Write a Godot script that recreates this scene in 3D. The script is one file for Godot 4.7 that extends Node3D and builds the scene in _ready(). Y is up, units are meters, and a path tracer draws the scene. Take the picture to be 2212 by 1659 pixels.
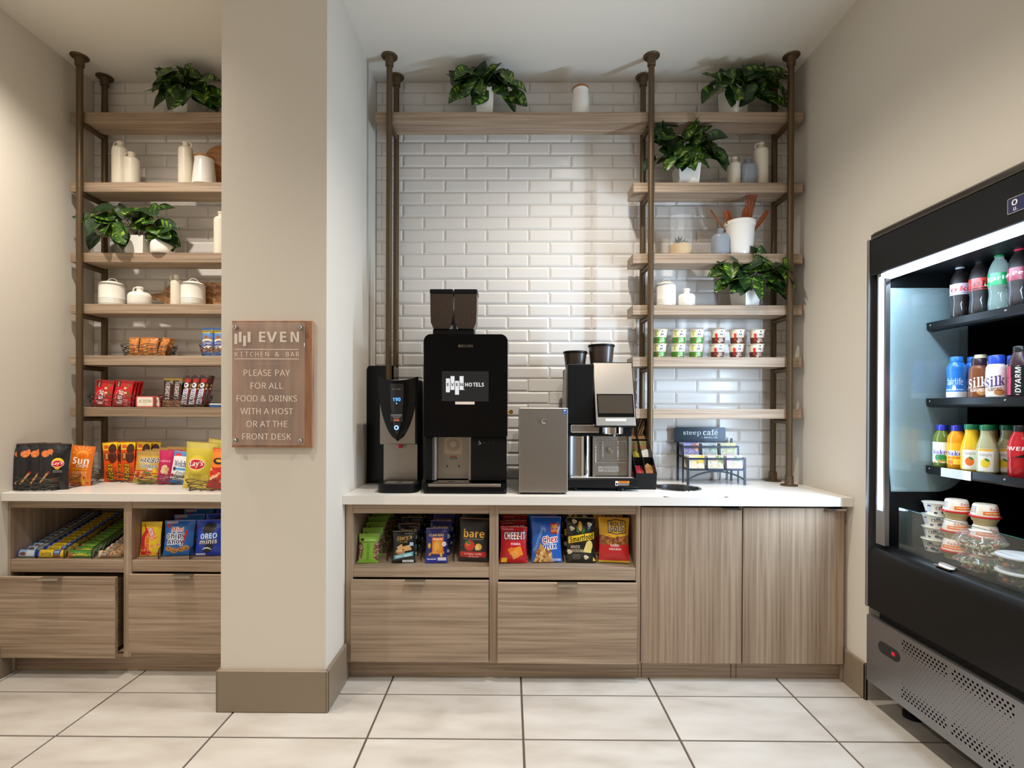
extends Node3D
# A hotel grab-and-go kitchen: tiled wall with pipe shelving, coffee counter, snack cabinets, pillar with sign, open cooler.

const CEIL := 3.168
const HC := 0.878            # counter height
const XL := -2.413           # left wall
const XP0 := -1.222          # pillar left face
const XP1 := -0.776          # pillar right face
const XR := 1.589            # right wall
const ZP := 0.80             # pillar front face
var M := {}                  # materials by name
var taken := {}
var origins := {}           # things modelled in room coordinates, with their base point


# ---------------------------------------------------------------- geometry builder
class G:
	var v := PackedVector3Array()
	var n := PackedVector3Array()
	var t := PackedVector2Array()
	var c := PackedColorArray()
	var col := Color.WHITE
	var use_col := false
	var xf := Transform3D.IDENTITY

	func tri(a: Vector3, b: Vector3, d: Vector3, na: Vector3, nb: Vector3, nd: Vector3, ta := Vector2.ZERO, tb := Vector2.ZERO, td := Vector2.ZERO) -> void:
		a = xf * a
		b = xf * b
		d = xf * d
		na = (xf.basis * na).normalized()
		nb = (xf.basis * nb).normalized()
		nd = (xf.basis * nd).normalized()
		if (b - a).cross(d - a).dot(na + nb + nd) > 0.0:
			var s := b
			b = d
			d = s
			s = nb
			nb = nd
			nd = s
			var q := tb
			tb = td
			td = q
		v.append(a); v.append(b); v.append(d)
		n.append(na); n.append(nb); n.append(nd)
		t.append(ta); t.append(tb); t.append(td)
		c.append(col); c.append(col); c.append(col)

	func flat(a: Vector3, b: Vector3, d: Vector3, out := Vector3.ZERO) -> void:
		var m := (b - a).cross(d - a)
		if m.length_squared() < 1e-16:
			return
		m = m.normalized()
		if out != Vector3.ZERO and m.dot(out) < 0.0:
			m = -m
		tri(a, b, d, m, m, m)

	func quad(a: Vector3, b: Vector3, d: Vector3, e: Vector3, out := Vector3.ZERO) -> void:
		var m := (d - a).cross(e - b)
		if m.length_squared() < 1e-16:
			return
		m = m.normalized()
		if out != Vector3.ZERO and m.dot(out) < 0.0:
			m = -m
		tri(a, b, d, m, m, m, Vector2(0, 1), Vector2(1, 1), Vector2(1, 0))
		tri(a, d, e, m, m, m, Vector2(0, 1), Vector2(1, 0), Vector2(0, 0))

	# box with chamfered edges; lo and hi are its corners
	func box(lo: Vector3, hi: Vector3, bev := 0.0) -> void:
		var ce := (lo + hi) / 2.0
		var h := (hi - lo) / 2.0
		bev = minf(bev, minf(h.x, minf(h.y, h.z)) * 0.9)
		var ax := [Vector3.RIGHT, Vector3.UP, Vector3.BACK]
		for i in 3:
			for s in [-1.0, 1.0]:
				var u: Vector3 = ax[(i + 1) % 3]
				var w: Vector3 = ax[(i + 2) % 3]
				var f: Vector3 = ce + ax[i] * s * h[i]
				var du := u * (h[(i + 1) % 3] - bev)
				var dw := w * (h[(i + 2) % 3] - bev)
				quad(f - du - dw, f + du - dw, f + du + dw, f - du + dw, ax[i] * s)
		if bev <= 0.0:
			return
		for i in 3:
			var j := (i + 1) % 3
			var k := (i + 2) % 3
			for sj in [-1.0, 1.0]:
				for sk in [-1.0, 1.0]:
					var e1: Vector3 = ce + ax[j] * sj * h[j] + ax[k] * sk * (h[k] - bev)
					var e2: Vector3 = ce + ax[j] * sj * (h[j] - bev) + ax[k] * sk * h[k]
					var l: Vector3 = ax[i] * (h[i] - bev)
					quad(e1 - l, e1 + l, e2 + l, e2 - l, ax[j] * sj + ax[k] * sk)
		for sx in [-1.0, 1.0]:
			for sy in [-1.0, 1.0]:
				for sz in [-1.0, 1.0]:
					var o := Vector3(sx, sy, sz)
					flat(ce + o * (h - Vector3(0, bev, bev)), ce + o * (h - Vector3(bev, 0, bev)), ce + o * (h - Vector3(bev, bev, 0)), o)

	func cbox(ce: Vector3, size: Vector3, bev := 0.0) -> void:
		box(ce - size / 2.0, ce + size / 2.0, bev)

	# tube through points with round section
	func tube(pts: Array, r: float, seg := 8, caps := true) -> void:
		var rings := []
		var up := Vector3.UP
		for i in pts.size():
			var d: Vector3
			if i == 0:
				d = pts[1] - pts[0]
			elif i == pts.size() - 1:
				d = pts[i] - pts[i - 1]
			else:
				d = (pts[i] - pts[i - 1]).normalized() + (pts[i + 1] - pts[i]).normalized()
			d = d.normalized()
			if i == 0:
				up = Vector3.UP if absf(d.y) < 0.9 else Vector3.RIGHT
			var side := d.cross(up)
			if side.length() < 1e-4:
				side = d.cross(Vector3.RIGHT)
			side = side.normalized()
			up = side.cross(d).normalized()
			var ring := []
			for k in seg:
				var a := TAU * k / seg
				ring.append(side * cos(a) + up * sin(a))
			rings.append(ring)
		for i in pts.size() - 1:
			for k in seg:
				var k2 := (k + 1) % seg
				var a0: Vector3 = rings[i][k]
				var a1: Vector3 = rings[i][k2]
				var b0: Vector3 = rings[i + 1][k]
				var b1: Vector3 = rings[i + 1][k2]
				var p: Vector3 = pts[i]
				var q: Vector3 = pts[i + 1]
				tri(p + a0 * r, p + a1 * r, q + b1 * r, a0, a1, b1)
				tri(p + a0 * r, q + b1 * r, q + b0 * r, a0, b1, b0)
		if caps:
			for e in [0, pts.size() - 1]:
				var d: Vector3 = (pts[0] - pts[1]) if e == 0 else (pts[e] - pts[e - 1])
				for k in range(1, seg - 1):
					flat(pts[e] + rings[e][0] * r, pts[e] + rings[e][k] * r, pts[e] + rings[e][k + 1] * r, d)

	# profile of Vector2(radius, y) turned about the y axis through o; sharp corners where the angle is large
	func lathe(prof: Array, o := Vector3.ZERO, seg := 24, uv_from := -1e9, uv_to := 1e9, arc := TAU, start := 0.0) -> void:
		var m := prof.size()
		var nrm := []
		for i in m - 1:
			var d: Vector2 = prof[i + 1] - prof[i]
			nrm.append(Vector2(d.y, -d.x).normalized())
		var y0: float = prof[0].y if uv_from < -1e8 else uv_from
		var y1: float = prof[m - 1].y if uv_to > 1e8 else uv_to
		for i in m - 1:
			var a: Vector2 = prof[i]
			var b: Vector2 = prof[i + 1]
			if a.distance_to(b) < 1e-7:
				continue
			var na: Vector2 = nrm[i]
			var nb: Vector2 = nrm[i]
			if i > 0 and nrm[i - 1].dot(nrm[i]) > 0.75:
				na = (nrm[i - 1] + nrm[i]).normalized()
			if i < m - 2 and nrm[i + 1].dot(nrm[i]) > 0.75:
				nb = (nrm[i + 1] + nrm[i]).normalized()
			for k in seg:
				var f0 := start + arc * k / seg
				var f1 := start + arc * (k + 1) / seg
				var d0 := Vector3(sin(f0), 0, cos(f0))
				var d1 := Vector3(sin(f1), 0, cos(f1))
				var va := 1.0 - (a.y - y0) / (y1 - y0 + 1e-9)
				var vb := 1.0 - (b.y - y0) / (y1 - y0 + 1e-9)
				var u0 := 0.5 + f0 / TAU
				var u1 := 0.5 + f1 / TAU
				var A0 := o + d0 * a.x + Vector3(0, a.y, 0)
				var A1 := o + d1 * a.x + Vector3(0, a.y, 0)
				var B0 := o + d0 * b.x + Vector3(0, b.y, 0)
				var B1 := o + d1 * b.x + Vector3(0, b.y, 0)
				var NA0 := d0 * na.x + Vector3(0, na.y, 0)
				var NA1 := d1 * na.x + Vector3(0, na.y, 0)
				var NB0 := d0 * nb.x + Vector3(0, nb.y, 0)
				var NB1 := d1 * nb.x + Vector3(0, nb.y, 0)
				if a.x > 1e-6:
					tri(A0, A1, B1, NA0, NA1, NB1, Vector2(u0, va), Vector2(u1, va), Vector2(u1, vb))
				if b.x > 1e-6:
					tri(A0, B1, B0, NA0, NB1, NB0, Vector2(u0, va), Vector2(u1, vb), Vector2(u0, vb))

	# polygon in the xy plane (Vector2 list), extruded from z0 to z1
	func prism(poly: Array, z0: float, z1: float, smooth := false) -> void:
		var pk := PackedVector2Array(poly)
		var ids := Geometry2D.triangulate_polygon(pk)
		for i in range(0, ids.size(), 3):
			var a := pk[ids[i]]
			var b := pk[ids[i + 1]]
			var d := pk[ids[i + 2]]
			var fw := Vector3.BACK if z1 > z0 else Vector3.FORWARD
			flat(Vector3(a.x, a.y, z1), Vector3(b.x, b.y, z1), Vector3(d.x, d.y, z1), fw)
			flat(Vector3(a.x, a.y, z0), Vector3(b.x, b.y, z0), Vector3(d.x, d.y, z0), -fw)
		var ccw := not Geometry2D.is_polygon_clockwise(pk)
		var m := pk.size()
		var en := []
		for i in m:
			var e := pk[(i + 1) % m] - pk[i]
			en.append((Vector2(e.y, -e.x) if ccw else Vector2(-e.y, e.x)).normalized())
		for i in m:
			var a := pk[i]
			var b := pk[(i + 1) % m]
			var na: Vector2 = en[i]
			var nb: Vector2 = en[i]
			if smooth and en[(i + m - 1) % m].dot(en[i]) > 0.7:
				na = (en[(i + m - 1) % m] + en[i]).normalized()
			if smooth and en[(i + 1) % m].dot(en[i]) > 0.7:
				nb = (en[(i + 1) % m] + en[i]).normalized()
			var A := Vector3(na.x, na.y, 0)
			var B := Vector3(nb.x, nb.y, 0)
			tri(Vector3(a.x, a.y, z0), Vector3(b.x, b.y, z0), Vector3(b.x, b.y, z1), A, B, B)
			tri(Vector3(a.x, a.y, z0), Vector3(b.x, b.y, z1), Vector3(a.x, a.y, z1), A, B, A)

	# square flower pot, a little wider at the top, hollow rim and soil
	func prism_pot(h: float, ph: float) -> void:
		var b := h * 0.86
		var rim := h * 0.86
		for k in 4:
			var c0 := Vector3(1, 0, 1).rotated(Vector3.UP, PI / 2 * k)
			var c1 := Vector3(1, 0, 1).rotated(Vector3.UP, PI / 2 * (k + 1))
			var o := (c0 + c1) / 2.0
			quad(c0 * b, c1 * b, c1 * h + Vector3(0, ph, 0), c0 * h + Vector3(0, ph, 0), o)
			quad(c0 * h + Vector3(0, ph, 0), c1 * h + Vector3(0, ph, 0), c1 * rim + Vector3(0, ph, 0), c0 * rim + Vector3(0, ph, 0), Vector3.UP)
			quad(c0 * rim + Vector3(0, ph, 0), c1 * rim + Vector3(0, ph, 0), c1 * rim + Vector3(0, ph - 0.012, 0), c0 * rim + Vector3(0, ph - 0.012, 0), -o)
			flat(c0 * b, c1 * b, Vector3.ZERO, Vector3.DOWN)
			flat(c0 * rim + Vector3(0, ph - 0.012, 0), c1 * rim + Vector3(0, ph - 0.012, 0), Vector3(0, ph - 0.012, 0), Vector3.UP)

	# smooth grid of points p[j][i] with uv
	func grid(p: Array, flip := false, uv0 := Vector2.ZERO, uv1 := Vector2.ONE) -> void:
		var rows := p.size()
		var cols: int = p[0].size()
		var nn := []
		for j in rows:
			var line := []
			for i in cols:
				var du: Vector3 = p[j][mini(i + 1, cols - 1)] - p[j][maxi(i - 1, 0)]
				var dv: Vector3 = p[mini(j + 1, rows - 1)][i] - p[maxi(j - 1, 0)][i]
				var q := du.cross(dv)
				q = q.normalized() if q.length_squared() > 1e-18 else Vector3.BACK
				line.append(-q if flip else q)
			nn.append(line)
		for j in rows - 1:
			for i in cols - 1:
				var uva := Vector2(lerpf(uv0.x, uv1.x, float(i) / (cols - 1)), lerpf(uv0.y, uv1.y, float(j) / (rows - 1)))
				var uvb := Vector2(lerpf(uv0.x, uv1.x, float(i + 1) / (cols - 1)), lerpf(uv0.y, uv1.y, float(j + 1) / (rows - 1)))
				tri(p[j][i], p[j][i + 1], p[j + 1][i + 1], nn[j][i], nn[j][i + 1], nn[j + 1][i + 1], uva, Vector2(uvb.x, uva.y), uvb)
				tri(p[j][i], p[j + 1][i + 1], p[j + 1][i], nn[j][i], nn[j + 1][i + 1], nn[j + 1][i], uva, uvb, Vector2(uva.x, uvb.y))

	func mesh() -> ArrayMesh:
		var a := []
		a.resize(Mesh.ARRAY_MAX)
		a[Mesh.ARRAY_VERTEX] = v
		a[Mesh.ARRAY_NORMAL] = n
		a[Mesh.ARRAY_TEX_UV] = t
		if use_col:
			a[Mesh.ARRAY_COLOR] = c
		var m := ArrayMesh.new()
		m.add_surface_from_arrays(Mesh.PRIMITIVE_TRIANGLES, a)
		return m


# ---------------------------------------------------------------- flat print: pictures drawn for packets, screens and labels
class Pic:
	var im: Image
	var w: int
	var h: int
	var ss := 2
	static var glyphs := {}
	static var fonts := {}

	func _init(pw: int, ph: int, ground: Color) -> void:
		w = pw
		h = ph
		im = Image.create(pw * ss, ph * ss, false, Image.FORMAT_RGBA8)
		im.fill(ground)

	func rect(x: float, y: float, rw: float, rh: float, c: Color) -> Pic:
		im.fill_rect(Rect2i(int(round(x * ss)), int(round(y * ss)), int(round(rw * ss)), int(round(rh * ss))), c)
		return self

	func ell(cx: float, cy: float, rx: float, ry: float, c: Color, turn := 0.0) -> Pic:
		var pts := []
		for k in 28:
			pts.append(Vector2(cx, cy) + Vector2(cos(TAU * k / 28) * rx, sin(TAU * k / 28) * ry).rotated(turn))
		return poly(pts, c)

	func poly(pts: Array, c: Color) -> Pic:
		var lo := 1e9
		var hi := -1e9
		for p in pts:
			lo = minf(lo, p.y * ss)
			hi = maxf(hi, p.y * ss)
		var m := pts.size()
		for y in range(maxi(0, int(floor(lo))), mini(h * ss, int(ceil(hi)) + 1)):
			var fy := y + 0.5
			var xs := PackedFloat32Array()
			for i in m:
				var a: Vector2 = pts[i] * ss
				var b: Vector2 = pts[(i + 1) % m] * ss
				if (a.y <= fy) != (b.y <= fy):
					xs.append(a.x + (fy - a.y) / (b.y - a.y) * (b.x - a.x))
			xs.sort()
			for i in range(0, xs.size() - 1, 2):
				var x0 := int(round(xs[i]))
				var x1 := int(round(xs[i + 1]))
				if x1 > x0:
					im.fill_rect(Rect2i(x0, y, x1 - x0, 1), c)
		return self

	static func outline(s: String, face: String) -> Array:
		var key := face + "|" + s
		if not glyphs.has(key):
			if not fonts.has(face):
				var sf := SystemFont.new()
				sf.font_names = PackedStringArray(["Droid Serif" if face.begins_with("serif") else ("Droid Sans Mono" if face.begins_with("mono") else "Droid Sans")])
				sf.font_weight = 700 if face.ends_with("bold") else 400
				fonts[face] = sf
			var tm := TextMesh.new()
			tm.text = s
			tm.font = fonts[face]
			tm.font_size = 24
			tm.pixel_size = 1.0 / 24.0
			tm.depth = 0.0
			tm.curve_step = 2.0
			tm.horizontal_alignment = HORIZONTAL_ALIGNMENT_CENTER
			var a := tm.get_mesh_arrays()
			var vs: PackedVector3Array = a[Mesh.ARRAY_VERTEX]
			var ns: PackedVector3Array = a[Mesh.ARRAY_NORMAL]
			var ix: PackedInt32Array = a[Mesh.ARRAY_INDEX]
			var out := PackedVector2Array()
			for i in range(0, ix.size(), 3):
				if ns[ix[i]].z > 0.5:
					for k in 3:
						out.append(Vector2(vs[ix[i + k]].x, vs[ix[i + k]].y))
			var r := Rect2()
			if out.size():
				r = Rect2(out[0], Vector2.ZERO)
				for q in out:
					r = r.expand(q)
			glyphs[key] = [out, r]
		return glyphs[key]

	# text whose box is tw x th (th 0: keep proportions; tw 0: from th) centred on cx, cy
	func text(s: String, cx: float, cy: float, tw: float, th: float, c: Color, face := "bold", turn := 0.0, skew := 0.0, edge := 0.0, ec := Color.BLACK) -> Pic:
		var o: Array = outline(s, face)
		var tris: PackedVector2Array = o[0]
		var r: Rect2 = o[1]
		if tris.is_empty():
			return self
		var kx := tw / r.size.x if tw > 0.0 else th / r.size.y
		var ky := th / r.size.y if th > 0.0 else kx
		var mid := r.get_center()
		var pts := PackedVector2Array()
		for q in tris:
			var d := Vector2((q.x - mid.x) * kx, -(q.y - mid.y) * ky)
			d.x -= d.y * skew
			pts.append((Vector2(cx, cy) + d.rotated(turn)) * ss)
		if edge > 0.0:
			for k in 8:
				_fill(pts, Vector2.from_angle(TAU * k / 8) * edge * ss, ec)
		_fill(pts, Vector2.ZERO, c)
		return self

	func _fill(pts: PackedVector2Array, off: Vector2, c: Color) -> void:
		for i in range(0, pts.size(), 3):
			var a := pts[i] + off
			var b := pts[i + 1] + off
			var d := pts[i + 2] + off
			var lo := minf(a.y, minf(b.y, d.y))
			var hi := maxf(a.y, maxf(b.y, d.y))
			for y in range(maxi(0, int(floor(lo))), mini(h * ss - 1, int(ceil(hi))) + 1):
				var fy := y + 0.5
				var x0 := 1e9
				var x1 := -1e9
				for e in 3:
					var p: Vector2 = [a, b, d][e]
					var q: Vector2 = [b, d, a][e]
					if (p.y <= fy) != (q.y <= fy):
						var x := p.x + (fy - p.y) / (q.y - p.y) * (q.x - p.x)
						x0 = minf(x0, x)
						x1 = maxf(x1, x)
				var i0 := int(round(x0))
				var i1 := int(round(x1))
				if i1 > i0:
					im.fill_rect(Rect2i(i0, y, i1 - i0, 1), c)

	# scattered blobs of food
	func bits(x: float, y: float, bw: float, bh: float, count: int, size: float, cols: Array, sd := 1) -> Pic:
		var rng := RandomNumberGenerator.new()
		rng.seed = sd
		for k in count:
			ell(x + rng.randf() * bw, y + rng.randf() * bh, size * rng.randf_range(0.6, 1.2), size * rng.randf_range(0.35, 0.8), cols[rng.randi() % cols.size()], rng.randf() * 3.0)
		return self

	# rows of tiny print
	func lines(x: float, y: float, lw: float, rows: int, gap: float, c: Color, sd := 3) -> Pic:
		var rng := RandomNumberGenerator.new()
		rng.seed = sd
		for k in rows:
			var xx := x
			while xx < x + lw:
				var l := rng.randf_range(2.0, 7.0)
				rect(xx, y + k * gap, minf(l, x + lw - xx), gap * 0.45, c)
				xx += l + 1.5
		return self

	func tex() -> ImageTexture:
		im.resize(w, h, Image.INTERPOLATE_BILINEAR)
		return ImageTexture.create_from_image(im)


# ---------------------------------------------------------------- scene helpers
func rgb(r: int, g: int, b: int) -> Color:
	return Color8(r, g, b)

func mat(called: String, c: Color, rough := 0.6, metal := 0.0) -> StandardMaterial3D:
	var m := StandardMaterial3D.new()
	m.resource_name = called
	m.albedo_color = c
	m.roughness = rough
	m.metallic = metal
	M[called] = m
	return m

func pmat(called: String, pic: Pic, rough := 0.35, coat := 0.0) -> StandardMaterial3D:
	var m := mat(called, Color.WHITE, rough)
	m.albedo_texture = pic.tex()
	if coat > 0.0:
		m.clearcoat_enabled = true
		m.clearcoat = coat
		m.clearcoat_roughness = 0.15
	return m

func glass(called: String, c: Color, alpha: float) -> StandardMaterial3D:
	var m := mat(called, Color(c.r, c.g, c.b, alpha), 0.03)
	m.transparency = BaseMaterial3D.TRANSPARENCY_ALPHA
	return m

func noise_tex(freq: float, octaves: int, ramp: Array, sd := 1, size := 512, kind := FastNoiseLite.TYPE_SIMPLEX_SMOOTH) -> NoiseTexture2D:
	var nz := FastNoiseLite.new()
	nz.seed = sd
	nz.noise_type = kind
	nz.frequency = freq
	nz.fractal_octaves = octaves
	var t := NoiseTexture2D.new()
	t.width = size
	t.height = size
	t.seamless = true
	t.noise = nz
	if ramp.size():
		var gr := Gradient.new()
		gr.offsets = PackedFloat32Array(ramp.map(func(e): return e[0]))
		gr.colors = PackedColorArray(ramp.map(func(e): return e[1]))
		t.color_ramp = gr
	return t

func numbered(called: String) -> String:
	var k: int = taken.get(called, 0)
	taken[called] = k + 1
	return called if k == 0 else "%s_%03d" % [called, k]

func meta(o: Node, label := "", category := "", group := "", kind := "") -> Node:
	if label:
		o.set_meta("label", label)
	if category:
		o.set_meta("category", category)
	if group:
		o.set_meta("group", group)
	if kind:
		o.set_meta("kind", kind)
	return o

func thing(called: String, label: String, category: String, at := Vector3.ZERO, turn := 0.0, group := "") -> Node3D:
	var o := Node3D.new()
	o.name = numbered(called)
	add_child(o)
	o.position = at
	o.rotation.y = turn
	meta(o, label, category, group)
	return o

func part(called: String, g, m: Material, parent: Node, label := "") -> MeshInstance3D:
	var o := MeshInstance3D.new()
	o.name = called
	o.mesh = g.mesh() if g is G else g
	o.material_override = null
	o.set_surface_override_material(0, m)
	parent.add_child(o, true)
	if origins.has(parent):
		o.position = -origins[parent]
	if label:
		o.set_meta("label", label)
	return o

# a thing whose parts are modelled in room coordinates
func wthing(called: String, label: String, category: String, at: Vector3, group := "") -> Node3D:
	var t := thing(called, label, category, at, 0.0, group)
	origins[t] = at
	return t

func area(parent: Node3D, at: Vector3, towards: Vector3, size: Vector2, energy: float, tone: Color) -> void:
	var l := AreaLight3D.new()
	l.name = "lamp"
	l.area_size = size
	l.light_energy = energy
	l.light_color = tone
	l.area_range = 12.0
	l.area_attenuation = 2.0
	l.shadow_enabled = true
	var up := Vector3.UP if absf(towards.normalized().y) < 0.95 else Vector3.BACK
	l.transform = Transform3D(Basis.looking_at(towards, up), at - (origins[parent] if origins.has(parent) else Vector3.ZERO))
	parent.add_child(l, true)

func single(called: String, g, m: Material, label: String, category: String, group := "") -> MeshInstance3D:
	var o := part(numbered(called), g, m, self)
	meta(o, label, category, group)
	return o

func shell(called: String, g, m: Material, label := "") -> MeshInstance3D:
	var o := part(called, g, m, self)
	meta(o, label, "", "", "structure")
	return o

func copy(src: Node3D, at: Vector3, turn: float, label: String, group := "") -> Node3D:
	var o: Node3D = src.duplicate()
	o.name = numbered(String(src.name).rstrip("0123456789").rstrip("_"))
	add_child(o)
	o.position = at
	o.rotation = Vector3(src.rotation.x, turn, src.rotation.z)
	meta(o, label, "", group)
	return o

func letters(s: String, height: float, m: Material, parent: Node, at: Vector3, width := 0.0, face := "", depth := 0.002, turn := Basis.IDENTITY, called := "lettering") -> MeshInstance3D:
	var o: Array = Pic.outline(s, face)
	var r: Rect2 = o[1]
	var k := height / r.size.y
	var kx := width / r.size.x if width > 0.0 else k
	var g := G.new()
	var tris: PackedVector2Array = o[0]
	var mid := r.get_center()
	g.xf = Transform3D(turn, at)
	for i in range(0, tris.size(), 3):
		var p := []
		for q in 3:
			p.append(Vector3((tris[i + q].x - mid.x) * kx, (tris[i + q].y - mid.y) * k, depth))
		g.flat(p[0], p[1], p[2], Vector3.BACK)
		if depth > 0.0008:
			for q in 3:
				var a: Vector3 = p[q]
				var b: Vector3 = p[(q + 1) % 3]
				var e := b - a
				var a0 := Vector3(a.x, a.y, 0)
				var b0 := Vector3(b.x, b.y, 0)
				var cen: Vector3 = (p[0] + p[1] + p[2]) / 3.0
				g.quad(a, b, b0, a0, (a + b) / 2.0 - cen + Vector3(e.y, -e.x, 0) * 1e-6)
	return part(called, g, m, parent)


# ---------------------------------------------------------------- the scene
func _ready() -> void:
	# camera: level view of the back wall, lens shifted up
	var cam := Camera3D.new()
	cam.name = "camera"
	cam.projection = Camera3D.PROJECTION_FRUSTUM
	cam.near = 0.05
	cam.far = 60.0
	cam.size = 1659.0 / 1116.65 * cam.near
	cam.frustum_offset = Vector2(11.83, 55.1) / 1116.65 * cam.near
	cam.position = Vector3(0, 1.289, 2.981)
	cam.rotation = Vector3(-0.0034, 0.0063, 0.0033)
	add_child(cam)
	cam.current = true
	# surroundings: the room is closed, the sky outside only gives a dim backdrop
	var we := WorldEnvironment.new()
	we.name = "surroundings"
	var env := Environment.new()
	env.background_mode = Environment.BG_COLOR
	env.background_color = Color(0.02, 0.02, 0.022)
	env.tonemap_mode = Environment.TONE_MAPPER_LINEAR
	env.tonemap_exposure = 0.82
	env.sdfgi_enabled = true
	env.ssao_enabled = true
	env.ssil_enabled = true
	we.environment = env
	add_child(we)
	materials()
	# recessed ceiling lamps: one over each bay, the rest over the room behind the camera
	var lamp_warm := Color(1.0, 0.962, 0.91)
	downlight(Vector3(-1.88, CEIL, 0.90), 4.6, lamp_warm, "recessed ceiling downlight over the snack bay left of the pillar")
	downlight(Vector3(0.42, CEIL, 0.90), 4.6, lamp_warm, "recessed ceiling downlight over the coffee counter")
	downlight(Vector3(-1.88, CEIL, 2.0), 4.2, lamp_warm, "recessed ceiling downlight in the room in front of the snack bay")
	downlight(Vector3(0.42, CEIL, 2.0), 4.2, lamp_warm, "recessed ceiling downlight in the room in front of the coffee counter")
	downlight(Vector3(-1.88, CEIL, 4.0), 5.0, lamp_warm, "recessed ceiling downlight far back in the room on the snack side")
	downlight(Vector3(0.42, CEIL, 4.0), 5.0, lamp_warm, "recessed ceiling downlight far back in the room on the coffee side")
	room()
	floor_tiles()
	wall_tiles()
	cabinets()
	racks()
	sign_board()
	cooler()
	machines()
	shelf_goods()
	snacks_left()
	snacks_right()
	cooler_goods()


func materials() -> void:
	mat("paint", rgb(213, 206, 194), 0.75)
	mat("ceiling_paint", rgb(224, 219, 209), 0.85)
	mat("trim_paint", rgb(134, 119, 100), 0.45)
	mat("wall_grout", rgb(196, 186, 172), 0.9)
	mat("floor_grout", rgb(84, 72, 62), 0.9)
	var wt := mat("glazed_tile", rgb(226, 222, 217), 0.24)
	wt.metallic_specular = 0.5
	for k in 3:
		var ft := mat("floor_stone_%d" % k, Color.WHITE, 0.42)
		ft.albedo_texture = noise_tex(0.006, 6, [[0.0, rgb(166, 158, 148)], [0.38, rgb(182, 175, 166)], [0.6, rgb(187, 181, 173)], [1.0, rgb(196, 191, 184)]], 11 + k)
		ft.uv1_triplanar = true
		ft.uv1_world_triplanar = true
		ft.uv1_scale = Vector3(0.55 + 0.1 * k, 1.0, 1.7 + 0.2 * k)
		ft.uv1_offset = Vector3(0.37 * k, 0.0, 0.61 * k)
	var ramp := [[0.0, rgb(138, 118, 98)], [0.35, rgb(164, 143, 121)], [0.55, rgb(176, 155, 133)], [0.8, rgb(185, 165, 143)], [1.0, rgb(199, 181, 160)]]
	var grain := noise_tex(0.02, 5, ramp, 5)
	var bands := noise_tex(0.008, 3, [[0.0, rgb(205, 196, 190)], [0.5, rgb(232, 228, 224)], [1.0, rgb(255, 255, 255)]], 8)
	for e in [["wood_along", Vector3(0.13, 6.0, 6.0)], ["wood_up", Vector3(6.0, 0.11, 6.0)]]:
		var m := mat(e[0], Color.WHITE, 0.5)
		m.albedo_texture = grain
		m.uv1_triplanar = true
		m.uv1_world_triplanar = true
		m.uv1_scale = e[1]
		m.detail_enabled = true
		m.detail_blend_mode = BaseMaterial3D.BLEND_MODE_MUL
		m.detail_uv_layer = BaseMaterial3D.DETAIL_UV_2
		m.detail_albedo = bands
		m.uv2_triplanar = true
		m.uv2_world_triplanar = true
		m.uv2_scale = e[1] * 0.21
	mat("quartz", rgb(226, 221, 214), 0.28)
	mat("bronze", rgb(98, 80, 58), 0.42, 0.55)
	mat("bright_steel", rgb(190, 188, 184), 0.22, 1.0)
	mat("chrome", rgb(225, 225, 225), 0.08, 1.0)
	var bs := mat("brushed_steel", rgb(172, 166, 158), 0.36, 1.0)
	bs.anisotropy_enabled = true
	bs.anisotropy = 0.6
	mat("handle_metal", rgb(176, 166, 152), 0.35, 0.9)
	mat("black_gloss", rgb(7, 7, 8), 0.2).metallic_specular = 0.35
	mat("black_satin", rgb(12, 12, 13), 0.42).metallic_specular = 0.35
	mat("black_matt", rgb(20, 20, 21), 0.8)
	mat("dark_grey", rgb(44, 44, 46), 0.5)
	mat("white_glaze", rgb(236, 232, 224), 0.22)
	mat("white_matt", rgb(238, 236, 230), 0.5)
	mat("white_plain", rgb(240, 240, 238), 0.5)
	mat("black_plain", rgb(12, 12, 12), 0.5)


func downlight(at: Vector3, energy: float, tone: Color, label: String) -> void:
	var t := thing("downlight", label, "ceiling light", at, 0.0, "recessed ceiling downlights")
	var g := G.new()
	g.lathe([Vector2(0.052, -0.001), Vector2(0.055, -0.006), Vector2(0.075, -0.008), Vector2(0.08, -0.004), Vector2(0.08, 0.0)], Vector3.ZERO, 32)
	part("trim_ring", g, M.white_matt, t)
	g = G.new()
	g.lathe([Vector2(0.0, -0.002), Vector2(0.052, -0.002)], Vector3.ZERO, 32)
	var em := StandardMaterial3D.new()
	em.albedo_color = Color(1, 0.95, 0.88)
	em.emission_enabled = true
	em.emission = tone
	em.emission_energy_multiplier = 3.0
	part("lens", g, em, t)
	var l := SpotLight3D.new()
	l.name = "lamp"
	l.light_color = tone
	l.light_energy = energy
	l.light_size = 0.035
	l.spot_angle = 66.0
	l.spot_angle_attenuation = 1.0
	l.spot_range = 12.0
	l.spot_attenuation = 2.0
	l.shadow_enabled = true
	l.position = Vector3(0, -0.012, 0)
	l.rotation.x = -PI / 2.0
	t.add_child(l)


# ---------------------------------------------------------------- the room
func slab(lo: Vector3, hi: Vector3) -> G:
	var g := G.new()
	g.box(lo, hi)
	return g

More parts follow.
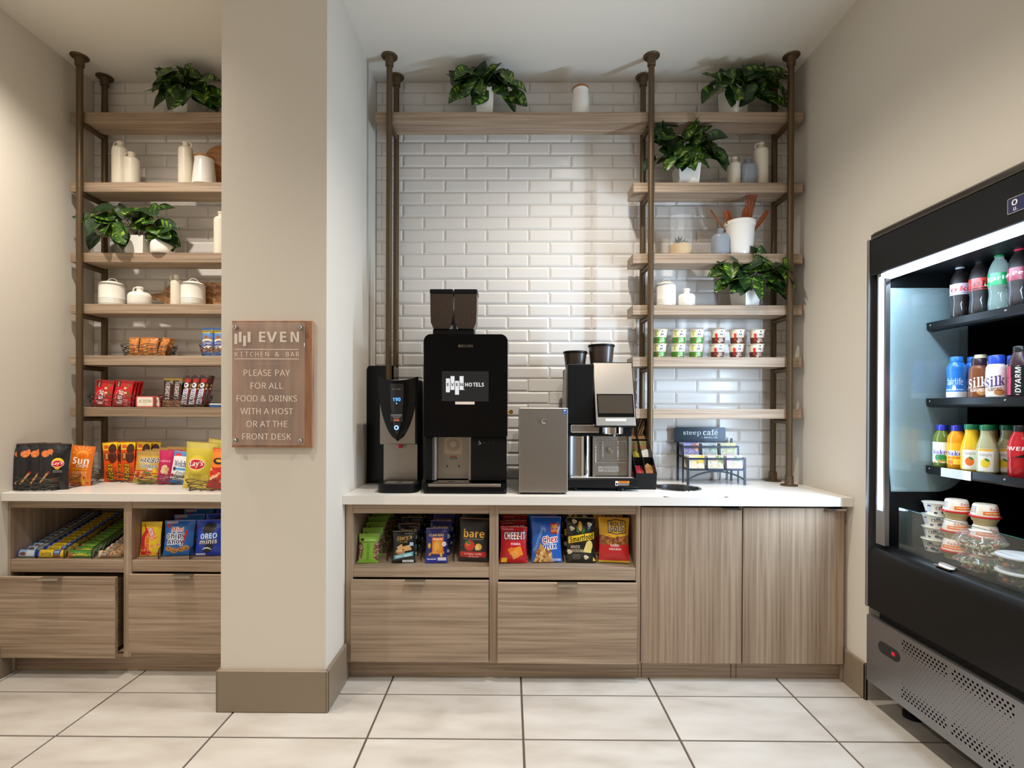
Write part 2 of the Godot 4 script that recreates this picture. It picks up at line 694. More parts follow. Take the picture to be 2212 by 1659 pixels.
func room() -> void:
	var zf := 5.6
	shell("ceiling", slab(Vector3(XL - 0.15, CEIL, -0.15), Vector3(2.6, CEIL + 0.15, zf + 0.15)), M.ceiling_paint, "flat pale painted ceiling")
	shell("wall_left", slab(Vector3(XL - 0.15, 0, -0.15), Vector3(XL, CEIL, zf)), M.paint, "beige painted wall left of the snack shelves")
	shell("wall_front", slab(Vector3(XL - 0.15, 0, zf), Vector3(2.6, CEIL, zf + 0.15)), mat("dark_panelling", rgb(150, 138, 124), 0.6), "taupe panelled wall behind the camera")
	shell("wall_pillar", slab(Vector3(XP0, 0, 0.0), Vector3(XP1, CEIL, ZP)), M.paint, "square beige pillar between the two bays")
	# right wall with the opening that the cooler stands in
	var g := G.new()
	g.box(Vector3(XR, 0, -0.15), Vector3(XR + 0.11, CEIL, 0.69))
	g.box(Vector3(XR, 2.054, 0.69), Vector3(XR + 0.11, CEIL, 2.38))
	g.box(Vector3(XR, 0, 2.38), Vector3(XR + 0.11, CEIL, zf))
	shell("wall_right", g, M.paint, "beige painted wall around the cooler")
	g = G.new()
	g.box(Vector3(XR + 0.11, 0, 0.55), Vector3(2.6, CEIL, 0.69))
	g.box(Vector3(2.45, 0, 0.69), Vector3(2.6, CEIL, 2.38))
	g.box(Vector3(XR + 0.11, 0, 2.38), Vector3(2.6, CEIL, 2.5))
	shell("wall_niche", g, M.paint, "painted sides of the recess behind the cooler")
	# baseboards
	g = G.new()
	var bh := 0.178
	g.box(Vector3(XP0 - 0.015, 0, ZP), Vector3(XP1 + 0.015, bh, ZP + 0.015), 0.004)
	g.box(Vector3(XP1, 0, 0.52), Vector3(XP1 + 0.015, bh, ZP + 0.015), 0.004)
	g.box(Vector3(XP0 - 0.015, 0, 0.52), Vector3(XP0, bh, ZP + 0.015), 0.004)
	shell("baseboard_pillar", g, M.trim_paint, "taupe baseboard around the foot of the pillar")
	g = G.new()
	g.box(Vector3(XR - 0.014, 0, 0.515), Vector3(XR, 0.16, 0.69), 0.003)
	g.box(Vector3(XR - 0.014, 0, 0.676), Vector3(XR + 0.11, 0.16, 0.69), 0.003)
	g.box(Vector3(XR - 0.014, 0, 2.38), Vector3(XR, 0.16, zf), 0.003)
	shell("baseboard_right", g, M.trim_paint, "taupe baseboard on the right wall beside the cooler")
	g = G.new()
	g.box(Vector3(XL, 0, 0.5), Vector3(XL + 0.014, 0.16, zf), 0.003)
	shell("baseboard_left", g, M.trim_paint, "taupe baseboard on the left wall")


func floor_tiles() -> void:
	var base := shell("floor", slab(Vector3(XL - 0.15, -0.12, -0.15), Vector3(2.6, -0.004, 5.75)), M.floor_grout, "large pale stone-look floor tiles with dark joints")
	var px := 0.61
	var pz := 0.3098
	var gap := 0.0085
	var k := 0
	var shared := {}
	for j in range(-1, 15):
		for i in range(-3, 6):
			var x0 := maxf(-1.1632 + px * i + gap / 2, XL)
			var x1 := minf(-1.1632 + px * (i + 1) - gap / 2, 2.44)
			var z0 := 0.6649 + pz * j + gap / 2
			var z1 := 0.6649 + pz * (j + 1) - gap / 2
			if j == -1:
				z0 = 0.45
			if x1 - x0 < 0.02:
				continue
			var key := "%.3f %.3f" % [x1 - x0, z1 - z0]
			if not shared.has(key):
				var g := G.new()
				g.box(Vector3(0, -0.012, 0), Vector3(x1 - x0, 0, z1 - z0), 0.0012)
				shared[key] = g.mesh()
			k += 1
			var o := part("floor_tile", shared[key], M["floor_stone_%d" % ((i * 7 + j * 5 + 40) % 3)], base)
			o.position = Vector3(x0, 0, z0)


# bevelled brick tile, w x h, front at z = 0.009
func bevel_tile(w: float, h: float, bl := true, br := true) -> ArrayMesh:
	var g := G.new()
	var b := 0.0105
	var d := 0.0045
	var t := 0.009
	var x0 := b if bl else 0.002
	var x1 := w - (b if br else 0.002)
	var o := [Vector3(0, 0, d), Vector3(w, 0, d), Vector3(w, h, d), Vector3(0, h, d)]
	var i := [Vector3(x0, b, t), Vector3(x1, b, t), Vector3(x1, h - b, t), Vector3(x0, h - b, t)]
	g.quad(i[0], i[1], i[2], i[3], Vector3.BACK)
	for k in 4:
		g.quad(o[k], o[(k + 1) % 4], i[(k + 1) % 4], i[k], Vector3.BACK)
		var a: Vector3 = o[k]
		var c: Vector3 = o[(k + 1) % 4]
		g.quad(a, c, Vector3(c.x, c.y, 0), Vector3(a.x, a.y, 0), (a + c) / 2.0 - Vector3(w / 2, h / 2, d))
	return g.mesh()

func wall_tiles() -> void:
	for side in 2:
		var xa := XP1 if side == 0 else XL
		var xb := XR if side == 0 else XP0
		var wall := shell("wall_back" if side == 0 else "wall_alcove", slab(Vector3(xa - (0.0 if side else 0.1), 0, -0.15), Vector3(xb + 0.1, CEIL, -0.006)), M.wall_grout, "white bevelled brick tiles on the back wall behind the coffee counter" if side == 0 else "white bevelled brick tiles on the back wall of the snack bay")
		var px := 0.2425
		var py := 0.0718
		var gap := 0.0024
		var shared := {}
		var hidden := G.new()
		var shown := 0
		var j := 0
		var y0 := HC + 0.002
		# one joint falls where the photograph shows it; odd rows are shifted by half a tile
		var phase := 0.954 if side == 0 else -1.872
		while y0 < CEIL - 0.012:
			var y1 := minf(y0 + py, CEIL)
			var i0 := int(floor((xa - phase) / px)) - 1
			for i in range(i0, i0 + 14):
				var s := phase + px * i + (px / 2 if j % 2 else 0.0)
				var x0 := maxf(s, xa)
				var x1 := minf(s + px, xb)
				if x1 - x0 < 0.02:
					continue
				var w := x1 - x0 - gap
				var h := y1 - y0 - gap
				var cx := (x0 + x1) / 2
				var cy := (y0 + y1) / 2
				var behind := side == 0 and ((cx > -0.36 and cx < -0.04 and cy < 1.62) or (cx > 0.12 and cx < 0.60 and cy < 1.48) or (cx > -0.70 and cx < -0.36 and cy < 1.40)) or side == 1 and cx > -1.38
				if behind:
					hidden.xf = Transform3D(Basis.IDENTITY, Vector3(x0 + gap / 2, y0 + gap / 2, -0.009))
					hidden.box(Vector3(0, 0, 0), Vector3(w, h, 0.009), 0.003)
					continue
				var cl := s < xa - 0.001
				var cr := s + px > xb + 0.001
				var key := "%.3f %.3f %s %s" % [w, h, cl, cr]
				if not shared.has(key):
					shared[key] = bevel_tile(w, h, not cl, not cr)
				var o := part("wall_tile", shared[key], M.glazed_tile, wall)
				o.position = Vector3(x0 + gap / 2, y0 + gap / 2, -0.009)
				shown += 1
			y0 = y1
			j += 1
		var rest := part("wall_tiles_hidden_by_machines" if side == 0 else "wall_tiles_hidden_by_pillar", hidden, M.glazed_tile, wall)
		rest.set_meta("kind", "stuff")


# ---------------------------------------------------------------- cabinets and worktops
func cabinets() -> void:
	# right worktop with the round hole of the waste chute
	var zf := 0.588
	var g := G.new()
	var hole := Vector2(0.866, 0.30)
	var hr := 0.112
	worktop(g, XP1 + 0.001, XR - 0.001, 0.0, zf, hole, hr)
	var wt := single("worktop", g, M.quartz, "long white quartz worktop under the coffee machines", "countertop")
	g = G.new()
	worktop(g, XL + 0.001, XP0 - 0.001, 0.0, 0.547, Vector2.ZERO, 0.0)
	single("worktop", g, M.quartz, "white quartz worktop under the snack baskets", "countertop")
	# steel rim and sleeve of the chute
	var t := thing("waste_chute", "round stainless steel waste chute set into the white worktop", "waste chute", Vector3(hole.x, HC, hole.y))
	g = G.new()
	g.lathe([Vector2(hr + 0.010, 0.0), Vector2(hr + 0.009, 0.002), Vector2(hr - 0.001, 0.0025), Vector2(hr - 0.004, 0.0)], Vector3.ZERO, 48)
	part("rim", g, M.chrome, t)
	g = G.new()
	g.lathe([Vector2(hr - 0.004, 0.0), Vector2(hr - 0.006, -0.17)], Vector3.ZERO, 48)
	part("sleeve", g, M.bright_steel, t)
	# snack cabinet on the right: two open bays above two drawers
	base_cabinet("snack_cabinet", "wood-grain cabinet under the coffee machines with two open snack bays and two drawers", XP1 + 0.004, 0.616, [-0.738, -0.094, -0.052, 0.596], 0.55, 0.789, 0.538, [[-0.742, -0.096, 0.098, 0.479, -0.44], [-0.054, 0.597, 0.093, 0.470, 0.272]], 0.511, [0.0, 0.0])
	base_cabinet("snack_cabinet", "wood-grain cabinet left of the pillar with two open snack bays and two drawers", XL + 0.002, XP0 - 0.002, [-2.400, -1.853, -1.813, -1.262], 0.512, 0.80, 0.551, [[-2.405, -1.858, 0.10, 0.482, -2.155], [-1.816, -1.262, 0.11, 0.487, -1.553]], 0.475, [0.028, 0.0])
	door_cabinet()


func worktop(g: G, x0: float, x1: float, z0: float, z1: float, hole: Vector2, hr: float) -> void:
	var y1 := HC
	var y0 := HC - 0.040
	if hr <= 0.0:
		g.box(Vector3(x0, y0, z0), Vector3(x1, y1, z1), 0.002)
		return
	var a := hole.x - 0.15
	var b := hole.x + 0.15
	g.box(Vector3(x0, y0, z0), Vector3(a, y1, z1), 0.0)
	g.box(Vector3(b, y0, z0), Vector3(x1, y1, z1), 0.0)
	# the piece around the hole
	var n := 48
	for k in n:
		var f0 := TAU * k / n
		var f1 := TAU * (k + 1) / n
		var p0 := hole + Vector2(sin(f0), cos(f0)) * hr
		var p1 := hole + Vector2(sin(f1), cos(f1)) * hr
		var q0 := _to_rect(hole, f0, a, b, z0, z1)
		var q1 := _to_rect(hole, f1, a, b, z0, z1)
		g.quad(Vector3(p0.x, y1, p0.y), Vector3(p1.x, y1, p1.y), Vector3(q1.x, y1, q1.y), Vector3(q0.x, y1, q0.y), Vector3.UP)
		g.quad(Vector3(p0.x, y0, p0.y), Vector3(p1.x, y0, p1.y), Vector3(q1.x, y0, q1.y), Vector3(q0.x, y0, q0.y), Vector3.DOWN)
		g.quad(Vector3(p0.x, y0, p0.y), Vector3(p1.x, y0, p1.y), Vector3(p1.x, y1, p1.y), Vector3(p0.x, y1, p0.y), Vector3(hole.x - p0.x, 0, hole.y - p0.y))
	g.quad(Vector3(a, y0, z1), Vector3(b, y0, z1), Vector3(b, y1, z1), Vector3(a, y1, z1), Vector3.BACK)

func _to_rect(o: Vector2, f: float, a: float, b: float, c: float, d: float) -> Vector2:
	var u := Vector2(sin(f), cos(f))
	var k := 1e9
	if absf(u.x) > 1e-6:
		k = minf(k, ((b if u.x > 0 else a) - o.x) / u.x)
	if absf(u.y) > 1e-6:
		k = minf(k, ((d if u.y > 0 else c) - o.y) / u.y)
	return o + u * k


func base_cabinet(called: String, label: String, x0: float, x1: float, bx: Array, zf: float, yt: float, yb: float, drawers: Array, zk: float, pulled: Array) -> void:
	var t := wthing(called, label, "cabinet", Vector3((x0 + x1) / 2.0, 0, zf / 2.0))
	var top := HC - 0.0405
	var bot := 0.085
	var zb := 0.02
	# frame: uprights, rails, back, deck
	var g := G.new()
	for e in [[x0, bx[0]], [bx[1], bx[2]], [bx[3], x1]]:
		g = G.new()
		g.box(Vector3(e[0], bot, zb), Vector3(e[1], top, zf), 0.0012)
		part("upright", g, M.wood_up, t)
	for b in 2:
		var a: float = bx[b * 2] + 0.0006
		var c: float = bx[b * 2 + 1] - 0.0006
		g = G.new()
		g.box(Vector3(a, yt, zf - 0.02), Vector3(c, top, zf - 0.001), 0.0012)
		part("top_rail", g, M.wood_along, t)
		g = G.new()
		var rb: float = drawers[b][3] + 0.009
		g.box(Vector3(a, rb, zf - 0.02), Vector3(c, yb, zf - 0.001), 0.0012)
		part("front_lip", g, M.wood_along, t)
		# sloping deck rising to the back
		g = G.new()
		var q := [Vector2(zf - 0.021, yb - 0.012), Vector2(zf - 0.021, yb - 0.003), Vector2(zb + 0.02, yb + 0.125), Vector2(zb + 0.02, yb + 0.11)]
		g.xf = Transform3D(Basis(Vector3(0, 0, -1), Vector3.UP, Vector3.RIGHT), Vector3.ZERO)
		for k in 4:
			q[k] = Vector2(-q[k].x, q[k].y)
		g.prism(q, a, c)
		part("sloping_deck", g, M.wood_along, t)
		g = G.new()
		g.box(Vector3(a, rb, zb), Vector3(c, top, zb + 0.015))
		part("back_panel", g, M.wood_along, t)
		g = G.new()
		g.box(Vector3(a, top - 0.016, zb + 0.016), Vector3(c, top, zf - 0.0205))
		part("bay_top", g, M.wood_along, t)
		var d: Array = drawers[b]
		var dz: float = pulled[b]
		var dr := G.new()
		dr.box(Vector3(d[0], d[2], zf + 0.0005 + dz), Vector3(d[1], d[3], zf + 0.0185 + dz), 0.001)
		var dn := part("drawer", dr, M.wood_along, t)
		var h := G.new()
		h.box(Vector3(d[4] - 0.047, d[3] + 0.0002, zf + 0.004 + dz), Vector3(d[4] + 0.047, d[3] + 0.0017, zf + 0.046 + dz))
		h.box(Vector3(d[4] - 0.047, d[3] - 0.008, zf + 0.0445 + dz), Vector3(d[4] + 0.047, d[3] + 0.0002, zf + 0.046 + dz))
		part("handle", h, M.handle_metal, dn, "thin metal edge pull")
		if dz > 0.0:
			var bx2 := G.new()
			bx2.box(Vector3(d[0] + 0.04, d[2] + 0.02, zf - 0.3), Vector3(d[1] - 0.04, d[3] - 0.03, zf + dz + 0.0005))
			part("drawer_box", bx2, M.wood_along, dn)
	g = G.new()
	g.box(Vector3(x0, 0.0, zk - 0.018), Vector3(x1, 0.084, zk), 0.001)
	part("toe_kick", g, M.wood_along, t)
	g = G.new()
	g.box(Vector3(x0, 0.0845, zb), Vector3(x1, 0.0995, zf - 0.003))
	part("bottom_panel", g, M.wood_along, t)


func door_cabinet() -> void:
	var x0 := 0.617
	var x1 := XR - 0.002
	var zf := 0.532
	var t := wthing("door_cabinet", "wood-grain base cabinet with two tall doors beside the cooler", "cabinet", Vector3(1.1, 0, 0.27))
	var top := HC - 0.0405
	var g := G.new()
	g.box(Vector3(x0, 0.085, 0.02), Vector3(x0 + 0.018, top, zf))
	g.box(Vector3(1.086, 0.085, 0.02), Vector3(1.104, top, zf))
	g.box(Vector3(1.571, 0.0, 0.02), Vector3(x1, top, zf), 0.001)
	g.box(Vector3(x0, 0.085, 0.02), Vector3(1.571, 0.1, zf - 0.002))
	g.box(Vector3(x0, 0.1, 0.02), Vector3(1.571, top, 0.035))
	part("carcass", g, M.wood_up, t)
	for e in [[0.6195, 1.091, 1.034], [1.0975, 1.568, 1.520]]:
		g = G.new()
		g.box(Vector3(e[0], 0.091, zf + 0.0015), Vector3(e[1], 0.823, zf + 0.0195), 0.001)
		var d := part("door", g, M.wood_up, t)
		var h := G.new()
		h.box(Vector3(e[2] - 0.041, 0.8232, zf + 0.004), Vector3(e[2] + 0.041, 0.8247, zf + 0.046))
		h.box(Vector3(e[2] - 0.041, 0.816, zf + 0.0445), Vector3(e[2] + 0.041, 0.8232, zf + 0.046))
		part("handle", h, M.bright_steel, d, "thin steel edge pull")
	for e in [[0.617, 0.632], [0.6345, 1.058], [1.061, 1.083], [1.0855, 1.5705]]:
		g = G.new()
		g.box(Vector3(e[0], 0.0, 0.493), Vector3(e[1], 0.084, 0.511), 0.001)
		part("toe_kick", g, M.wood_along, t)


# ---------------------------------------------------------------- pipe-frame shelving
func pipe(t: Node3D, x: float, z: float, y0: float) -> void:
	var g := G.new()
	g.tube([Vector3(x, y0 + 0.004, z), Vector3(x, CEIL - 0.004, z)], 0.0158, 20)
	var p := part("pipe", g, M.bronze, t)
	for s in 2:
		var f := G.new()
		var pr := [Vector2(0.0, 0.0), Vector2(0.043, 0.0), Vector2(0.043, 0.004), Vector2(0.040, 0.007), Vector2(0.0245, 0.009), Vector2(0.0225, 0.013), Vector2(0.0215, 0.052), Vector2(0.0195, 0.054), Vector2(0.0155, 0.054)]
		if s == 0:
			f.lathe(pr, Vector3(x, y0, z), 28)
		else:
			var up := []
			for q in pr:
				up.push_front(Vector2(q.x, -q.y))
			f.lathe(up, Vector3(x, CEIL, z), 28)
		part("flange", f, M.bronze, p)

func racks() -> void:
	var tops := [2.880, 2.502, 2.121, 1.844, 1.565, 1.286]
	for side in 2:
		var t := wthing("shelving_unit", "bronze pipe shelving with five short wood shelves below one long top shelf" if side == 0 else "bronze pipe shelving with six wood shelves beside the left wall", "shelving", Vector3(0.45 if side == 0 else -1.8, HC, 0.126))
		var xs := [-0.65, 0.75, 1.493] if side == 0 else [-2.317]
		for x in xs:
			pipe(t, x, 0.212, HC)
			pipe(t, x, 0.040, HC)
		for k in 6:
			var y: float = tops[k]
			var x0: float = (-0.730 if k == 0 else 0.660) if side == 0 else -2.382
			var x1: float = 1.568 if side == 0 else XP0 - 0.004
			var g := G.new()
			g.box(Vector3(x0, y - 0.052, 0.058), Vector3(x1, y, 0.195), 0.0015)
			part("shelf", g, M.wood_along, t)
			for x in xs:
				if side == 0 and k > 0 and x < 0.0:
					continue
				var b := G.new()
				b.tube([Vector3(x, y - 0.066, 0.212), Vector3(x, y - 0.066, 0.040)], 0.0125, 14)
				part("cross_bar", b, M.bronze, t)


# ---------------------------------------------------------------- pay sign on the pillar
func sign_board() -> void:
	var t := thing("pay_sign", "wood panel sign with clear cover asking guests to pay", "sign", Vector3(-0.998, 1.385, ZP))
	var g := G.new()
	g.cbox(Vector3(0, 0, 0.009), Vector3(0.338, 0.532, 0.018), 0.001)
	var wm := mat("sign_wood", Color.WHITE, 0.45)
	wm.albedo_texture = noise_tex(0.012, 4, [[0.0, rgb(118, 78, 54)], [0.4, rgb(146, 102, 72)], [0.7, rgb(160, 116, 84)], [1.0, rgb(172, 130, 98)]], 21)
	wm.uv1_triplanar = true
	wm.uv1_scale = Vector3(3.4, 0.35, 3.4)
	part("panel", g, wm, t)
	g = G.new()
	g.cbox(Vector3(-0.010, 0.001, 0.0345), Vector3(0.308, 0.512, 0.005), 0.0008)
	part("clear_cover", g, glass("acrylic", Color(0.95, 0.96, 0.96), 0.06), t)
	for sx in [-1.0, 1.0]:
		for sy in [-1.0, 1.0]:
			g = G.new()
			g.xf = Transform3D(Basis(Vector3.RIGHT, Vector3.BACK, Vector3.DOWN), Vector3(-0.010 + sx * 0.136, sy * 0.235, 0.018))
			g.lathe([Vector2(0.0085, 0.0), Vector2(0.0085, 0.013)], Vector3.ZERO, 20)
			g.lathe([Vector2(0.0095, 0.019), Vector2(0.0095, 0.026), Vector2(0.007, 0.029), Vector2(0.0, 0.030)], Vector3.ZERO, 20)
			part("standoff", g, M.bright_steel, t)
	var ink := mat("sign_ink", rgb(226, 214, 202), 0.6)
	var z := 0.0371
	var e := [-0.1315, -0.1135, -0.0950, -0.0765]
	var tp := [0.208, 0.216, 0.200, 0.216]
	for k in 4:
		g = G.new()
		g.cbox(Vector3(e[k] - 0.0105, tp[k] - 0.0215, z + 0.0006), Vector3(0.0118, 0.043, 0.0012))
		part("logo_bar", g, ink, t)
	var ex := [-0.0315, 0.0085, 0.0560, 0.1040]
	for k in 4:
		letters("EVEN"[k], 0.0425, ink, t, Vector3(ex[k] - 0.0005, 0.1955, z), [0.026, 0.044, 0.026, 0.034][k], "bold", 0.0012)
	for y in [0.1435, 0.1035]:
		g = G.new()
		g.cbox(Vector3(-0.0135, y, z + 0.0006), Vector3(0.268, 0.0028, 0.0012))
		part("rule", g, ink, t)
	var kb := "KITCHEN & BAR"
	for k in kb.length():
		if kb[k] != " ":
			letters(kb[k], 0.0195, ink, t, Vector3(-0.1395 + 0.02125 * k, 0.1235, z), 0.0, "", 0.0008)
	var rows := [["PLEASE PAY", 0.046, 0.193], ["FOR ALL", -0.0075, 0.134], ["FOOD & DRINKS", -0.0605, 0.252], ["WITH A HOST", -0.1135, 0.219], ["OR AT THE", -0.1665, 0.171], ["FRONT DESK", -0.2190, 0.204]]
	for r in rows:
		letters(r[0], 0.0252, ink, t, Vector3(-0.0125, r[1], z), r[2], "", 0.0008)


# ---------------------------------------------------------------- open drinks cooler in the right wall
func cooler() -> void:
	var t := wthing("open_cooler", "black open-front drinks cooler set into the right wall", "cooler", Vector3(1.95, 0, 1.49))
	var g: G
	mat("cooler_silver", rgb(150, 149, 150), 0.34, 0.85)
	mat("cooler_black", rgb(17, 17, 18), 0.34).metallic_specular = 0.4
	mat("liner", rgb(9, 11, 12), 0.5).metallic_specular = 0.3
	var za := 0.742
	var zb := 2.24
	for z in [0.728, zb]:
		g = G.new()
		g.box(Vector3(1.545, 0.437, z), Vector3(2.33, 2.018, z + 0.014), 0.002)
		part("end_panel", g, M.cooler_silver, t)
	# canopy with rounded bright top edge
	g = G.new()
	g.box(Vector3(1.550, 1.860, za + 0.001), Vector3(1.70, 2.013, zb - 0.001), 0.003)
	part("canopy", g, M.cooler_black, t)
	var pr := [Vector2(1.5495, 2.0135)]
	for k in 9:
		var a := PI / 2 * k / 8
		pr.append(Vector2(1.5795 - cos(a) * 0.030, 2.0165 + sin(a) * 0.034))
	pr.append(Vector2(1.70, 2.0505))
	pr.append(Vector2(1.70, 2.0135))
	g = G.new()
	g.prism(pr, za + 0.006, zb - 0.001, true)
	part("top_trim", g, M.bronze_grey if M.has("bronze_grey") else mat("bronze_grey", rgb(112, 106, 98), 0.25, 0.9), t)
	# badge
	g = G.new()
	g.box(Vector3(1.547, 1.895, 1.362), Vector3(1.5495, 1.940, 1.46), 0.0006)
	var bd := part("badge", g, mat("badge_blue", rgb(52, 54, 92), 0.3, 0.3), t)
	var west := Basis(Vector3(0, 0, 1), Vector3.UP, Vector3(-1, 0, 0))
	letters("O", 0.018, M.white_plain, bd, Vector3(1.5469, 1.925, 1.383), 0.018, "bold", 0.0004, west)
	letters("U.", 0.011, M.white_plain, bd, Vector3(1.5469, 1.905, 1.386), 0.0, "bold", 0.0004, west)
	g = G.new()
	g.box(Vector3(1.5465, 1.893, 1.3605), Vector3(1.5475, 1.8955, 1.4615))
	g.box(Vector3(1.5465, 1.9395, 1.3605), Vector3(1.5475, 1.942, 1.4615))
	g.box(Vector3(1.5465, 1.893, 1.3600), Vector3(1.5475, 1.942, 1.3625))
	part("badge_frame", g, M.bright_steel, bd)
	# lamps: a tube up the front post and one under the canopy
	var cool := Color(0.80, 0.90, 1.0)
	var em := mat("cooler_lamp", Color(0.95, 0.97, 1.0), 0.3)
	em.emission_enabled = true
	em.emission = Color(0.86, 0.93, 1.0)
	em.emission_energy_multiplier = 2.2
	g = G.new()
	g.box(Vector3(1.553, 0.862, 0.787), Vector3(1.562, 1.845, 0.822), 0.003)
	part("post_lamp", g, em, t)
	g = G.new()
	g.box(Vector3(1.5545, 0.72, 0.7795), Vector3(1.575, 1.858, 0.8295), 0.001)
	part("lamp_post", g, M.cooler_silver, t)
	area(t, Vector3(1.5515, 1.353, 0.8045), Vector3(-1, 0, 0), Vector2(0.035, 0.98), 3.0, cool)
	area(t, Vector3(1.583, 1.353, 0.8045), Vector3(1, 0, 0.6), Vector2(0.03, 0.98), 0.2, cool)
	g = G.new()
	g.box(Vector3(1.554, 1.829, 0.80), Vector3(1.585, 1.8585, zb - 0.02), 0.003)
	part("canopy_lamp", g, em, t)
	area(t, Vector3(1.5505, 1.84, 1.51), Vector3(-1, -0.25, 0), Vector2(1.40, 0.025), 1.6, cool)
	area(t, Vector3(1.60, 1.826, 1.51), Vector3(0.55, -1, 0), Vector2(1.40, 0.03), 0.9, cool)
	# liner: top, back, deck and the end with a rounded window
	g = G.new()
	g.box(Vector3(1.59, 1.859, za), Vector3(2.25, 1.875, zb))
	part("liner_top", g, M.liner, t)
	g = G.new()
	g.box(Vector3(2.25, 0.435, za), Vector3(2.27, 1.875, zb))
	part("liner_back", g, M.liner, t)
	g = G.new()
	g.box(Vector3(1.642, 0.690, 0.792), Vector3(2.2495, 0.705, zb - 0.021))
	part("deck", g, M.liner, t)
	g = G.new()
	var win := []
	var R := 0.13
	for e in [[1.93 - R, 1.80 - 0.05, 0.05], [1.60 + 0.02, 1.80 - 0.02, 0.02], [1.60 + 0.02, 0.94 + 0.02, 0.02], [1.93 - R, 0.94 + R, R]]:
		win.append(e)
	var loop := []
	for k in 8:
		loop.append(Vector2(1.93, 0.94 + R).lerp(Vector2(1.93, 1.75), k / 8.0))
	for k in 6:
		loop.append(Vector2(1.88, 1.75) + Vector2.from_angle(PI / 2 * k / 6.0) * 0.05)
	for k in 4:
		loop.append(Vector2(1.88, 1.80).lerp(Vector2(1.61, 1.80), k / 4.0))
	for k in 8:
		loop.append(Vector2(1.60, 1.80).lerp(Vector2(1.60, 0.95), k / 8.0))
	for k in 4:
		loop.append(Vector2(1.61, 0.94).lerp(Vector2(1.93 - R, 0.94), k / 4.0))
	for k in 10:
		loop.append(Vector2(1.93 - R, 0.94 + R) + Vector2.from_angle(-PI / 2 + PI / 2 * k / 10.0) * R)
	var z1 := 0.79
	var c := Vector2(1.77, 1.36)
	for k in loop.size():
		var p: Vector2 = loop[k]
		var q: Vector2 = loop[(k + 1) % loop.size()]
		var pe := _to_box(c, p, 1.5755, 2.249, 0.673, 1.8585)
		var qe := _to_box(c, q, 1.5755, 2.249, 0.673, 1.8585)
		g.quad(Vector3(p.x, p.y, z1), Vector3(q.x, q.y, z1), Vector3(qe.x, qe.y, z1), Vector3(pe.x, pe.y, z1), Vector3.BACK)
		g.quad(Vector3(p.x, p.y, z1), Vector3(q.x, q.y, z1), Vector3(q.x, q.y, 0.7425), Vector3(p.x, p.y, 0.7425), Vector3(c.x - p.x, c.y - p.y, 0))
	part("liner_end", g, M.liner, t)
	g = G.new()
	g.prism(loop, 0.7855, 0.7885)
	part("end_window", g, glass("cooler_end_glass", Color(0.75, 0.86, 0.87), 0.30), t)
	g = G.new()
	g.box(Vector3(1.60, 0.94, 0.7425), Vector3(1.95, 1.81, 0.7445))
	part("end_sheet", g, mat("pale_sheet", rgb(120, 132, 132), 0.5), t)
	g = G.new()
	g.box(Vector3(1.642, 0.673, zb - 0.02), Vector3(2.249, 1.858, zb - 0.002))
	part("liner_far_end", g, M.liner, t)
	# shelves
	for y in [1.648, 1.330, 1.048]:
		g = G.new()
		g.box(Vector3(1.770, y - 0.010, 0.80), Vector3(2.235, y, zb - 0.03), 0.001)
		var s := part("shelf", g, M.black_satin, t)
		g = G.new()
		var lp := [Vector2(1.757, y + 0.004), Vector2(1.757, y - 0.022), Vector2(1.764, y - 0.030), Vector2(1.785, y - 0.034), Vector2(1.785, y - 0.0305), Vector2(1.769, y - 0.024), Vector2(1.769, y + 0.004)]
		g.prism(lp, 0.776, zb - 0.03)
		var lip := part("front_lip", g, M.cooler_black, s)
		for k in 5:
			g = G.new()
			g.xf = Transform3D(Basis(Vector3.UP, Vector3.LEFT, Vector3.BACK), Vector3(1.757, y - 0.008, 0.806 + 0.33 * k))
			g.lathe([Vector2(0.0038, 0.0), Vector2(0.003, 0.0012), Vector2(0.0, 0.0018)], Vector3.ZERO, 10)
			part("screw", g, M.bright_steel, lip)
	# clear ticket holder on the third shelf
	g = G.new()
	g.box(Vector3(1.7535, 1.016, 0.868), Vector3(1.7565, 1.052, 1.005), 0.001)
	part("ticket_holder", g, mat("ticket_clear", rgb(205, 214, 218), 0.12), t)
	# lower front with rounded nose, glass guard
	pr = [Vector2(1.550, 0.437), Vector2(1.550, 0.655)]
	for k in 9:
		var a := PI / 2 * k / 8
		pr.append(Vector2(1.600 - cos(a) * 0.050, 0.662 + sin(a) * 0.050))
	pr.append(Vector2(1.640, 0.712))
	pr.append(Vector2(1.640, 0.437))
	g = G.new()
	g.prism(pr, za + 0.010, zb - 0.001, true)
	part("lower_front", g, M.cooler_black, t)
	g = G.new()
	g.box(Vector3(1.612, 0.7125, 0.832), Vector3(1.618, 0.880, zb - 0.02), 0.0005)
	part("glass_guard", g, glass("guard_glass", Color(0.8, 0.93, 0.93), 0.03), t)
	g = G.new()
	g.box(Vector3(1.6125, 0.8802, 0.832), Vector3(1.6175, 0.8815, zb - 0.02))
	part("glass_edge", g, mat("glass_green", rgb(60, 120, 118), 0.2), t)
	g = G.new()
	g.prism([Vector2(1.574, 0.7125), Vector2(1.604, 0.7125), Vector2(1.604, 0.722), Vector2(1.596, 0.722), Vector2(1.592, 0.716), Vector2(1.574, 0.716)], 1.055, 1.125)
	part("guard_clip", g, M.chrome, t)
	# base: dark plinth, perforated silver panel, display, feet
	g = G.new()
	g.box(Vector3(1.585, 0.119, za + 0.02), Vector3(2.30, 0.4365, zb))
	part("plinth", g, M.black_matt, t)
	perforated(t, 1.550, za - 0.008, zb, 0.118, 0.400)
	g = G.new()
	var ov := []
	for k in 24:
		var a := TAU * k / 24
		ov.append(Vector2((0.036 if cos(a) > 0 else -0.036) + cos(a) * 0.023, sin(a) * 0.023))
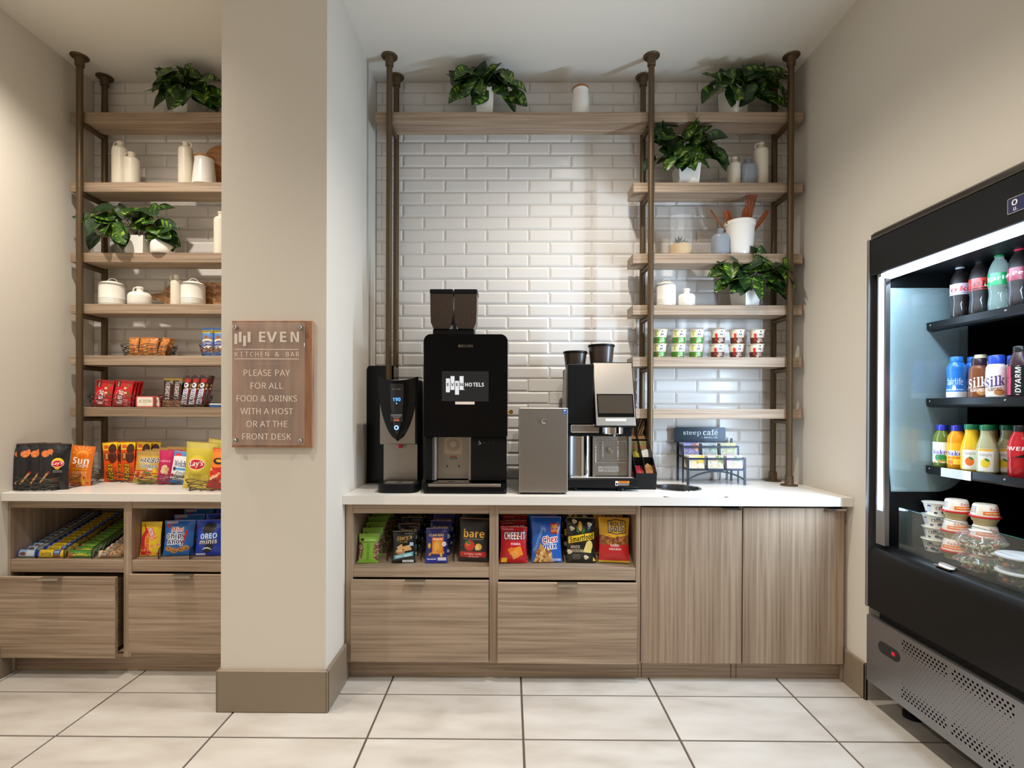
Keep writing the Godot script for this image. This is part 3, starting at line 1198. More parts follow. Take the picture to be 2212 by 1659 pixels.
	g.xf = Transform3D(west, Vector3(1.5495, 0.300, 0.866))
	g.prism(ov, 0.0, 0.002)
	var dp := part("display", g, mat("display_dark", rgb(40, 40, 44), 0.2), t)
	var red := mat("display_red", rgb(200, 30, 50), 0.5)
	red.emission_enabled = true
	red.emission = Color(1.0, 0.08, 0.16)
	red.emission_energy_multiplier = 2.5
	letters("35", 0.013, red, dp, Vector3(1.5474, 0.302, 0.892), 0.018, "mono", 0.0004, west, "digits")
	for z in [0.812, 2.15]:
		for x in [1.690, 2.20]:
			g = G.new()
			g.lathe([Vector2(0.036, 0.0), Vector2(0.036, 0.02), Vector2(0.030, 0.022), Vector2(0.030, 0.1185)], Vector3(x, 0, z), 20)
			part("foot", g, M.black_satin, t)


func _to_box(c: Vector2, p: Vector2, x0: float, x1: float, y0: float, y1: float) -> Vector2:
	var d := p - c
	var k := 1e9
	if absf(d.x) > 1e-6:
		k = minf(k, ((x1 if d.x > 0 else x0) - c.x) / d.x)
	if absf(d.y) > 1e-6:
		k = minf(k, ((y1 if d.y > 0 else y0) - c.y) / d.y)
	return c + d * k


# silver sheet facing -x with two fields of punched holes
func perforated(t: Node3D, x: float, z0: float, z1: float, y0: float, y1: float) -> void:
	var g := G.new()
	var th := 0.0015
	var out := Vector3(-1, 0, 0)
	var fields := [[0.930, 1.150], [1.160, 1.395], [1.560, 1.780], [1.790, 2.025]]
	var fy0 := 0.150
	var fy1 := 0.384
	var rows := 18
	var cols := 13
	var ch := (fy1 - fy0) / rows
	# solid margins
	g.quad(Vector3(x, y0, z0), Vector3(x, y0, z1), Vector3(x, fy0, z1), Vector3(x, fy0, z0), out)
	g.quad(Vector3(x, fy1, z0), Vector3(x, fy1, z1), Vector3(x, y1, z1), Vector3(x, y1, z0), out)
	var prev := z0
	for f in fields:
		g.quad(Vector3(x, fy0, prev), Vector3(x, fy0, f[0]), Vector3(x, fy1, f[0]), Vector3(x, fy1, prev), out)
		prev = f[1]
		var cw: float = (f[1] - f[0]) / (cols + 0.5)
		for j in rows:
			var ya := fy0 + ch * j
			var yc := ya + ch / 2
			var v := (j + 0.5) / rows * 2.0 - 1.0
			var hr := 0.0013 + 0.0032 * smoothstep(0.42, 0.8, absf(v))
			var off := cw * 0.5 if j % 2 else 0.0
			if off > 0.0:
				g.quad(Vector3(x, ya, f[0]), Vector3(x, ya, f[0] + off), Vector3(x, ya + ch, f[0] + off), Vector3(x, ya + ch, f[0]), out)
			else:
				g.quad(Vector3(x, ya, f[1] - cw * 0.5), Vector3(x, ya, f[1]), Vector3(x, ya + ch, f[1]), Vector3(x, ya + ch, f[1] - cw * 0.5), out)
			for i in cols:
				var za: float = f[0] + off + cw * i
				var zc := za + cw / 2
				var n := 8
				for k in n:
					var a0 := TAU * (k + 0.5) / n
					var a1 := TAU * (k + 1.5) / n
					var p0 := Vector2(zc + cos(a0) * hr, yc + sin(a0) * hr)
					var p1 := Vector2(zc + cos(a1) * hr, yc + sin(a1) * hr)
					var e0 := _to_box(Vector2(zc, yc), p0, za, za + cw, ya, ya + ch)
					var e1 := _to_box(Vector2(zc, yc), p1, za, za + cw, ya, ya + ch)
					g.quad(Vector3(x, p0.y, p0.x), Vector3(x, p1.y, p1.x), Vector3(x, e1.y, e1.x), Vector3(x, e0.y, e0.x), out)
					# fill the corner the two rays skip
					if absf(e0.x - e1.x) > 1e-6 and absf(e0.y - e1.y) > 1e-6:
						var cx := za + cw if maxf(e0.x, e1.x) > za + cw - 1e-6 else za
						var cy := ya + ch if maxf(e0.y, e1.y) > ya + ch - 1e-6 else ya
						g.flat(Vector3(x, e0.y, e0.x), Vector3(x, cy, cx), Vector3(x, e1.y, e1.x), out)
	g.quad(Vector3(x, fy0, prev), Vector3(x, fy0, z1), Vector3(x, fy1, z1), Vector3(x, fy1, prev), out)
	# returns at the edges
	g.box(Vector3(x + 0.0002, y1 - th, z0), Vector3(x + 0.03, y1, z1))
	g.box(Vector3(x + 0.0002, y0, z0), Vector3(x + 0.03, y0 + th, z1))
	g.box(Vector3(x + 0.0002, y0, z0), Vector3(x + 0.034, y1, z0 + th))
	part("perforated_panel", g, M.cooler_silver, t)


# ---------------------------------------------------------------- machines on the coffee counter
func bx(called: String, lo: Vector3, hi: Vector3, m: Material, parent: Node, bev := 0.0, label := "") -> MeshInstance3D:
	var g := G.new()
	g.box(lo, hi, bev)
	return part(called, g, m, parent, label)

func rounded(x0: float, y0: float, x1: float, y1: float, r: Array, seg := 6) -> Array:
	# corners: lower left, lower right, upper right, upper left
	var out := []
	var c := [Vector2(x0 + r[0], y0 + r[0]), Vector2(x1 - r[1], y0 + r[1]), Vector2(x1 - r[2], y1 - r[2]), Vector2(x0 + r[3], y1 - r[3])]
	for k in 4:
		for i in seg + 1:
			var a: float = PI + PI / 2 * k + PI / 2 * i / seg
			out.append(c[k] + Vector2(cos(a), sin(a)) * r[k])
			if r[k] <= 0.0:
				break
	return out

# picture standing on the plane z, facing the room
func picture(called: String, x0: float, x1: float, y0: float, y1: float, z: float, m: Material, parent: Node) -> MeshInstance3D:
	var g := G.new()
	g.quad(Vector3(x0, y0, z), Vector3(x1, y0, z), Vector3(x1, y1, z), Vector3(x0, y1, z), Vector3.BACK)
	return part(called, g, m, parent)

func machines() -> void:
	corner_housing()
	hot_water()
	coffee_machine()
	milk_fridge()
	espresso_machine()
	caddy()
	tea_rack()


func corner_housing() -> void:
	var g := G.new()
	g.prism(rounded(-0.772, HC, -0.628, 1.514, [0.002, 0.002, 0.006, 0.016]), 0.064, 0.19, true)
	single("tall_housing", g, M.black_gloss, "tall black housing in the corner behind the hot water dispenser", "housing")


func hot_water() -> void:
	var t := wthing("hot_water_dispenser", "slim hot water dispenser with blue digits beside the pillar", "dispenser", Vector3(-0.553, HC, 0.33))
	bx("body", Vector3(-0.640, 0.900, 0.232), Vector3(-0.462, 1.428, 0.352), M.black_satin, t, 0.006)
	bx("steel_column", Vector3(-0.641, 0.908, 0.3525), Vector3(-0.468, 1.112, 0.357), M.brushed_steel, t, 0.001)
	bx("head", Vector3(-0.643, 1.106, 0.3575), Vector3(-0.464, 1.425, 0.428), M.brushed_steel, t, 0.004)
	bx("side_cover", Vector3(-0.4635, 1.106, 0.30), Vector3(-0.4560, 1.428, 0.430), M.black_satin, t, 0.002)
	# shield with a round lower tip
	var face := func(v: float, s: float, z0: float, bulge: float, top: float, bot: float, cut: float) -> Array:
		var row := []
		var half: float = 0.0985 * s * pow(maxf(0.0, 1.0 - pow(v, 2.1)), 0.62)
		for i in 13:
			var u := i / 6.0 - 1.0
			var y: float = lerpf(top, bot, v) - cut * (1.0 - u * u) * (1.0 - v)
			row.append(Vector3(-0.5535 + half * u, y, z0 + bulge * (1.0 - u * u) * (0.55 + 0.45 * (1.0 - v))))
		return row
	var g := G.new()
	var p := []
	for j in 15:
		p.append(face.call(1.0 - j / 14.0, 1.0, 0.4285, 0.028, 1.441, 1.122, 0.020))
	g.grid(p)
	var rim := []
	for j in 15:
		rim.append([p[j][12], p[j][12] - Vector3(0, 0, 0.02)])
	g.grid(rim, true)
	var sh := part("shield", g, M.black_gloss, t)
	g = G.new()
	p = []
	for j in 13:
		p.append(face.call(1.0 - j / 12.0, 0.70, 0.4325, 0.026, 1.405, 1.150, 0.0))
	g.grid(p)
	var pn := part("control_panel", g, mat("panel_grey", rgb(34, 35, 38), 0.3), sh)
	var z := 0.4592
	letters("BUNN", 0.0075, M.bright_steel, pn, Vector3(-0.549, 1.378, z + 0.0005), 0.030, "bold", 0.0004)
	g = G.new()
	g.xf = Transform3D(Basis(Vector3.RIGHT, Vector3.BACK, Vector3.DOWN), Vector3(-0.570, 1.378, z))
	g.lathe([Vector2(0.0045, 0.0), Vector2(0.0045, 0.0006), Vector2(0.0, 0.0007)], Vector3.ZERO, 14)
	part("logo_dot", g, M.bright_steel, pn)
	var blue := mat("digit_blue", rgb(120, 200, 255), 0.5)
	blue.emission_enabled = true
	blue.emission = Color(0.25, 0.55, 1.0)
	blue.emission_energy_multiplier = 4.0
	letters("190", 0.0165, blue, pn, Vector3(-0.5525, 1.328, z + 0.0006), 0.036, "mono", 0.0004, Basis.IDENTITY, "digits")
	var key := mat("key_light", rgb(170, 205, 255), 0.5)
	key.emission_enabled = true
	key.emission = Color(0.45, 0.65, 1.0)
	key.emission_energy_multiplier = 2.2
	for e in [[-0.5535, 1.3085, 0.0028, "indicator"], [-0.5545, 1.190, 0.0112, "button"]]:
		g = G.new()
		g.xf = Transform3D(Basis(Vector3.RIGHT, Vector3.BACK, Vector3.DOWN), Vector3(e[0], e[1], z - (0.004 if e[2] > 0.01 else 0.0)))
		g.lathe([Vector2(e[2], 0.0), Vector2(e[2], 0.0015), Vector2(e[2] * 0.8, 0.0022), Vector2(e[2] * 0.55, 0.0022)], Vector3.ZERO, 20)
		part(e[3], g, key, pn)
	var pic := Pic.new(96, 60, rgb(34, 35, 38))
	pic.lines(8, 6, 80, 2, 9, rgb(190, 190, 190)).lines(22, 26, 52, 1, 9, rgb(180, 180, 180), 5).rect(27, 38, 42, 17, rgb(180, 120, 90)).rect(29, 40, 38, 7, rgb(200, 70, 30))
	picture("print", -0.585, -0.523, 1.219, 1.258, z - 0.0012, pmat("dispenser_print", pic, 0.5), pn)
	bx("nozzle", Vector3(-0.560, 1.084, 0.372), Vector3(-0.542, 1.1055, 0.390), mat("nozzle_red", rgb(196, 40, 34), 0.35), t, 0.003)
	# drip tray
	g = G.new()
	g.xf = Transform3D(Basis(Vector3.RIGHT, Vector3.FORWARD, Vector3.UP), Vector3(0, 0.878, 0.515))
	# polygon in x and depth, extruded upwards
	g.prism(rounded(-0.640, 0.0, -0.444, 0.14, [0.05, 0.05, 0.004, 0.004]), 0.0, 0.042, true)
	var tr := part("drip_tray", g, M.black_satin, t)
	bx("tray_grid", Vector3(-0.608, 0.9202, 0.405), Vector3(-0.470, 0.9212, 0.488), M.brushed_steel, tr)
	for k in 8:
		g = G.new()
		g.xf = Transform3D(Basis(Vector3.UP, PI * k / 8.0), Vector3(-0.540, 0.9212, 0.446))
		g.cbox(Vector3(0, 0.0002, 0), Vector3(0.034, 0.0005, 0.002))
		part("drain_slot", g, M.black_plain, tr)


func coffee_machine() -> void:
	var t := wthing("coffee_machine", "large glossy black coffee machine with bean hoppers and a lit screen", "coffee machine", Vector3(-0.213, HC, 0.30))
	bx("body", Vector3(-0.408, 0.932, 0.085), Vector3(-0.018, 1.615, 0.395), M.black_satin, t, 0.006)
	var g := G.new()
	g.prism(rounded(-0.416, 1.146, -0.011, 1.643, [0.012, 0.012, 0.034, 0.034], 8), 0.396, 0.490, true)
	var dr := part("door", g, M.black_gloss, t)
	var pic := Pic.new(448, 288, rgb(42, 42, 43))
	var bars := [[37, 68], [81, 45], [125, 91], [169, 45]]
	for b in bars:
		pic.rect(b[0], b[1], 39, 134, rgb(255, 255, 255))
	for k in 4:
		pic.text("EVEN"[k], bars[k][0] + 19.5, 127, 0, 30, rgb(30, 30, 30), "bold")
	pic.rect(210, 173, 7, 7, rgb(240, 240, 240)).text("HOTELS", 314, 127, 183, 38, rgb(255, 255, 255), "bold")
	var sm := mat("screen_lit", Color.BLACK, 0.2)
	sm.emission_enabled = true
	sm.emission_texture = pic.tex()
	sm.emission = Color.BLACK
	sm.emission_energy_multiplier = 1.0
	bx("screen_bezel", Vector3(-0.328, 1.3185, 0.4902), Vector3(-0.102, 1.4645, 0.4908), M.black_plain, dr)
	picture("screen", -0.3265, -0.1035, 1.3200, 1.4630, 0.4912, sm, dr)
	letters("BUNN", 0.0125, M.bright_steel, dr, Vector3(-0.207, 1.586, 0.4903), 0.055, "bold", 0.0005)
	g = G.new()
	g.xf = Transform3D(Basis(Vector3.RIGHT, Vector3.BACK, Vector3.DOWN), Vector3(-0.243, 1.586, 0.4903))
	g.lathe([Vector2(0.0072, 0.0), Vector2(0.0072, 0.0006), Vector2(0.0, 0.0007)], Vector3.ZERO, 16)
	part("logo_dot", g, M.bright_steel, dr)
	bx("paper_strip", Vector3(-0.263, 1.3045, 0.4902), Vector3(-0.170, 1.3175, 0.4907), mat("paper_cream", rgb(226, 214, 200), 0.7), dr)
	# lower front: black cheek, steel brewing recess, black panel with touch symbols
	bx("left_cheek", Vector3(-0.412, 0.932, 0.3955), Vector3(-0.372, 1.1455, 0.468), M.black_satin, t, 0.004)
	for e in [[-0.371, -0.359], [-0.201, -0.188]]:
		bx("recess_post", Vector3(e[0], 0.934, 0.400), Vector3(e[1], 1.1455, 0.462), M.brushed_steel, t, 0.001)
	bx("recess_plate", Vector3(-0.3585, 0.934, 0.3955), Vector3(-0.2015, 1.1455, 0.3985), M.brushed_steel, t)
	bx("right_panel", Vector3(-0.1875, 0.932, 0.3955), Vector3(-0.015, 1.1455, 0.468), M.black_satin, t, 0.004)
	g = G.new()
	var arch := [Vector2(-0.327, 1.056)]
	arch.append(Vector2(-0.237, 1.056))
	for k in 13:
		var a := PI * k / 12
		arch.append(Vector2(-0.282 + cos(a) * 0.045, 1.105 + sin(a) * 0.0395))
	g.prism(arch, 0.3988, 0.4005)
	var pl := part("vent_plate", g, mat("vent_steel", rgb(186, 172, 156), 0.4, 0.9), t)
	for k in 22:
		g = G.new()
		g.xf = Transform3D(Basis(Vector3.BACK, TAU * k / 22.0), Vector3(-0.282, 1.105, 0.4006))
		g.box(Vector3(0.016, -0.0009, 0), Vector3(0.037, 0.0009, 0.0003))
		part("vent_slot", g, M.black_plain, pl)
	for x in [-0.312, -0.252]:
		g = G.new()
		g.xf = Transform3D(Basis(Vector3.RIGHT, Vector3.BACK, Vector3.DOWN), Vector3(x, 0.996, 0.3986))
		g.lathe([Vector2(0.0045, 0.0), Vector2(0.0045, 0.001), Vector2(0.0, 0.0012)], Vector3.ZERO, 12)
		part("bolt", g, M.black_plain, pl)
	pic = Pic.new(80, 40, rgb(20, 20, 20))
	pic.rect(0, 0, 80, 15, rgb(224, 110, 28)).lines(10, 4, 60, 1, 12, rgb(40, 20, 10)).lines(8, 20, 64, 2, 9, rgb(210, 210, 210))
	picture("warning_label", -0.298, -0.264, 1.032, 1.048, 0.3988, pmat("coffee_warning", pic, 0.5), pl)
	letters("OK", 0.0055, M.dark_grey, t, Vector3(-0.103, 1.1195, 0.4683), 0.0, "", 0.0004, Basis.IDENTITY, "symbol")
	for e in [[-0.124, -1.0], [-0.080, 1.0]]:
		g = G.new()
		var s: float = e[1]
		g.prism([Vector2(e[0] - 0.0045 * s, 1.1155), Vector2(e[0] + 0.0045 * s, 1.1195), Vector2(e[0] - 0.0045 * s, 1.1235)], 0.4682, 0.4686)
		part("symbol", g, M.dark_grey, t)
	letters("X", 0.007, M.dark_grey, t, Vector3(-0.060, 1.1195, 0.4683), 0.0, "", 0.0004, Basis.IDENTITY, "symbol")
	# wheelchair sign
	g = G.new()
	var ring := []
	for k in 15:
		ring.append(Vector3(-0.1475 + cos(-2.6 + 4.4 * k / 14.0) * 0.0052, 1.1165 + sin(-2.6 + 4.4 * k / 14.0) * 0.0052, 0.4684))
	g.tube(ring, 0.0008, 5)
	g.tube([Vector3(-0.1485, 1.1285, 0.4684), Vector3(-0.1478, 1.1200, 0.4684), Vector3(-0.1435, 1.1195, 0.4684), Vector3(-0.1405, 1.1135, 0.4684)], 0.0009, 5)
	part("symbol", g, M.white_plain, t)
	# base tray
	g = G.new()
	g.xf = Transform3D(Basis(Vector3.RIGHT, Vector3.FORWARD, Vector3.UP), Vector3(0, 0.878, 0.522))
	g.prism(rounded(-0.412, 0.0, -0.014, 0.43, [0.018, 0.018, 0.004, 0.004]), 0.0, 0.0505, true)
	var ba := part("base", g, M.black_gloss, t)
	bx("steel_strip", Vector3(-0.388, 0.9125, 0.5222), Vector3(-0.042, 0.9255, 0.5245), M.brushed_steel, ba, 0.0005)
	bx("tray_top", Vector3(-0.375, 0.9287, 0.404), Vector3(-0.196, 0.9300, 0.516), M.chrome, ba)
	for k in 6:
		g = G.new()
		g.xf = Transform3D(Basis(Vector3.UP, PI * k / 6.0), Vector3(-0.285, 0.9302, 0.470))
		g.cbox(Vector3(0, 0.0002, 0), Vector3(0.036, 0.0004, 0.0022))
		part("drain_slot", g, M.black_plain, ba)
	# bean hoppers
	var beans := mat("coffee_beans", Color.WHITE, 0.28)
	beans.albedo_texture = noise_tex(0.11, 2, [[0.0, rgb(14, 9, 6)], [0.45, rgb(38, 25, 16)], [0.7, rgb(66, 46, 30)], [1.0, rgb(96, 70, 46)]], 31, 256)
	beans.uv1_triplanar = true
	beans.uv1_scale = Vector3(5, 5, 5)
	beans.clearcoat_enabled = true
	beans.clearcoat = 0.6
	for e in [-0.3495, -0.2265]:
		g = G.new()
		g.prism([Vector2(e - 0.040, 1.690), Vector2(e + 0.040, 1.690), Vector2(e + 0.054, 1.722), Vector2(e + 0.056, 1.770), Vector2(e + 0.0575, 1.868), Vector2(e - 0.0575, 1.868), Vector2(e - 0.056, 1.770), Vector2(e - 0.054, 1.722)], 0.235, 0.352)
		var h := part("bean_hopper", g, beans, t)
		bx("lid", Vector3(e - 0.0595, 1.8683, 0.232), Vector3(e + 0.0595, 1.8915, 0.355), M.black_satin, h, 0.004)
	bx("hopper_collar", Vector3(-0.394, 1.6155, 0.24), Vector3(-0.182, 1.6897, 0.345), M.black_satin, t, 0.004)
	g = G.new()
	g.prism([Vector2(-0.2985, 1.693), Vector2(-0.2745, 1.693), Vector2(-0.285, 1.750), Vector2(-0.2865, 1.80), Vector2(-0.2905, 1.80)], 0.300, 0.301)
	part("plastic_strip", g, mat("plastic_strip", rgb(150, 150, 152), 0.3), t)
	# brass key in the side
	g = G.new()
	g.tube([Vector3(-0.0178, 1.268, 0.37), Vector3(-0.004, 1.268, 0.37)], 0.003, 8)
	g.xf = Transform3D(Basis.IDENTITY, Vector3(0.006, 1.268, 0.37))
	g.prism(rounded(-0.011, -0.0105, 0.011, 0.0105, [0.009, 0.009, 0.009, 0.009]), -0.0015, 0.0015)
	part("key", g, mat("brass", rgb(190, 148, 74), 0.3, 0.9), t, "small brass key")


func milk_fridge() -> void:
	var t := wthing("mini_fridge", "small stainless steel milk fridge with lock between the coffee machines", "mini fridge", Vector3(0.160, HC, 0.33))
	bx("cabinet", Vector3(0.048, 0.890, 0.14), Vector3(0.272, 1.286, 0.5055), mat("fridge_grey", rgb(150, 148, 146), 0.35, 0.8), t, 0.003)
	bx("door", Vector3(0.045, 0.888, 0.508), Vector3(0.275, 1.2885, 0.5345), M.brushed_steel, t, 0.0025)
	var g := G.new()
	g.xf = Transform3D(Basis(Vector3.RIGHT, Vector3.BACK, Vector3.DOWN), Vector3(0.162, 1.226, 0.5345))
	g.lathe([Vector2(0.0125, 0.0), Vector2(0.012, 0.003), Vector2(0.0085, 0.0042), Vector2(0.0075, 0.003), Vector2(0.0, 0.003)], Vector3.ZERO, 24)
	var lk := part("lock", g, M.chrome, t)
	bx("keyhole", Vector3(0.1612, 1.2215, 0.5374), Vector3(0.1628, 1.2305, 0.5378), M.black_plain, lk)
	var pic := Pic.new(32, 44, rgb(42, 84, 148))
	pic.rect(8, 6, 18, 13, rgb(190, 205, 225)).lines(6, 26, 20, 3, 5, rgb(130, 165, 210))
	picture("sticker", 0.2505, 0.2690, 1.2600, 1.2845, 0.5348, pmat("fridge_sticker", pic, 0.4), t)
	for x in [0.060, 0.260]:
		for z in [0.17, 0.495]:
			g = G.new()
			g.lathe([Vector2(0.011, 0.0), Vector2(0.011, 0.0122)], Vector3(x, HC, z), 12)
			part("foot", g, M.black_satin, t)


func espresso_machine() -> void:
	var t := wthing("espresso_machine", "steel and black espresso machine with blank touch screen and two round hoppers", "espresso machine", Vector3(0.455, HC, 0.25))
	bx("body", Vector3(0.297, 0.943, 0.075), Vector3(0.612, 1.500, 0.325), M.black_satin, t, 0.004)
	bx("left_panel", Vector3(0.289, 1.212, 0.3255), Vector3(0.420, 1.508, 0.400), M.black_satin, t, 0.003)
	# tilted steel front
	var g := G.new()
	var prof := [Vector2(0.348, 1.522), Vector2(0.452, 1.199), Vector2(0.436, 1.193), Vector2(0.326, 1.205), Vector2(0.326, 1.522)]
	g.xf = Transform3D(Basis(Vector3.BACK, Vector3.UP, Vector3.LEFT), Vector3.ZERO)
	g.prism(prof, -0.6205, -0.4210)
	part("front_housing", g, M.black_satin, t)
	var tilt := Transform3D(Basis(Vector3.RIGHT, Vector2(0.348, 1.522).angle_to_point(Vector2(0.452, 1.199)) + PI / 2), Vector3(0.5205, 1.3605, 0.4010))
	# frame on the slope: x right, y up the slope, z out
	var up := Vector3(0, 0.323, -0.104).normalized()
	tilt.basis = Basis(Vector3.RIGHT, up, Vector3.RIGHT.cross(up))
	g = G.new()
	g.xf = tilt
	g.cbox(Vector3(0, 0, 0.0008), Vector3(0.193, 0.330, 0.0012), 0.0005)
	var fp := part("front_plate", g, M.brushed_steel, t)
	g = G.new()
	g.xf = tilt
	g.cbox(Vector3(0.002, -0.062, 0.0026), Vector3(0.180, 0.120, 0.0022), 0.0008)
	var sc := part("screen_bezel", g, M.black_gloss, fp)
	g = G.new()
	g.xf = tilt
	g.cbox(Vector3(0.002, -0.056, 0.0040), Vector3(0.168, 0.094, 0.0005))
	part("screen", g, mat("blank_screen", rgb(62, 54, 46), 0.18), sc)
	g = G.new()
	g.xf = tilt
	g.cbox(Vector3(0.0, -0.136, 0.0018), Vector3(0.100, 0.0125, 0.0006))
	part("paper_strip", g, M.paper_cream, fp)
	# hoppers
	for e in [[0.346, 0.235, 1.5005, 1.588, 0.064], [0.482, 0.245, 1.5005, 1.622, 0.070]]:
		g = G.new()
		var h: float = e[3] - e[2]
		g.lathe([Vector2(e[4] * 0.80, 0.0), Vector2(e[4] * 0.95, h - 0.013), Vector2(0, h - 0.013)], Vector3(e[0], e[2], e[1]), 28)
		var hp := part("bean_hopper", g, M.coffee_beans, t)
		g = G.new()
		g.lathe([Vector2(e[4] * 0.97, h - 0.0128), Vector2(e[4], h - 0.010), Vector2(e[4], h - 0.002), Vector2(e[4] * 0.97, h), Vector2(0, h + 0.001)], Vector3(e[0], e[2], e[1]), 28)
		part("lid", g, M.black_satin, hp)
	# side plate of steel seen on the left
	g = G.new()
	g.xf = Transform3D(Basis(Vector3.BACK, Vector3.UP, Vector3.LEFT), Vector3.ZERO)
	g.prism([Vector2(0.10, 1.18), Vector2(0.10, 1.40), Vector2(0.16, 1.46), Vector2(0.24, 1.498), Vector2(0.32, 1.498), Vector2(0.32, 1.18)], -0.2965, -0.2925)
	part("side_plate", g, M.brushed_steel, t)
	bx("middle_band", Vector3(0.297, 1.148, 0.3255), Vector3(0.612, 1.2115, 0.388), M.black_satin, t, 0.002)
	bx("steel_lip", Vector3(0.305, 1.166, 0.3885), Vector3(0.448, 1.207, 0.398), M.brushed_steel, t, 0.004)
	g = G.new()
	g.lathe([Vector2(0.052, 1.160), Vector2(0.055, 1.163), Vector2(0.055, 1.194), Vector2(0, 1.194)], Vector3(0.513, 0, 0.392), 32)
	var sp := part("spout", g, M.chrome, t)
	g = G.new()
	g.lathe([Vector2(0.0, 1.149), Vector2(0.006, 1.149), Vector2(0.006, 1.1598)], Vector3(0.518, 0, 0.415), 12)
	part("nozzle", g, mat("nozzle_clear", rgb(190, 186, 176), 0.2), sp)
	# bulged steel front of the left half
	g = G.new()
	var rows := [[], []]
	for i in 13:
		var u := i / 6.0 - 1.0
		rows[0].append(Vector3(0.355 + 0.057 * u, 0.944, 0.345 + 0.045 * sqrt(maxf(0.0, 1.0 - u * u * 0.9))))
		rows[1].append(Vector3(0.355 + 0.057 * u, 1.1475, 0.345 + 0.045 * sqrt(maxf(0.0, 1.0 - u * u * 0.9))))
	g.grid(rows)
	g.box(Vector3(0.298, 0.944, 0.3255), Vector3(0.412, 1.1475, 0.357))
	part("bulged_front", g, M.chrome, t)
	# right half: posts and plate with a folding cup grid
	for e in [[0.4185, 0.433], [0.600, 0.6145]]:
		bx("post", Vector3(e[0], 0.944, 0.3255), Vector3(e[1], 1.1475, 0.375), M.brushed_steel, t, 0.001)
	var pt := bx("cup_panel", Vector3(0.4332, 0.944, 0.3255), Vector3(0.5998, 1.1475, 0.352), M.brushed_steel, t)
	for k in 14:
		var y := 1.028 + 0.0066 * k
		g = G.new()
		g.tube([Vector3(0.438, y, 0.3545), Vector3(0.590, y, 0.3545)], 0.0009, 5)
		part("grid_wire", g, M.bright_steel, pt)
	for x in [0.472, 0.549]:
		g = G.new()
		g.tube([Vector3(x, 1.024, 0.3562), Vector3(x, 1.120, 0.3562)], 0.0011, 5)
		part("grid_wire", g, M.bright_steel, pt)
	g = G.new()
	g.tube([Vector3(0.436, 1.014, 0.366), Vector3(0.436, 1.06, 0.357), Vector3(0.438, 1.118, 0.356), Vector3(0.444, 1.122, 0.356), Vector3(0.586, 1.122, 0.356), Vector3(0.592, 1.118, 0.356), Vector3(0.594, 1.06, 0.357), Vector3(0.597, 1.014, 0.366), Vector3(0.436, 1.014, 0.366)], 0.0018, 6)
	part("grid_frame", g, M.bright_steel, pt)
	g = G.new()
	g.xf = Transform3D(Basis(Vector3.RIGHT, Vector3.BACK, Vector3.DOWN), Vector3(0.512, 1.077, 0.3565))
	g.lathe([Vector2(0.0155, 0.0), Vector2(0.0155, 0.0012), Vector2(0.0, 0.0014)], Vector3.ZERO, 24)
	part("grid_disc", g, M.brushed_steel, pt)
	var pic := Pic.new(208, 52, rgb(166, 156, 144))
	pic.text("MAIN ON/OFF SWITCH", 120, 16, 162, 12, rgb(70, 64, 60), "bold").text("BEHIND THIS PANEL", 122, 35, 150, 12, rgb(70, 64, 60), "bold").poly([Vector2(8, 26), Vector2(18, 20), Vector2(18, 23), Vector2(30, 23), Vector2(30, 29), Vector2(18, 29), Vector2(18, 32)], rgb(60, 56, 52))
	picture("panel_label", 0.451, 0.5555, 0.9660, 0.9925, 0.3526, pmat("switch_label", pic, 0.4), pt)
	# drip tray with feet
	g = G.new()
	g.xf = Transform3D(Basis(Vector3.BACK, Vector3.UP, Vector3.LEFT), Vector3.ZERO)
	g.prism([Vector2(0.12, 0.9425), Vector2(0.425, 0.9425), Vector2(0.437, 0.936), Vector2(0.437, 0.903), Vector2(0.420, 0.893), Vector2(0.12, 0.893)], -0.632, -0.290)
	var tr := part("drip_tray", g, M.black_satin, t)
	bx("tray_grid", Vector3(0.305, 0.9427, 0.378), Vector3(0.615, 0.9437, 0.422), mat("tray_steel", rgb(216, 206, 196), 0.35, 0.6), tr)
	pic = Pic.new(128, 42, rgb(18, 18, 18))
	pic.rect(2, 2, 24, 38, rgb(225, 225, 225)).ell(14, 26, 8, 10, rgb(30, 30, 30)).rect(29, 2, 97, 17, rgb(240, 134, 18)).text("WARNING", 84, 10.5, 56, 9, rgb(40, 24, 10), "bold").poly([Vector2(42, 16), Vector2(48, 5), Vector2(54, 16)], rgb(40, 24, 10)).lines(31, 23, 92, 3, 6, rgb(220, 220, 220))
	picture("warning_label", 0.519, 0.590, 0.9065, 0.9315, 0.4373, pmat("espresso_warning", pic, 0.45), tr)
	for e in [[0.325, 0.40, 0.012], [0.552, 0.40, 0.022], [0.325, 0.15, 0.014], [0.592, 0.15, 0.014]]:
		g = G.new()
		g.lathe([Vector2(e[2], 0.0), Vector2(e[2] * 0.9, 0.0155)], Vector3(e[0], HC, e[1]), 16)
		part("foot", g, M.black_satin, t)


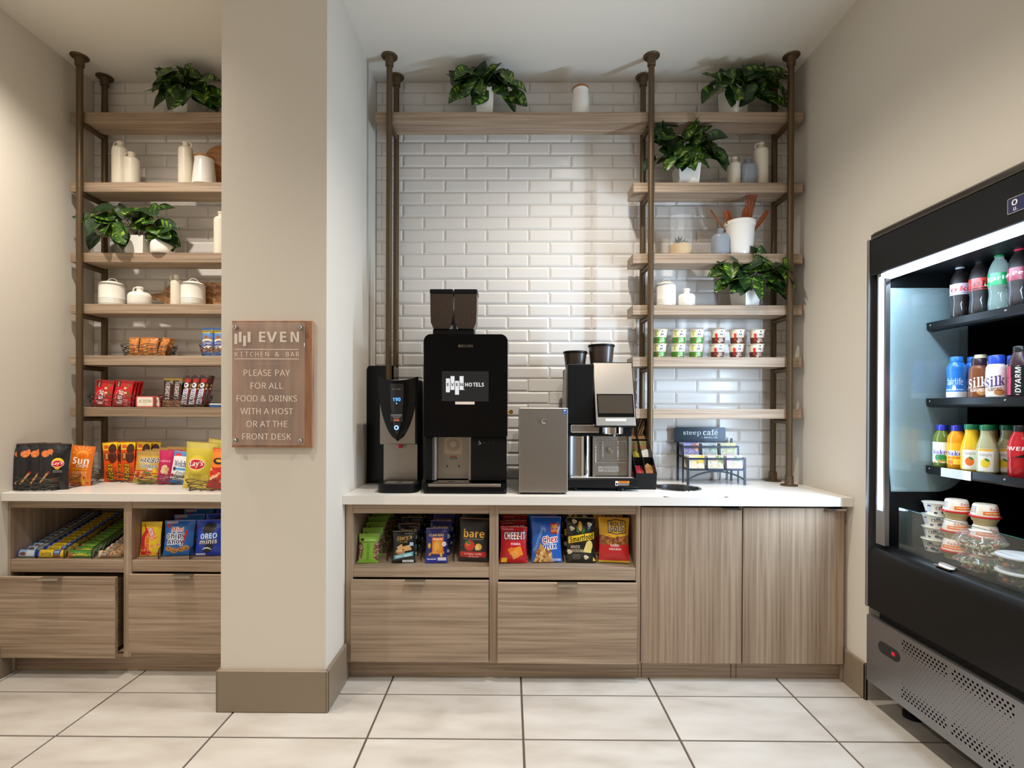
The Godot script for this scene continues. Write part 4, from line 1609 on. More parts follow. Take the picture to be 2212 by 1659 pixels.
# ---------------------------------------------------------------- condiment caddy
func caddy() -> void:
	var t := wthing("condiment_caddy", "black stepped caddy of stirrers, sleeves and packets beside the espresso machine", "caddy", Vector3(0.68, HC, 0.24))
	# walls: sloped sides with a wider top, base, back, dividers
	var side := [Vector2(0.365, 0.0), Vector2(0.383, 0.085), Vector2(0.235, 0.235), Vector2(0.205, 0.255), Vector2(0.205, 0.35), Vector2(0.09, 0.35), Vector2(0.09, 0.0)]
	for e in [[0.634, 0.638], [0.736, 0.740], [0.684, 0.687]]:
		var g := G.new()
		g.xf = Transform3D(Basis(Vector3.BACK, Vector3.UP, Vector3.LEFT), Vector3(0, HC, 0))
		g.prism(side, -e[1], -e[0])
		part("side_wall" if e[0] != 0.684 else "divider", g, M.black_satin, t)
	var g2 := G.new()
	g2.xf = Transform3D(Basis(Vector3.BACK, Vector3.UP, Vector3.LEFT), Vector3(0, HC, 0))
	g2.prism([Vector2(0.361, 0.0), Vector2(0.379, 0.084), Vector2(0.383, 0.084), Vector2(0.365, 0.0)], -0.7360, -0.638)
	part("front_wall", g2, M.black_satin, t)
	bx("base", Vector3(0.638, HC, 0.094), Vector3(0.736, HC + 0.004, 0.361), M.black_satin, t)
	bx("back_wall", Vector3(0.638, HC, 0.090), Vector3(0.736, HC + 0.35, 0.0938), M.black_satin, t)
	bx("step", Vector3(0.638, HC + 0.02, 0.270), Vector3(0.736, HC + 0.155, 0.2738), M.black_satin, t)
	bx("step", Vector3(0.638, HC + 0.10, 0.190), Vector3(0.736, HC + 0.245, 0.1938), M.black_satin, t)
	# packets: thin folded sachets standing in the compartments
	var sets := [["pink_packet", rgb(196, 36, 62), 0.6395, 0.6825, 0.30, 0.355, 0.03, 0.075, 12, "crumpled pink sweetener packet in front of caddy", "pink sweetener packets"],
		["brown_packet", rgb(176, 124, 70), 0.689, 0.7345, 0.30, 0.358, 0.03, 0.080, 16, "brown raw sugar packet at the front of caddy", "brown sugar packets"],
		["yellow_packet", rgb(186, 176, 40), 0.6395, 0.6825, 0.212, 0.262, 0.115, 0.150, 9, "yellow sweetener packet in middle of caddy", "yellow sweetener packets"],
		["white_packet", rgb(226, 226, 224), 0.689, 0.7345, 0.212, 0.262, 0.115, 0.155, 12, "white sugar packet in the middle of caddy", "white sugar packets"]]
	var rng := RandomNumberGenerator.new()
	rng.seed = 77
	for s in sets:
		var pg := G.new()
		var pr := []
		for j in 5:
			var row := []
			for i in 5:
				var u := i / 2.0 - 1.0
				var v := j / 2.0 - 1.0
				row.append(Vector3(u * 0.0185, v * 0.026, 0.0018 * (1.0 - u * u) * (1.0 - v * v) + 0.0012 * sin(u * 4.0 + v * 3.0)))
			pr.append(row)
		pg.grid(pr)
		var back := []
		for row in pr:
			var b := []
			for q in row:
				b.append(Vector3(q.x, q.y, q.z * -0.6 - 0.0006))
			back.append(b)
		pg.grid(back, true)
		var m := mat(s[0], s[1], 0.6)
		var mesh := pg.mesh()
		for k in s[8]:
			var f: float = (k + 0.5) / s[8]
			var o := single(s[0], mesh, m, s[9], "sugar packet", s[10])
			o.position = Vector3(lerpf(s[2] + 0.012, s[3] - 0.012, rng.randf()), HC + lerpf(s[7], s[6], f) + 0.012 + rng.randf() * 0.012, lerpf(s[4] + 0.004, s[5] - 0.002, f))
			o.rotation = Vector3(-0.45 + rng.randf_range(-0.35, 0.25), rng.randf_range(-0.5, 0.5), rng.randf_range(-0.8, 0.8))
	# cardboard cup sleeves, stacked flat edge up
	var sm := pmat("sleeve_card", Pic.new(64, 64, rgb(150, 112, 74)).rect(0, 8, 64, 9, rgb(96, 128, 66)).rect(0, 48, 64, 9, rgb(96, 128, 66)).rect(0, 24, 64, 2, rgb(130, 96, 62)).rect(0, 34, 64, 2, rgb(130, 96, 62)), 0.8)
	var sg := G.new()
	sg.prism([Vector2(-0.042, -0.03), Vector2(0.042, -0.03), Vector2(0.047, 0.03), Vector2(-0.047, 0.03)], 0.0, 0.0035)
	for k in sg.t.size():
		sg.t[k] = Vector2(0.5 + sg.v[k].x / 0.1, 0.5 - sg.v[k].y / 0.06)
	var smesh := sg.mesh()
	for k in 11:
		var o := single("cup_sleeve", smesh, sm, "corrugated brown cup sleeve with green bands in caddy", "cup sleeve", "cardboard cup sleeves")
		o.position = Vector3(0.688 + rng.randf_range(-0.001, 0.001), HC + 0.205 + 0.0035 * (10 - k), 0.150 + 0.0055 * k)
		o.rotation = Vector3(-0.35, 0, 0)
	# wooden stirrers leaning in the top compartment
	var wm := mat("stirrer_wood", rgb(206, 172, 126), 0.7)
	var wg := G.new()
	wg.box(Vector3(-0.0032, 0, -0.0007), Vector3(0.0032, 0.150, 0.0007), 0.0004)
	var wmesh := wg.mesh()
	for k in 34:
		var o := single("wooden_stirrer", wmesh, wm, "thin wooden stirrer in the top of caddy", "stirrer", "wooden stirrers")
		o.position = Vector3(0.642 + 0.0026 * k + rng.randf_range(-0.002, 0.002), HC + 0.232 + rng.randf_range(-0.004, 0.004), 0.108 + 0.006 * (k % 6))
		o.rotation = Vector3(0.10, rng.randf_range(-0.6, 0.6), -0.28 + rng.randf_range(-0.10, 0.10))


# ---------------------------------------------------------------- tea rack
func tea_rack() -> void:
	var t := wthing("tea_rack", "black metal two-tier tea rack with header sign on worktop", "tea rack", Vector3(1.10, HC, 0.13))
	var bm := mat("rack_metal", rgb(44, 52, 62), 0.35, 0.5)
	var bar := func(a: Vector3, b: Vector3, w: float) -> void:
		var g := G.new()
		g.tube([a, b], w, 4)
		part("frame_bar", g, bm, t)
	var x0 := 0.958
	var x1 := 1.262
	# front tier
	for x in [x0, x1]:
		bx("leg", Vector3(x - 0.006, HC, 0.197), Vector3(x + 0.006, 1.024, 0.203), bm, t)
		bar.call(Vector3(x, 1.020, 0.200), Vector3(x, 1.020, 0.120), 0.005)
		bar.call(Vector3(x, 0.962, 0.200), Vector3(x, 0.962, 0.120), 0.005)
		bx("leg", Vector3(x - 0.004, HC, 0.118), Vector3(x + 0.004, 1.082, 0.122), bm, t)
		bar.call(Vector3(x, 1.078, 0.120), Vector3(x, 1.078, 0.032), 0.005)
		bar.call(Vector3(x, 1.022, 0.120), Vector3(x, 1.022, 0.032), 0.005)
		bx("leg", Vector3(x - 0.006, HC, 0.028), Vector3(x + 0.006, 1.12, 0.034), bm, t)
	bx("front_rail", Vector3(x0, 1.013, 0.1985), Vector3(x1, 1.024, 0.2025), bm, t, 0.001)
	bx("front_rail", Vector3(x0, 0.955, 0.1985), Vector3(x1, 0.966, 0.2025), bm, t, 0.001)
	bx("front_rail", Vector3(x0, 1.072, 0.1185), Vector3(x1, 1.082, 0.1215), bm, t, 0.001)
	bx("front_rail", Vector3(x0, 1.016, 0.1185), Vector3(x1, 1.025, 0.1215), bm, t, 0.001)
	for k in [1, 2]:
		var x := lerpf(x0, x1, k / 3.0)
		bx("divider", Vector3(x - 0.005, 0.96, 0.1985), Vector3(x + 0.005, 1.018, 0.2025), bm, t)
		bx("divider", Vector3(x - 0.005, 1.02, 0.1185), Vector3(x + 0.005, 1.076, 0.1215), bm, t)
	bx("tray", Vector3(x0, 0.955, 0.122), Vector3(x1, 0.957, 0.198), bm, t)
	bx("tray", Vector3(x0, 1.016, 0.034), Vector3(x1, 1.018, 0.118), bm, t)
	var g := G.new()
	var arch := []
	for k in 13:
		var u := k / 6.0 - 1.0
		arch.append(Vector3(lerpf(x0, x1, k / 12.0), 0.952 - 0.045 * u * u, 0.2005))
	g.tube(arch, 0.0045, 4)
	part("arch", g, bm, t)
	g = G.new()
	g.prism(rounded(0.936, 1.095, 1.226, 1.182, [0.0, 0.0, 0.010, 0.010]), 0.035, 0.038)
	var hd := part("header", g, mat("header_metal", rgb(36, 46, 56), 0.3, 0.4), t)
	var ink := mat("header_ink", rgb(214, 222, 228), 0.4)
	letters("steep", 0.030, ink, hd, Vector3(1.036, 1.1460, 0.0382), 0.100, "serif", 0.0005)
	letters("café", 0.0335, ink, hd, Vector3(1.140, 1.1530, 0.0382), 0.084, "serifbold", 0.0005)
	letters("by", 0.0065, ink, hd, Vector3(1.093, 1.1230, 0.0382), 0.0, "serif", 0.0005)
	letters("BIGELOW", 0.0092, ink, hd, Vector3(1.143, 1.1240, 0.0382), 0.078, "serifbold", 0.0005)
	# tea sachets, six sorts
	var sorts := [["violet tea sachet with orange corner", rgb(120, 116, 160), rgb(222, 110, 60)], ["grey green mint tea sachet", rgb(150, 152, 150), rgb(104, 136, 96)], ["olive lemon tea sachet", rgb(160, 156, 110), rgb(214, 200, 70)], ["tan tea sachet with yellow petals", rgb(204, 184, 156), rgb(240, 196, 40)], ["beige tea sachet with green pear", rgb(192, 174, 150), rgb(120, 140, 60)], ["mauve tea sachet", rgb(190, 160, 172), rgb(140, 160, 120)]]
	for k in 6:
		var tier := k / 3
		var col := k % 3
		var pic := Pic.new(96, 96, sorts[k][1])
		pic.bits(46, 6, 46, 40, 16, 12, [sorts[k][2], sorts[k][2].lightened(0.25), sorts[k][2].darkened(0.2)], k + 2).bits(10, 44, 80, 44, 22, 6, [sorts[k][1].lightened(0.4), sorts[k][2].lightened(0.3), rgb(150, 150, 110)], k + 40)
		pic.lines(8, 8, 34, 3, 6, sorts[k][1].lightened(0.6), k)
		pic.rect(0, 0, 4, 96, sorts[k][1].lightened(0.5)).rect(92, 0, 4, 96, sorts[k][1].lightened(0.5))
		var m := pmat("tea_%d" % k, pic, 0.3)
		var w := 0.082
		var h := 0.078
		var pg := G.new()
		pg.quad(Vector3(-w / 2, 0, 0.0015), Vector3(w / 2, 0, 0.0015), Vector3(w / 2, h, 0.0015), Vector3(-w / 2, h, 0.0015), Vector3.BACK)
		pg.box(Vector3(-w / 2, 0, -0.0015), Vector3(w / 2, h, 0.0014))
		var mesh := pg.mesh()
		var cx := lerpf(x0, x1, (col + 0.5) / 3.0)
		for j in 6:
			var o := single("tea_sachet", mesh, m, sorts[k][0] + (" in lower tier of tea rack" if tier else " in upper tier of tea rack"), "tea sachet", "tea sachets")
			o.position = Vector3(cx - 0.002 * j, (0.9575 if tier else 1.0185) + 0.0005, (0.1935 if tier else 0.112) - 0.0095 * j)
			o.rotation.x = -0.10


# ---------------------------------------------------------------- plants and crockery on the shelves
func leaf_mesh(fold: float, curl: float) -> ArrayMesh:
	var g := G.new()
	var rows := []
	for j in 9:
		var v := j / 8.0
		# heart outline: wide near the base, pointed tip
		var half := 0.40 * pow(sin(PI * pow(clampf(v * 0.97 + 0.03, 0.0, 1.0), 0.62)), 0.85)
		if j == 8:
			half = 0.004
		var row := []
		for i in 7:
			var u := i / 3.0 - 1.0
			var back := -0.13 * absf(u) * maxf(0.0, 1.0 - v * 3.0)
			row.append(Vector3(u * half, v + back, fold * absf(u) * half * 2.0 - curl * v * v + 0.012 * sin(v * 9.0 + u * 3.0)))
		rows.append(row)
	g.grid(rows)
	return g.mesh()

func leaf_materials() -> Array:
	var out := []
	var sets := [[rgb(30, 56, 22), rgb(110, 150, 40), 5], [rgb(26, 50, 24), rgb(76, 112, 36), 3], [rgb(44, 78, 26), rgb(150, 176, 58), 8]]
	for k in 3:
		var rng := RandomNumberGenerator.new()
		rng.seed = 50 + k
		var pic := Pic.new(96, 128, sets[k][0])
		for q in 60:
			var a := rng.randf() * 96
			var b := rng.randf() * 128
			pic.ell(a, b, rng.randf_range(3, 10), rng.randf_range(2, 5), sets[k][0].lerp(sets[k][1], rng.randf() * 0.3), rng.randf() * 3)
		for q in sets[k][2]:
			var sgn := 1.0 if rng.randf() > 0.5 else -1.0
			var y := rng.randf_range(20, 110)
			pic.poly([Vector2(48 + sgn * 3, y), Vector2(48 + sgn * rng.randf_range(30, 48), y - rng.randf_range(12, 30)), Vector2(48 + sgn * rng.randf_range(28, 48), y - rng.randf_range(0, 10))], sets[k][1])
		for q in 6:
			var y := 20.0 + q * 17
			for sgn in [-1.0, 1.0]:
				pic.poly([Vector2(48, y + 1), Vector2(48 + sgn * 42, y - 20), Vector2(48 + sgn * 42, y - 21), Vector2(48, y - 1)], sets[k][0].lerp(sets[k][1], 0.45))
		pic.rect(47, 0, 2, 128, sets[k][0].lerp(sets[k][1], 0.6))
		var m := pmat("leaf_%d" % k, pic, 0.34)
		m.backlight_enabled = true
		m.backlight = Color(0.16, 0.2, 0.06)
		out.append(m)
	return out

func plant(label: String, cx: float, y: float, pot: Array, crown: Vector3, lift: float, shift: float, n: int, sd: int, x_lim: Array) -> void:
	var z := 0.128
	var t := wthing("potted_plant", label, "plant", Vector3(cx, y, z), "trailing green plants on the shelves")
	var pw: float = pot[0]
	var ph: float = pot[1]
	var g := G.new()
	g.xf = Transform3D(Basis(Vector3.UP, pot[2]), Vector3(cx, y, z))
	var h := pw / 2
	g.prism_pot(h, ph)
	part("pot", g, M.white_matt, t)
	var rng := RandomNumberGenerator.new()
	rng.seed = sd
	var top := Vector3(cx, y + ph, z)
	var stems := G.new()
	var spots := []
	for k in n:
		# directions spread over the front and sides of a flat dome
		var a := PI * (k + 0.5) / n * 2.0
		var az := -1.35 + 2.7 * fposmod(k * 0.618034 + rng.randf() * 0.1, 1.0)
		var el := lerpf(-0.45, 1.25, fposmod(k * 0.754877 + rng.randf() * 0.15, 1.0))
		var d := Vector3(sin(az) * cos(el), sin(el), cos(az) * cos(el))
		var reach := rng.randf_range(0.45, 0.98)
		var p := Vector3(cx + shift, y + ph + lift, z) + Vector3(d.x * crown.x, d.y * crown.y, d.z * crown.z) * reach
		p.z = clampf(p.z, 0.045, 0.30)
		p.x = clampf(p.x, x_lim[0] + 0.05, x_lim[1] - 0.05)
		p.y = minf(p.y, CEIL - 0.085)
		p.y = maxf(p.y, y + 0.05 if p.z < 0.21 else y + 0.02)
		spots.append([p, d])
	var holder := []
	for k in n:
		var p: Vector3 = spots[k][0]
		var d: Vector3 = spots[k][1]
		var size := rng.randf_range(0.080, 0.124)
		var tip := (Vector3(d.x * 1.0, -0.55 + d.y * 0.9 + rng.randf_range(-0.3, 0.3), 0.35 * d.z) + Vector3(rng.randf_range(-0.6, 0.6), 0, 0)).normalized()
		var nrm := (Vector3(d.x * 0.5, 0.35 + d.y * 0.3, 0.9) + Vector3(rng.randf_range(-0.5, 0.5), rng.randf_range(-0.3, 0.4), 0)).normalized()
		var side := tip.cross(nrm).normalized()
		nrm = side.cross(tip).normalized()
		var b := p - tip * size * 0.4
		b.z = clampf(b.z, 0.04, 0.28)
		var end := b + tip * size
		if end.y > CEIL - 0.01:
			b.y -= end.y - CEIL + 0.012
		if end.z < 0.015:
			b.z += 0.015 - end.z
		if end.y < y + 0.006 and b.z < 0.2:
			b.y += y + 0.008 - end.y
		if end.x > x_lim[1]:
			b.x -= end.x - x_lim[1]
		if end.x < x_lim[0]:
			b.x += x_lim[0] - end.x
		holder.append([Transform3D(Basis(side, tip, nrm) * size, b), k])
		if k % 3 == 0:
			var mid := top.lerp(b, 0.5) + Vector3(0, 0.03, 0.01)
			mid.y = minf(mid.y, CEIL - 0.02)
			stems.tube([top + Vector3(rng.randf_range(-0.02, 0.02), -0.004, rng.randf_range(-0.02, 0.02)), mid, b], 0.0017, 5)
	part("vines", stems, M.vine if M.has("vine") else mat("vine", rgb(92, 74, 40), 0.6), t)
	for e in holder:
		var o := part("leaf", leaf_kinds[e[1] % 3], leaf_mats[(e[1] * 7 + sd) % 3], t)
		o.transform = Transform3D(e[0].basis, e[0].origin - origins[t])

var leaf_kinds := []
var leaf_mats := []

# stoneware jug with a loop handle near the neck; side gives the handle's side (-1 left, 1 right, 0 none)
func jug(called: String, label: String, at: Vector3, r: float, h: float, side: float, m: Material, squat := false, group := "") -> Node3D:
	var t := thing(called, label, "jug" if side != 0.0 else "bottle", at, 0.0, group)
	var g := G.new()
	var nr := minf(r * 0.42, 0.016)
	var nh := 0.028 if h > 0.1 else 0.022
	var sh := h - nh - (r - nr) * (0.95 if not squat else 0.72)
	var pr := [Vector2(0.0, 0.0), Vector2(r * 0.93, 0.0), Vector2(r * 0.985, 0.006), Vector2(r, 0.02)]
	for k in 9:
		var a := PI / 2 * k / 8
		pr.append(Vector2(nr + (r - nr) * pow(cos(a), 0.85 if not squat else 0.7), sh + (h - nh - sh) * sin(a)))
	pr.append(Vector2(nr, h - nh * 0.4))
	pr.append(Vector2(nr * 1.18, h - nh * 0.3))
	pr.append(Vector2(nr * 1.2, h - 0.003))
	pr.append(Vector2(nr * 1.05, h))
	pr.append(Vector2(nr * 0.75, h - 0.002))
	pr.append(Vector2(nr * 0.7, h - 0.02))
	pr.append(Vector2(0.0, h - 0.02))
	g.lathe(pr, Vector3.ZERO, 32)
	part("body", g, m, t)
	if side != 0.0:
		g = G.new()
		var pts := []
		for k in 9:
			var a := lerpf(0.25, PI * 0.98, k / 8.0)
			pts.append(Vector3(side * (nr + 0.002 + 0.016 * sin(a)), h - nh * 0.55 + 0.017 * cos(a) - 0.004, 0.004))
		g.tube(pts, 0.0038, 8)
		part("handle", g, m, t)
	return t

func canister(label: String, at: Vector3, r: float, h: float) -> void:
	var t := thing("enamel_canister", label, "canister", at, 0.0, "white enamel canisters")
	var g := G.new()
	var pr := [Vector2(0.0, 0.0), Vector2(r * 0.97, 0.0), Vector2(r, 0.003)]
	for k in 4:
		var y := 0.010 + 0.0085 * k
		pr.append_array([Vector2(r, y), Vector2(r * 1.022, y + 0.0028), Vector2(r, y + 0.0056)])
	pr.append(Vector2(r, h))
	pr.append(Vector2(0, h))
	g.lathe(pr, Vector3.ZERO, 40)
	part("body", g, M.enamel, t)
	g = G.new()
	g.lathe([Vector2(r * 1.02, h - 0.002), Vector2(r * 1.055, h + 0.002), Vector2(r * 0.95, h + 0.006), Vector2(r * 0.8, h + 0.013), Vector2(r * 0.4, h + 0.021), Vector2(0.0, h + 0.023)], Vector3.ZERO, 40)
	var l := part("lid", g, M.enamel, t)
	g = G.new()
	var rim := []
	for k in 41:
		rim.append(Vector3(sin(TAU * k / 40) * r * 1.052, h + 0.0012, cos(TAU * k / 40) * r * 1.052))
	g.tube(rim, 0.0016, 6, false)
	part("rim", g, mat("enamel_rim", rgb(120, 118, 108), 0.4), l)
	g = G.new()
	var pts := []
	for k in 9:
		var a := PI * k / 8
		pts.append(Vector3(-cos(a) * r * 0.45, h + 0.017 + 0.022 * sin(a), 0))
	g.tube(pts, 0.0036, 8)
	part("handle", g, M.enamel, l)

func lidded_jar(label: String, at: Vector3, r: float, h: float) -> void:
	var t := thing("lidded_jar", label, "jar", at)
	var g := G.new()
	g.lathe([Vector2(0, 0), Vector2(r * 0.9, 0), Vector2(r, 0.006), Vector2(r * 0.99, 0.012), Vector2(r * 0.82, h * 0.75), Vector2(r * 0.76, h * 0.86), Vector2(r * 0.80, h * 0.92), Vector2(0, h * 0.92)], Vector3.ZERO, 36)
	part("body", g, M.white_glaze, t)
	g = G.new()
	g.lathe([Vector2(r * 0.80, h * 0.922), Vector2(r * 0.84, h * 0.935), Vector2(r * 0.84, h * 0.985), Vector2(r * 0.8, h), Vector2(0, h)], Vector3.ZERO, 36)
	part("wood_lid", g, M.warm_wood, t)

func shelf_goods() -> void:
	mat("enamel", rgb(236, 233, 224), 0.25)
	var cream := mat("stoneware", Color.WHITE, 0.38)
	cream.albedo_texture = noise_tex(0.16, 2, [[0.0, rgb(186, 170, 142)], [0.28, rgb(222, 212, 192)], [0.4, rgb(230, 222, 204)], [1.0, rgb(236, 229, 214)]], 61, 256)
	cream.uv1_triplanar = true
	cream.uv1_scale = Vector3(7, 7, 7)
	var blue := mat("blue_stoneware", Color.WHITE, 0.3)
	blue.albedo_texture = noise_tex(0.14, 2, [[0.0, rgb(110, 118, 126)], [0.4, rgb(142, 150, 160)], [1.0, rgb(164, 171, 180)]], 62, 256)
	blue.uv1_triplanar = true
	blue.uv1_scale = Vector3(7, 7, 7)
	var ww := mat("warm_wood", Color.WHITE, 0.5)
	ww.albedo_texture = noise_tex(0.014, 4, [[0.0, rgb(118, 74, 34)], [0.5, rgb(160, 108, 58)], [1.0, rgb(186, 134, 80)]], 63, 256)
	ww.uv1_triplanar = true
	ww.uv1_scale = Vector3(1.2, 9, 9)
	var rw := mat("red_wood", Color.WHITE, 0.42)
	rw.albedo_texture = noise_tex(0.014, 4, [[0.0, rgb(92, 46, 26)], [0.5, rgb(136, 74, 44)], [1.0, rgb(164, 98, 62)]], 64, 256)
	rw.uv1_triplanar = true
	rw.uv1_scale = Vector3(14, 1.6, 14)
	leaf_kinds = [leaf_mesh(0.22, 0.10), leaf_mesh(-0.10, 0.22), leaf_mesh(0.10, -0.06)]
	leaf_mats = leaf_materials()
	var Y := [2.880, 2.502, 2.121, 1.844, 1.565, 1.286]
	# plants
	plant("trailing plant in white pot on the top shelf beside the left wall", -1.805, Y[0], [0.085, 0.14, 0.0], Vector3(0.23, 0.20, 0.13), -0.02, 0.03, 46, 3, [-2.07, -1.45])
	plant("spreading plant in white pot on third shelf of the left rack", -2.050, Y[2], [0.11, 0.10, 0.0], Vector3(0.29, 0.17, 0.13), 0.02, -0.02, 48, 4, [-2.37, -1.80])
	plant("trailing plant in square white pot on the long top shelf over the coffee machine", -0.143, Y[0], [0.10, 0.145, 0.0], Vector3(0.25, 0.20, 0.13), 0.0, -0.01, 52, 5, [-0.39, 0.09])
	plant("trailing plant in white pot on top shelf beside the right wall", 1.222, Y[0], [0.115, 0.14, 0.6], Vector3(0.26, 0.20, 0.13), 0.0, 0.04, 52, 6, [1.02, 1.51])
	plant("bushy plant in white pot on second shelf of the right rack", 0.966, Y[1], [0.12, 0.11, 0.0], Vector3(0.25, 0.19, 0.13), 0.05, -0.01, 50, 7, [0.71, 1.18])
	plant("wide plant in faceted white pot on fourth shelf of the right rack", 1.292, Y[3], [0.11, 0.08, 0.4], Vector3(0.30, 0.17, 0.14), 0.06, 0.01, 54, 8, [1.00, 1.56])
	# left rack, second shelf
	jug("stoneware_jug", "tallest cream jug at left of second shelf on the left rack", Vector3(-2.163, Y[1], 0.125), 0.040, 0.252, -1.0, cream)
	jug("stoneware_jug", "shorter cream jug beside the tallest jug on the left rack", Vector3(-2.093, Y[1], 0.135), 0.040, 0.188, -1.0, cream)
	jug("stoneware_jug", "tall cream jug in front of the round cutting boards", Vector3(-1.792, Y[1], 0.135), 0.037, 0.245, 1.0, cream)
	lidded_jar("white jar with wooden lid in front of the cutting boards on the left rack", Vector3(-1.691, Y[1], 0.132), 0.062, 0.165)
	var g := G.new()
	g.xf = Transform3D(Basis(Vector3.RIGHT, -0.06), Vector3(-1.565, Y[1] + 0.0015, 0.088))
	g.prism(rounded(-0.165, 0.0, 0.165, 0.262, [0.03, 0.03, 0.10, 0.10], 8), -0.016, 0.0, true)
	single("cutting_board", g, M.warm_wood, "rounded honey-coloured cutting board leaning behind jars on the left rack", "cutting board")
	g = G.new()
	g.xf = Transform3D(Basis(Vector3.RIGHT, -0.03), Vector3(-1.700, Y[1] + 0.0005, 0.0675))
	var disc := []
	for k in 36:
		disc.append(Vector2(sin(TAU * k / 36) * 0.105, 0.106 + cos(TAU * k / 36) * 0.105))
	g.prism(disc, -0.008, 0.0, true)
	single("round_board", g, M.red_wood, "small round dark wood board mostly hidden behind the tall jug", "cutting board")
	# left rack, third shelf
	jug("squat_jug", "squat white jug in front of the plant on third shelf", Vector3(-1.902, Y[2], 0.162), 0.058, 0.105, -1.0, M.white_glaze, true)
	jug("stoneware_jug", "tall cream bottle at the pillar edge on third shelf", Vector3(-1.600, Y[2], 0.125), 0.038, 0.245, 0.0, cream)
	# left rack, fourth shelf
	canister("white enamel canister at left of the fourth shelf on the left rack", Vector3(-2.205, Y[3], 0.128), 0.062, 0.115)
	jug("squat_jug", "squat white jug between two enamel canisters", Vector3(-2.046, Y[3], 0.135), 0.058, 0.105, -1.0, M.white_glaze, true)
	jug("stoneware_jug", "slim cream bottle with grey neck behind an enamel canister", Vector3(-1.857, Y[3], 0.112), 0.030, 0.178, -1.0, cream)
	canister("white enamel canister in front of the herringbone board", Vector3(-1.752, Y[3], 0.132), 0.060, 0.115)
	var hp := Pic.new(256, 96, rgb(150, 106, 64))
	var tones := [rgb(162, 118, 74), rgb(140, 96, 56), rgb(176, 132, 88), rgb(126, 84, 48)]
	var q := 0
	for i in range(-2, 18):
		for j in range(-2, 9):
			var o := Vector2(i * 16 + (8 if j % 2 else 0), j * 12)
			hp.poly([o, o + Vector2(16, 12), o + Vector2(16, 24), o + Vector2(0, 12)], tones[(q * 7 + i) % 4])
			hp.poly([o + Vector2(16, 12), o + Vector2(32, 0), o + Vector2(32, 12), o + Vector2(16, 24)], tones[(q * 5 + j + 1) % 4])
			q += 1
	g = G.new()
	var bp := [Vector2(0.0, 0.062), Vector2(0.008, 0.078), Vector2(0.05, 0.082), Vector2(0.085, 0.088), Vector2(0.11, 0.115), Vector2(0.135, 0.138), Vector2(0.17, 0.145), Vector2(0.50, 0.145), Vector2(0.50, 0.002), Vector2(0.14, 0.002), Vector2(0.115, 0.012), Vector2(0.09, 0.036), Vector2(0.05, 0.048), Vector2(0.008, 0.050)]
	g.prism(bp, 0.0, 0.015, true)
	for k in g.t.size():
		g.t[k] = Vector2(g.v[k].x / 0.5, 1.0 - g.v[k].y / 0.15)
	g.xf = Transform3D.IDENTITY
	var bo := single("paddle_board", g, pmat("herringbone", hp, 0.5), "herringbone wood paddle board with handle lying along the tiles", "cutting board")
	bo.position = Vector3(-2.045, Y[3], 0.066)
	# right rack
	lidded_jar("small white jar with wooden lid on the long top shelf", Vector3(0.384, Y[0], 0.128), 0.055, 0.168)
	jug("stoneware_jug", "small cream jug beside the blue grey bottle on the right rack", Vector3(1.228, Y[1], 0.128), 0.034, 0.166, -1.0, cream)
	jug("stoneware_bottle", "blue grey bottle between two cream jugs", Vector3(1.305, Y[1], 0.125), 0.046, 0.158, 0.0, blue, true)
	jug("stoneware_jug", "tall cream jug at right end of second shelf", Vector3(1.383, Y[1], 0.112), 0.038, 0.252, -1.0, cream)
	jug("stoneware_bottle", "blue grey bottle beside the utensil crock", Vector3(1.150, Y[2], 0.138), 0.047, 0.150, 0.0, blue, true)
	canister("white enamel canister on the right rack", Vector3(0.858, Y[3], 0.128), 0.052, 0.118)
	jug("bud_vase", "small round white bud vase beside the canister on the right rack", Vector3(0.970, Y[3], 0.13), 0.046, 0.102, 0.0, M.white_glaze, true)
	terrarium(Vector3(0.938, Y[2], 0.126))
	utensils(Vector3(1.262, Y[2], 0.127))
	oat_cups(Y[4])


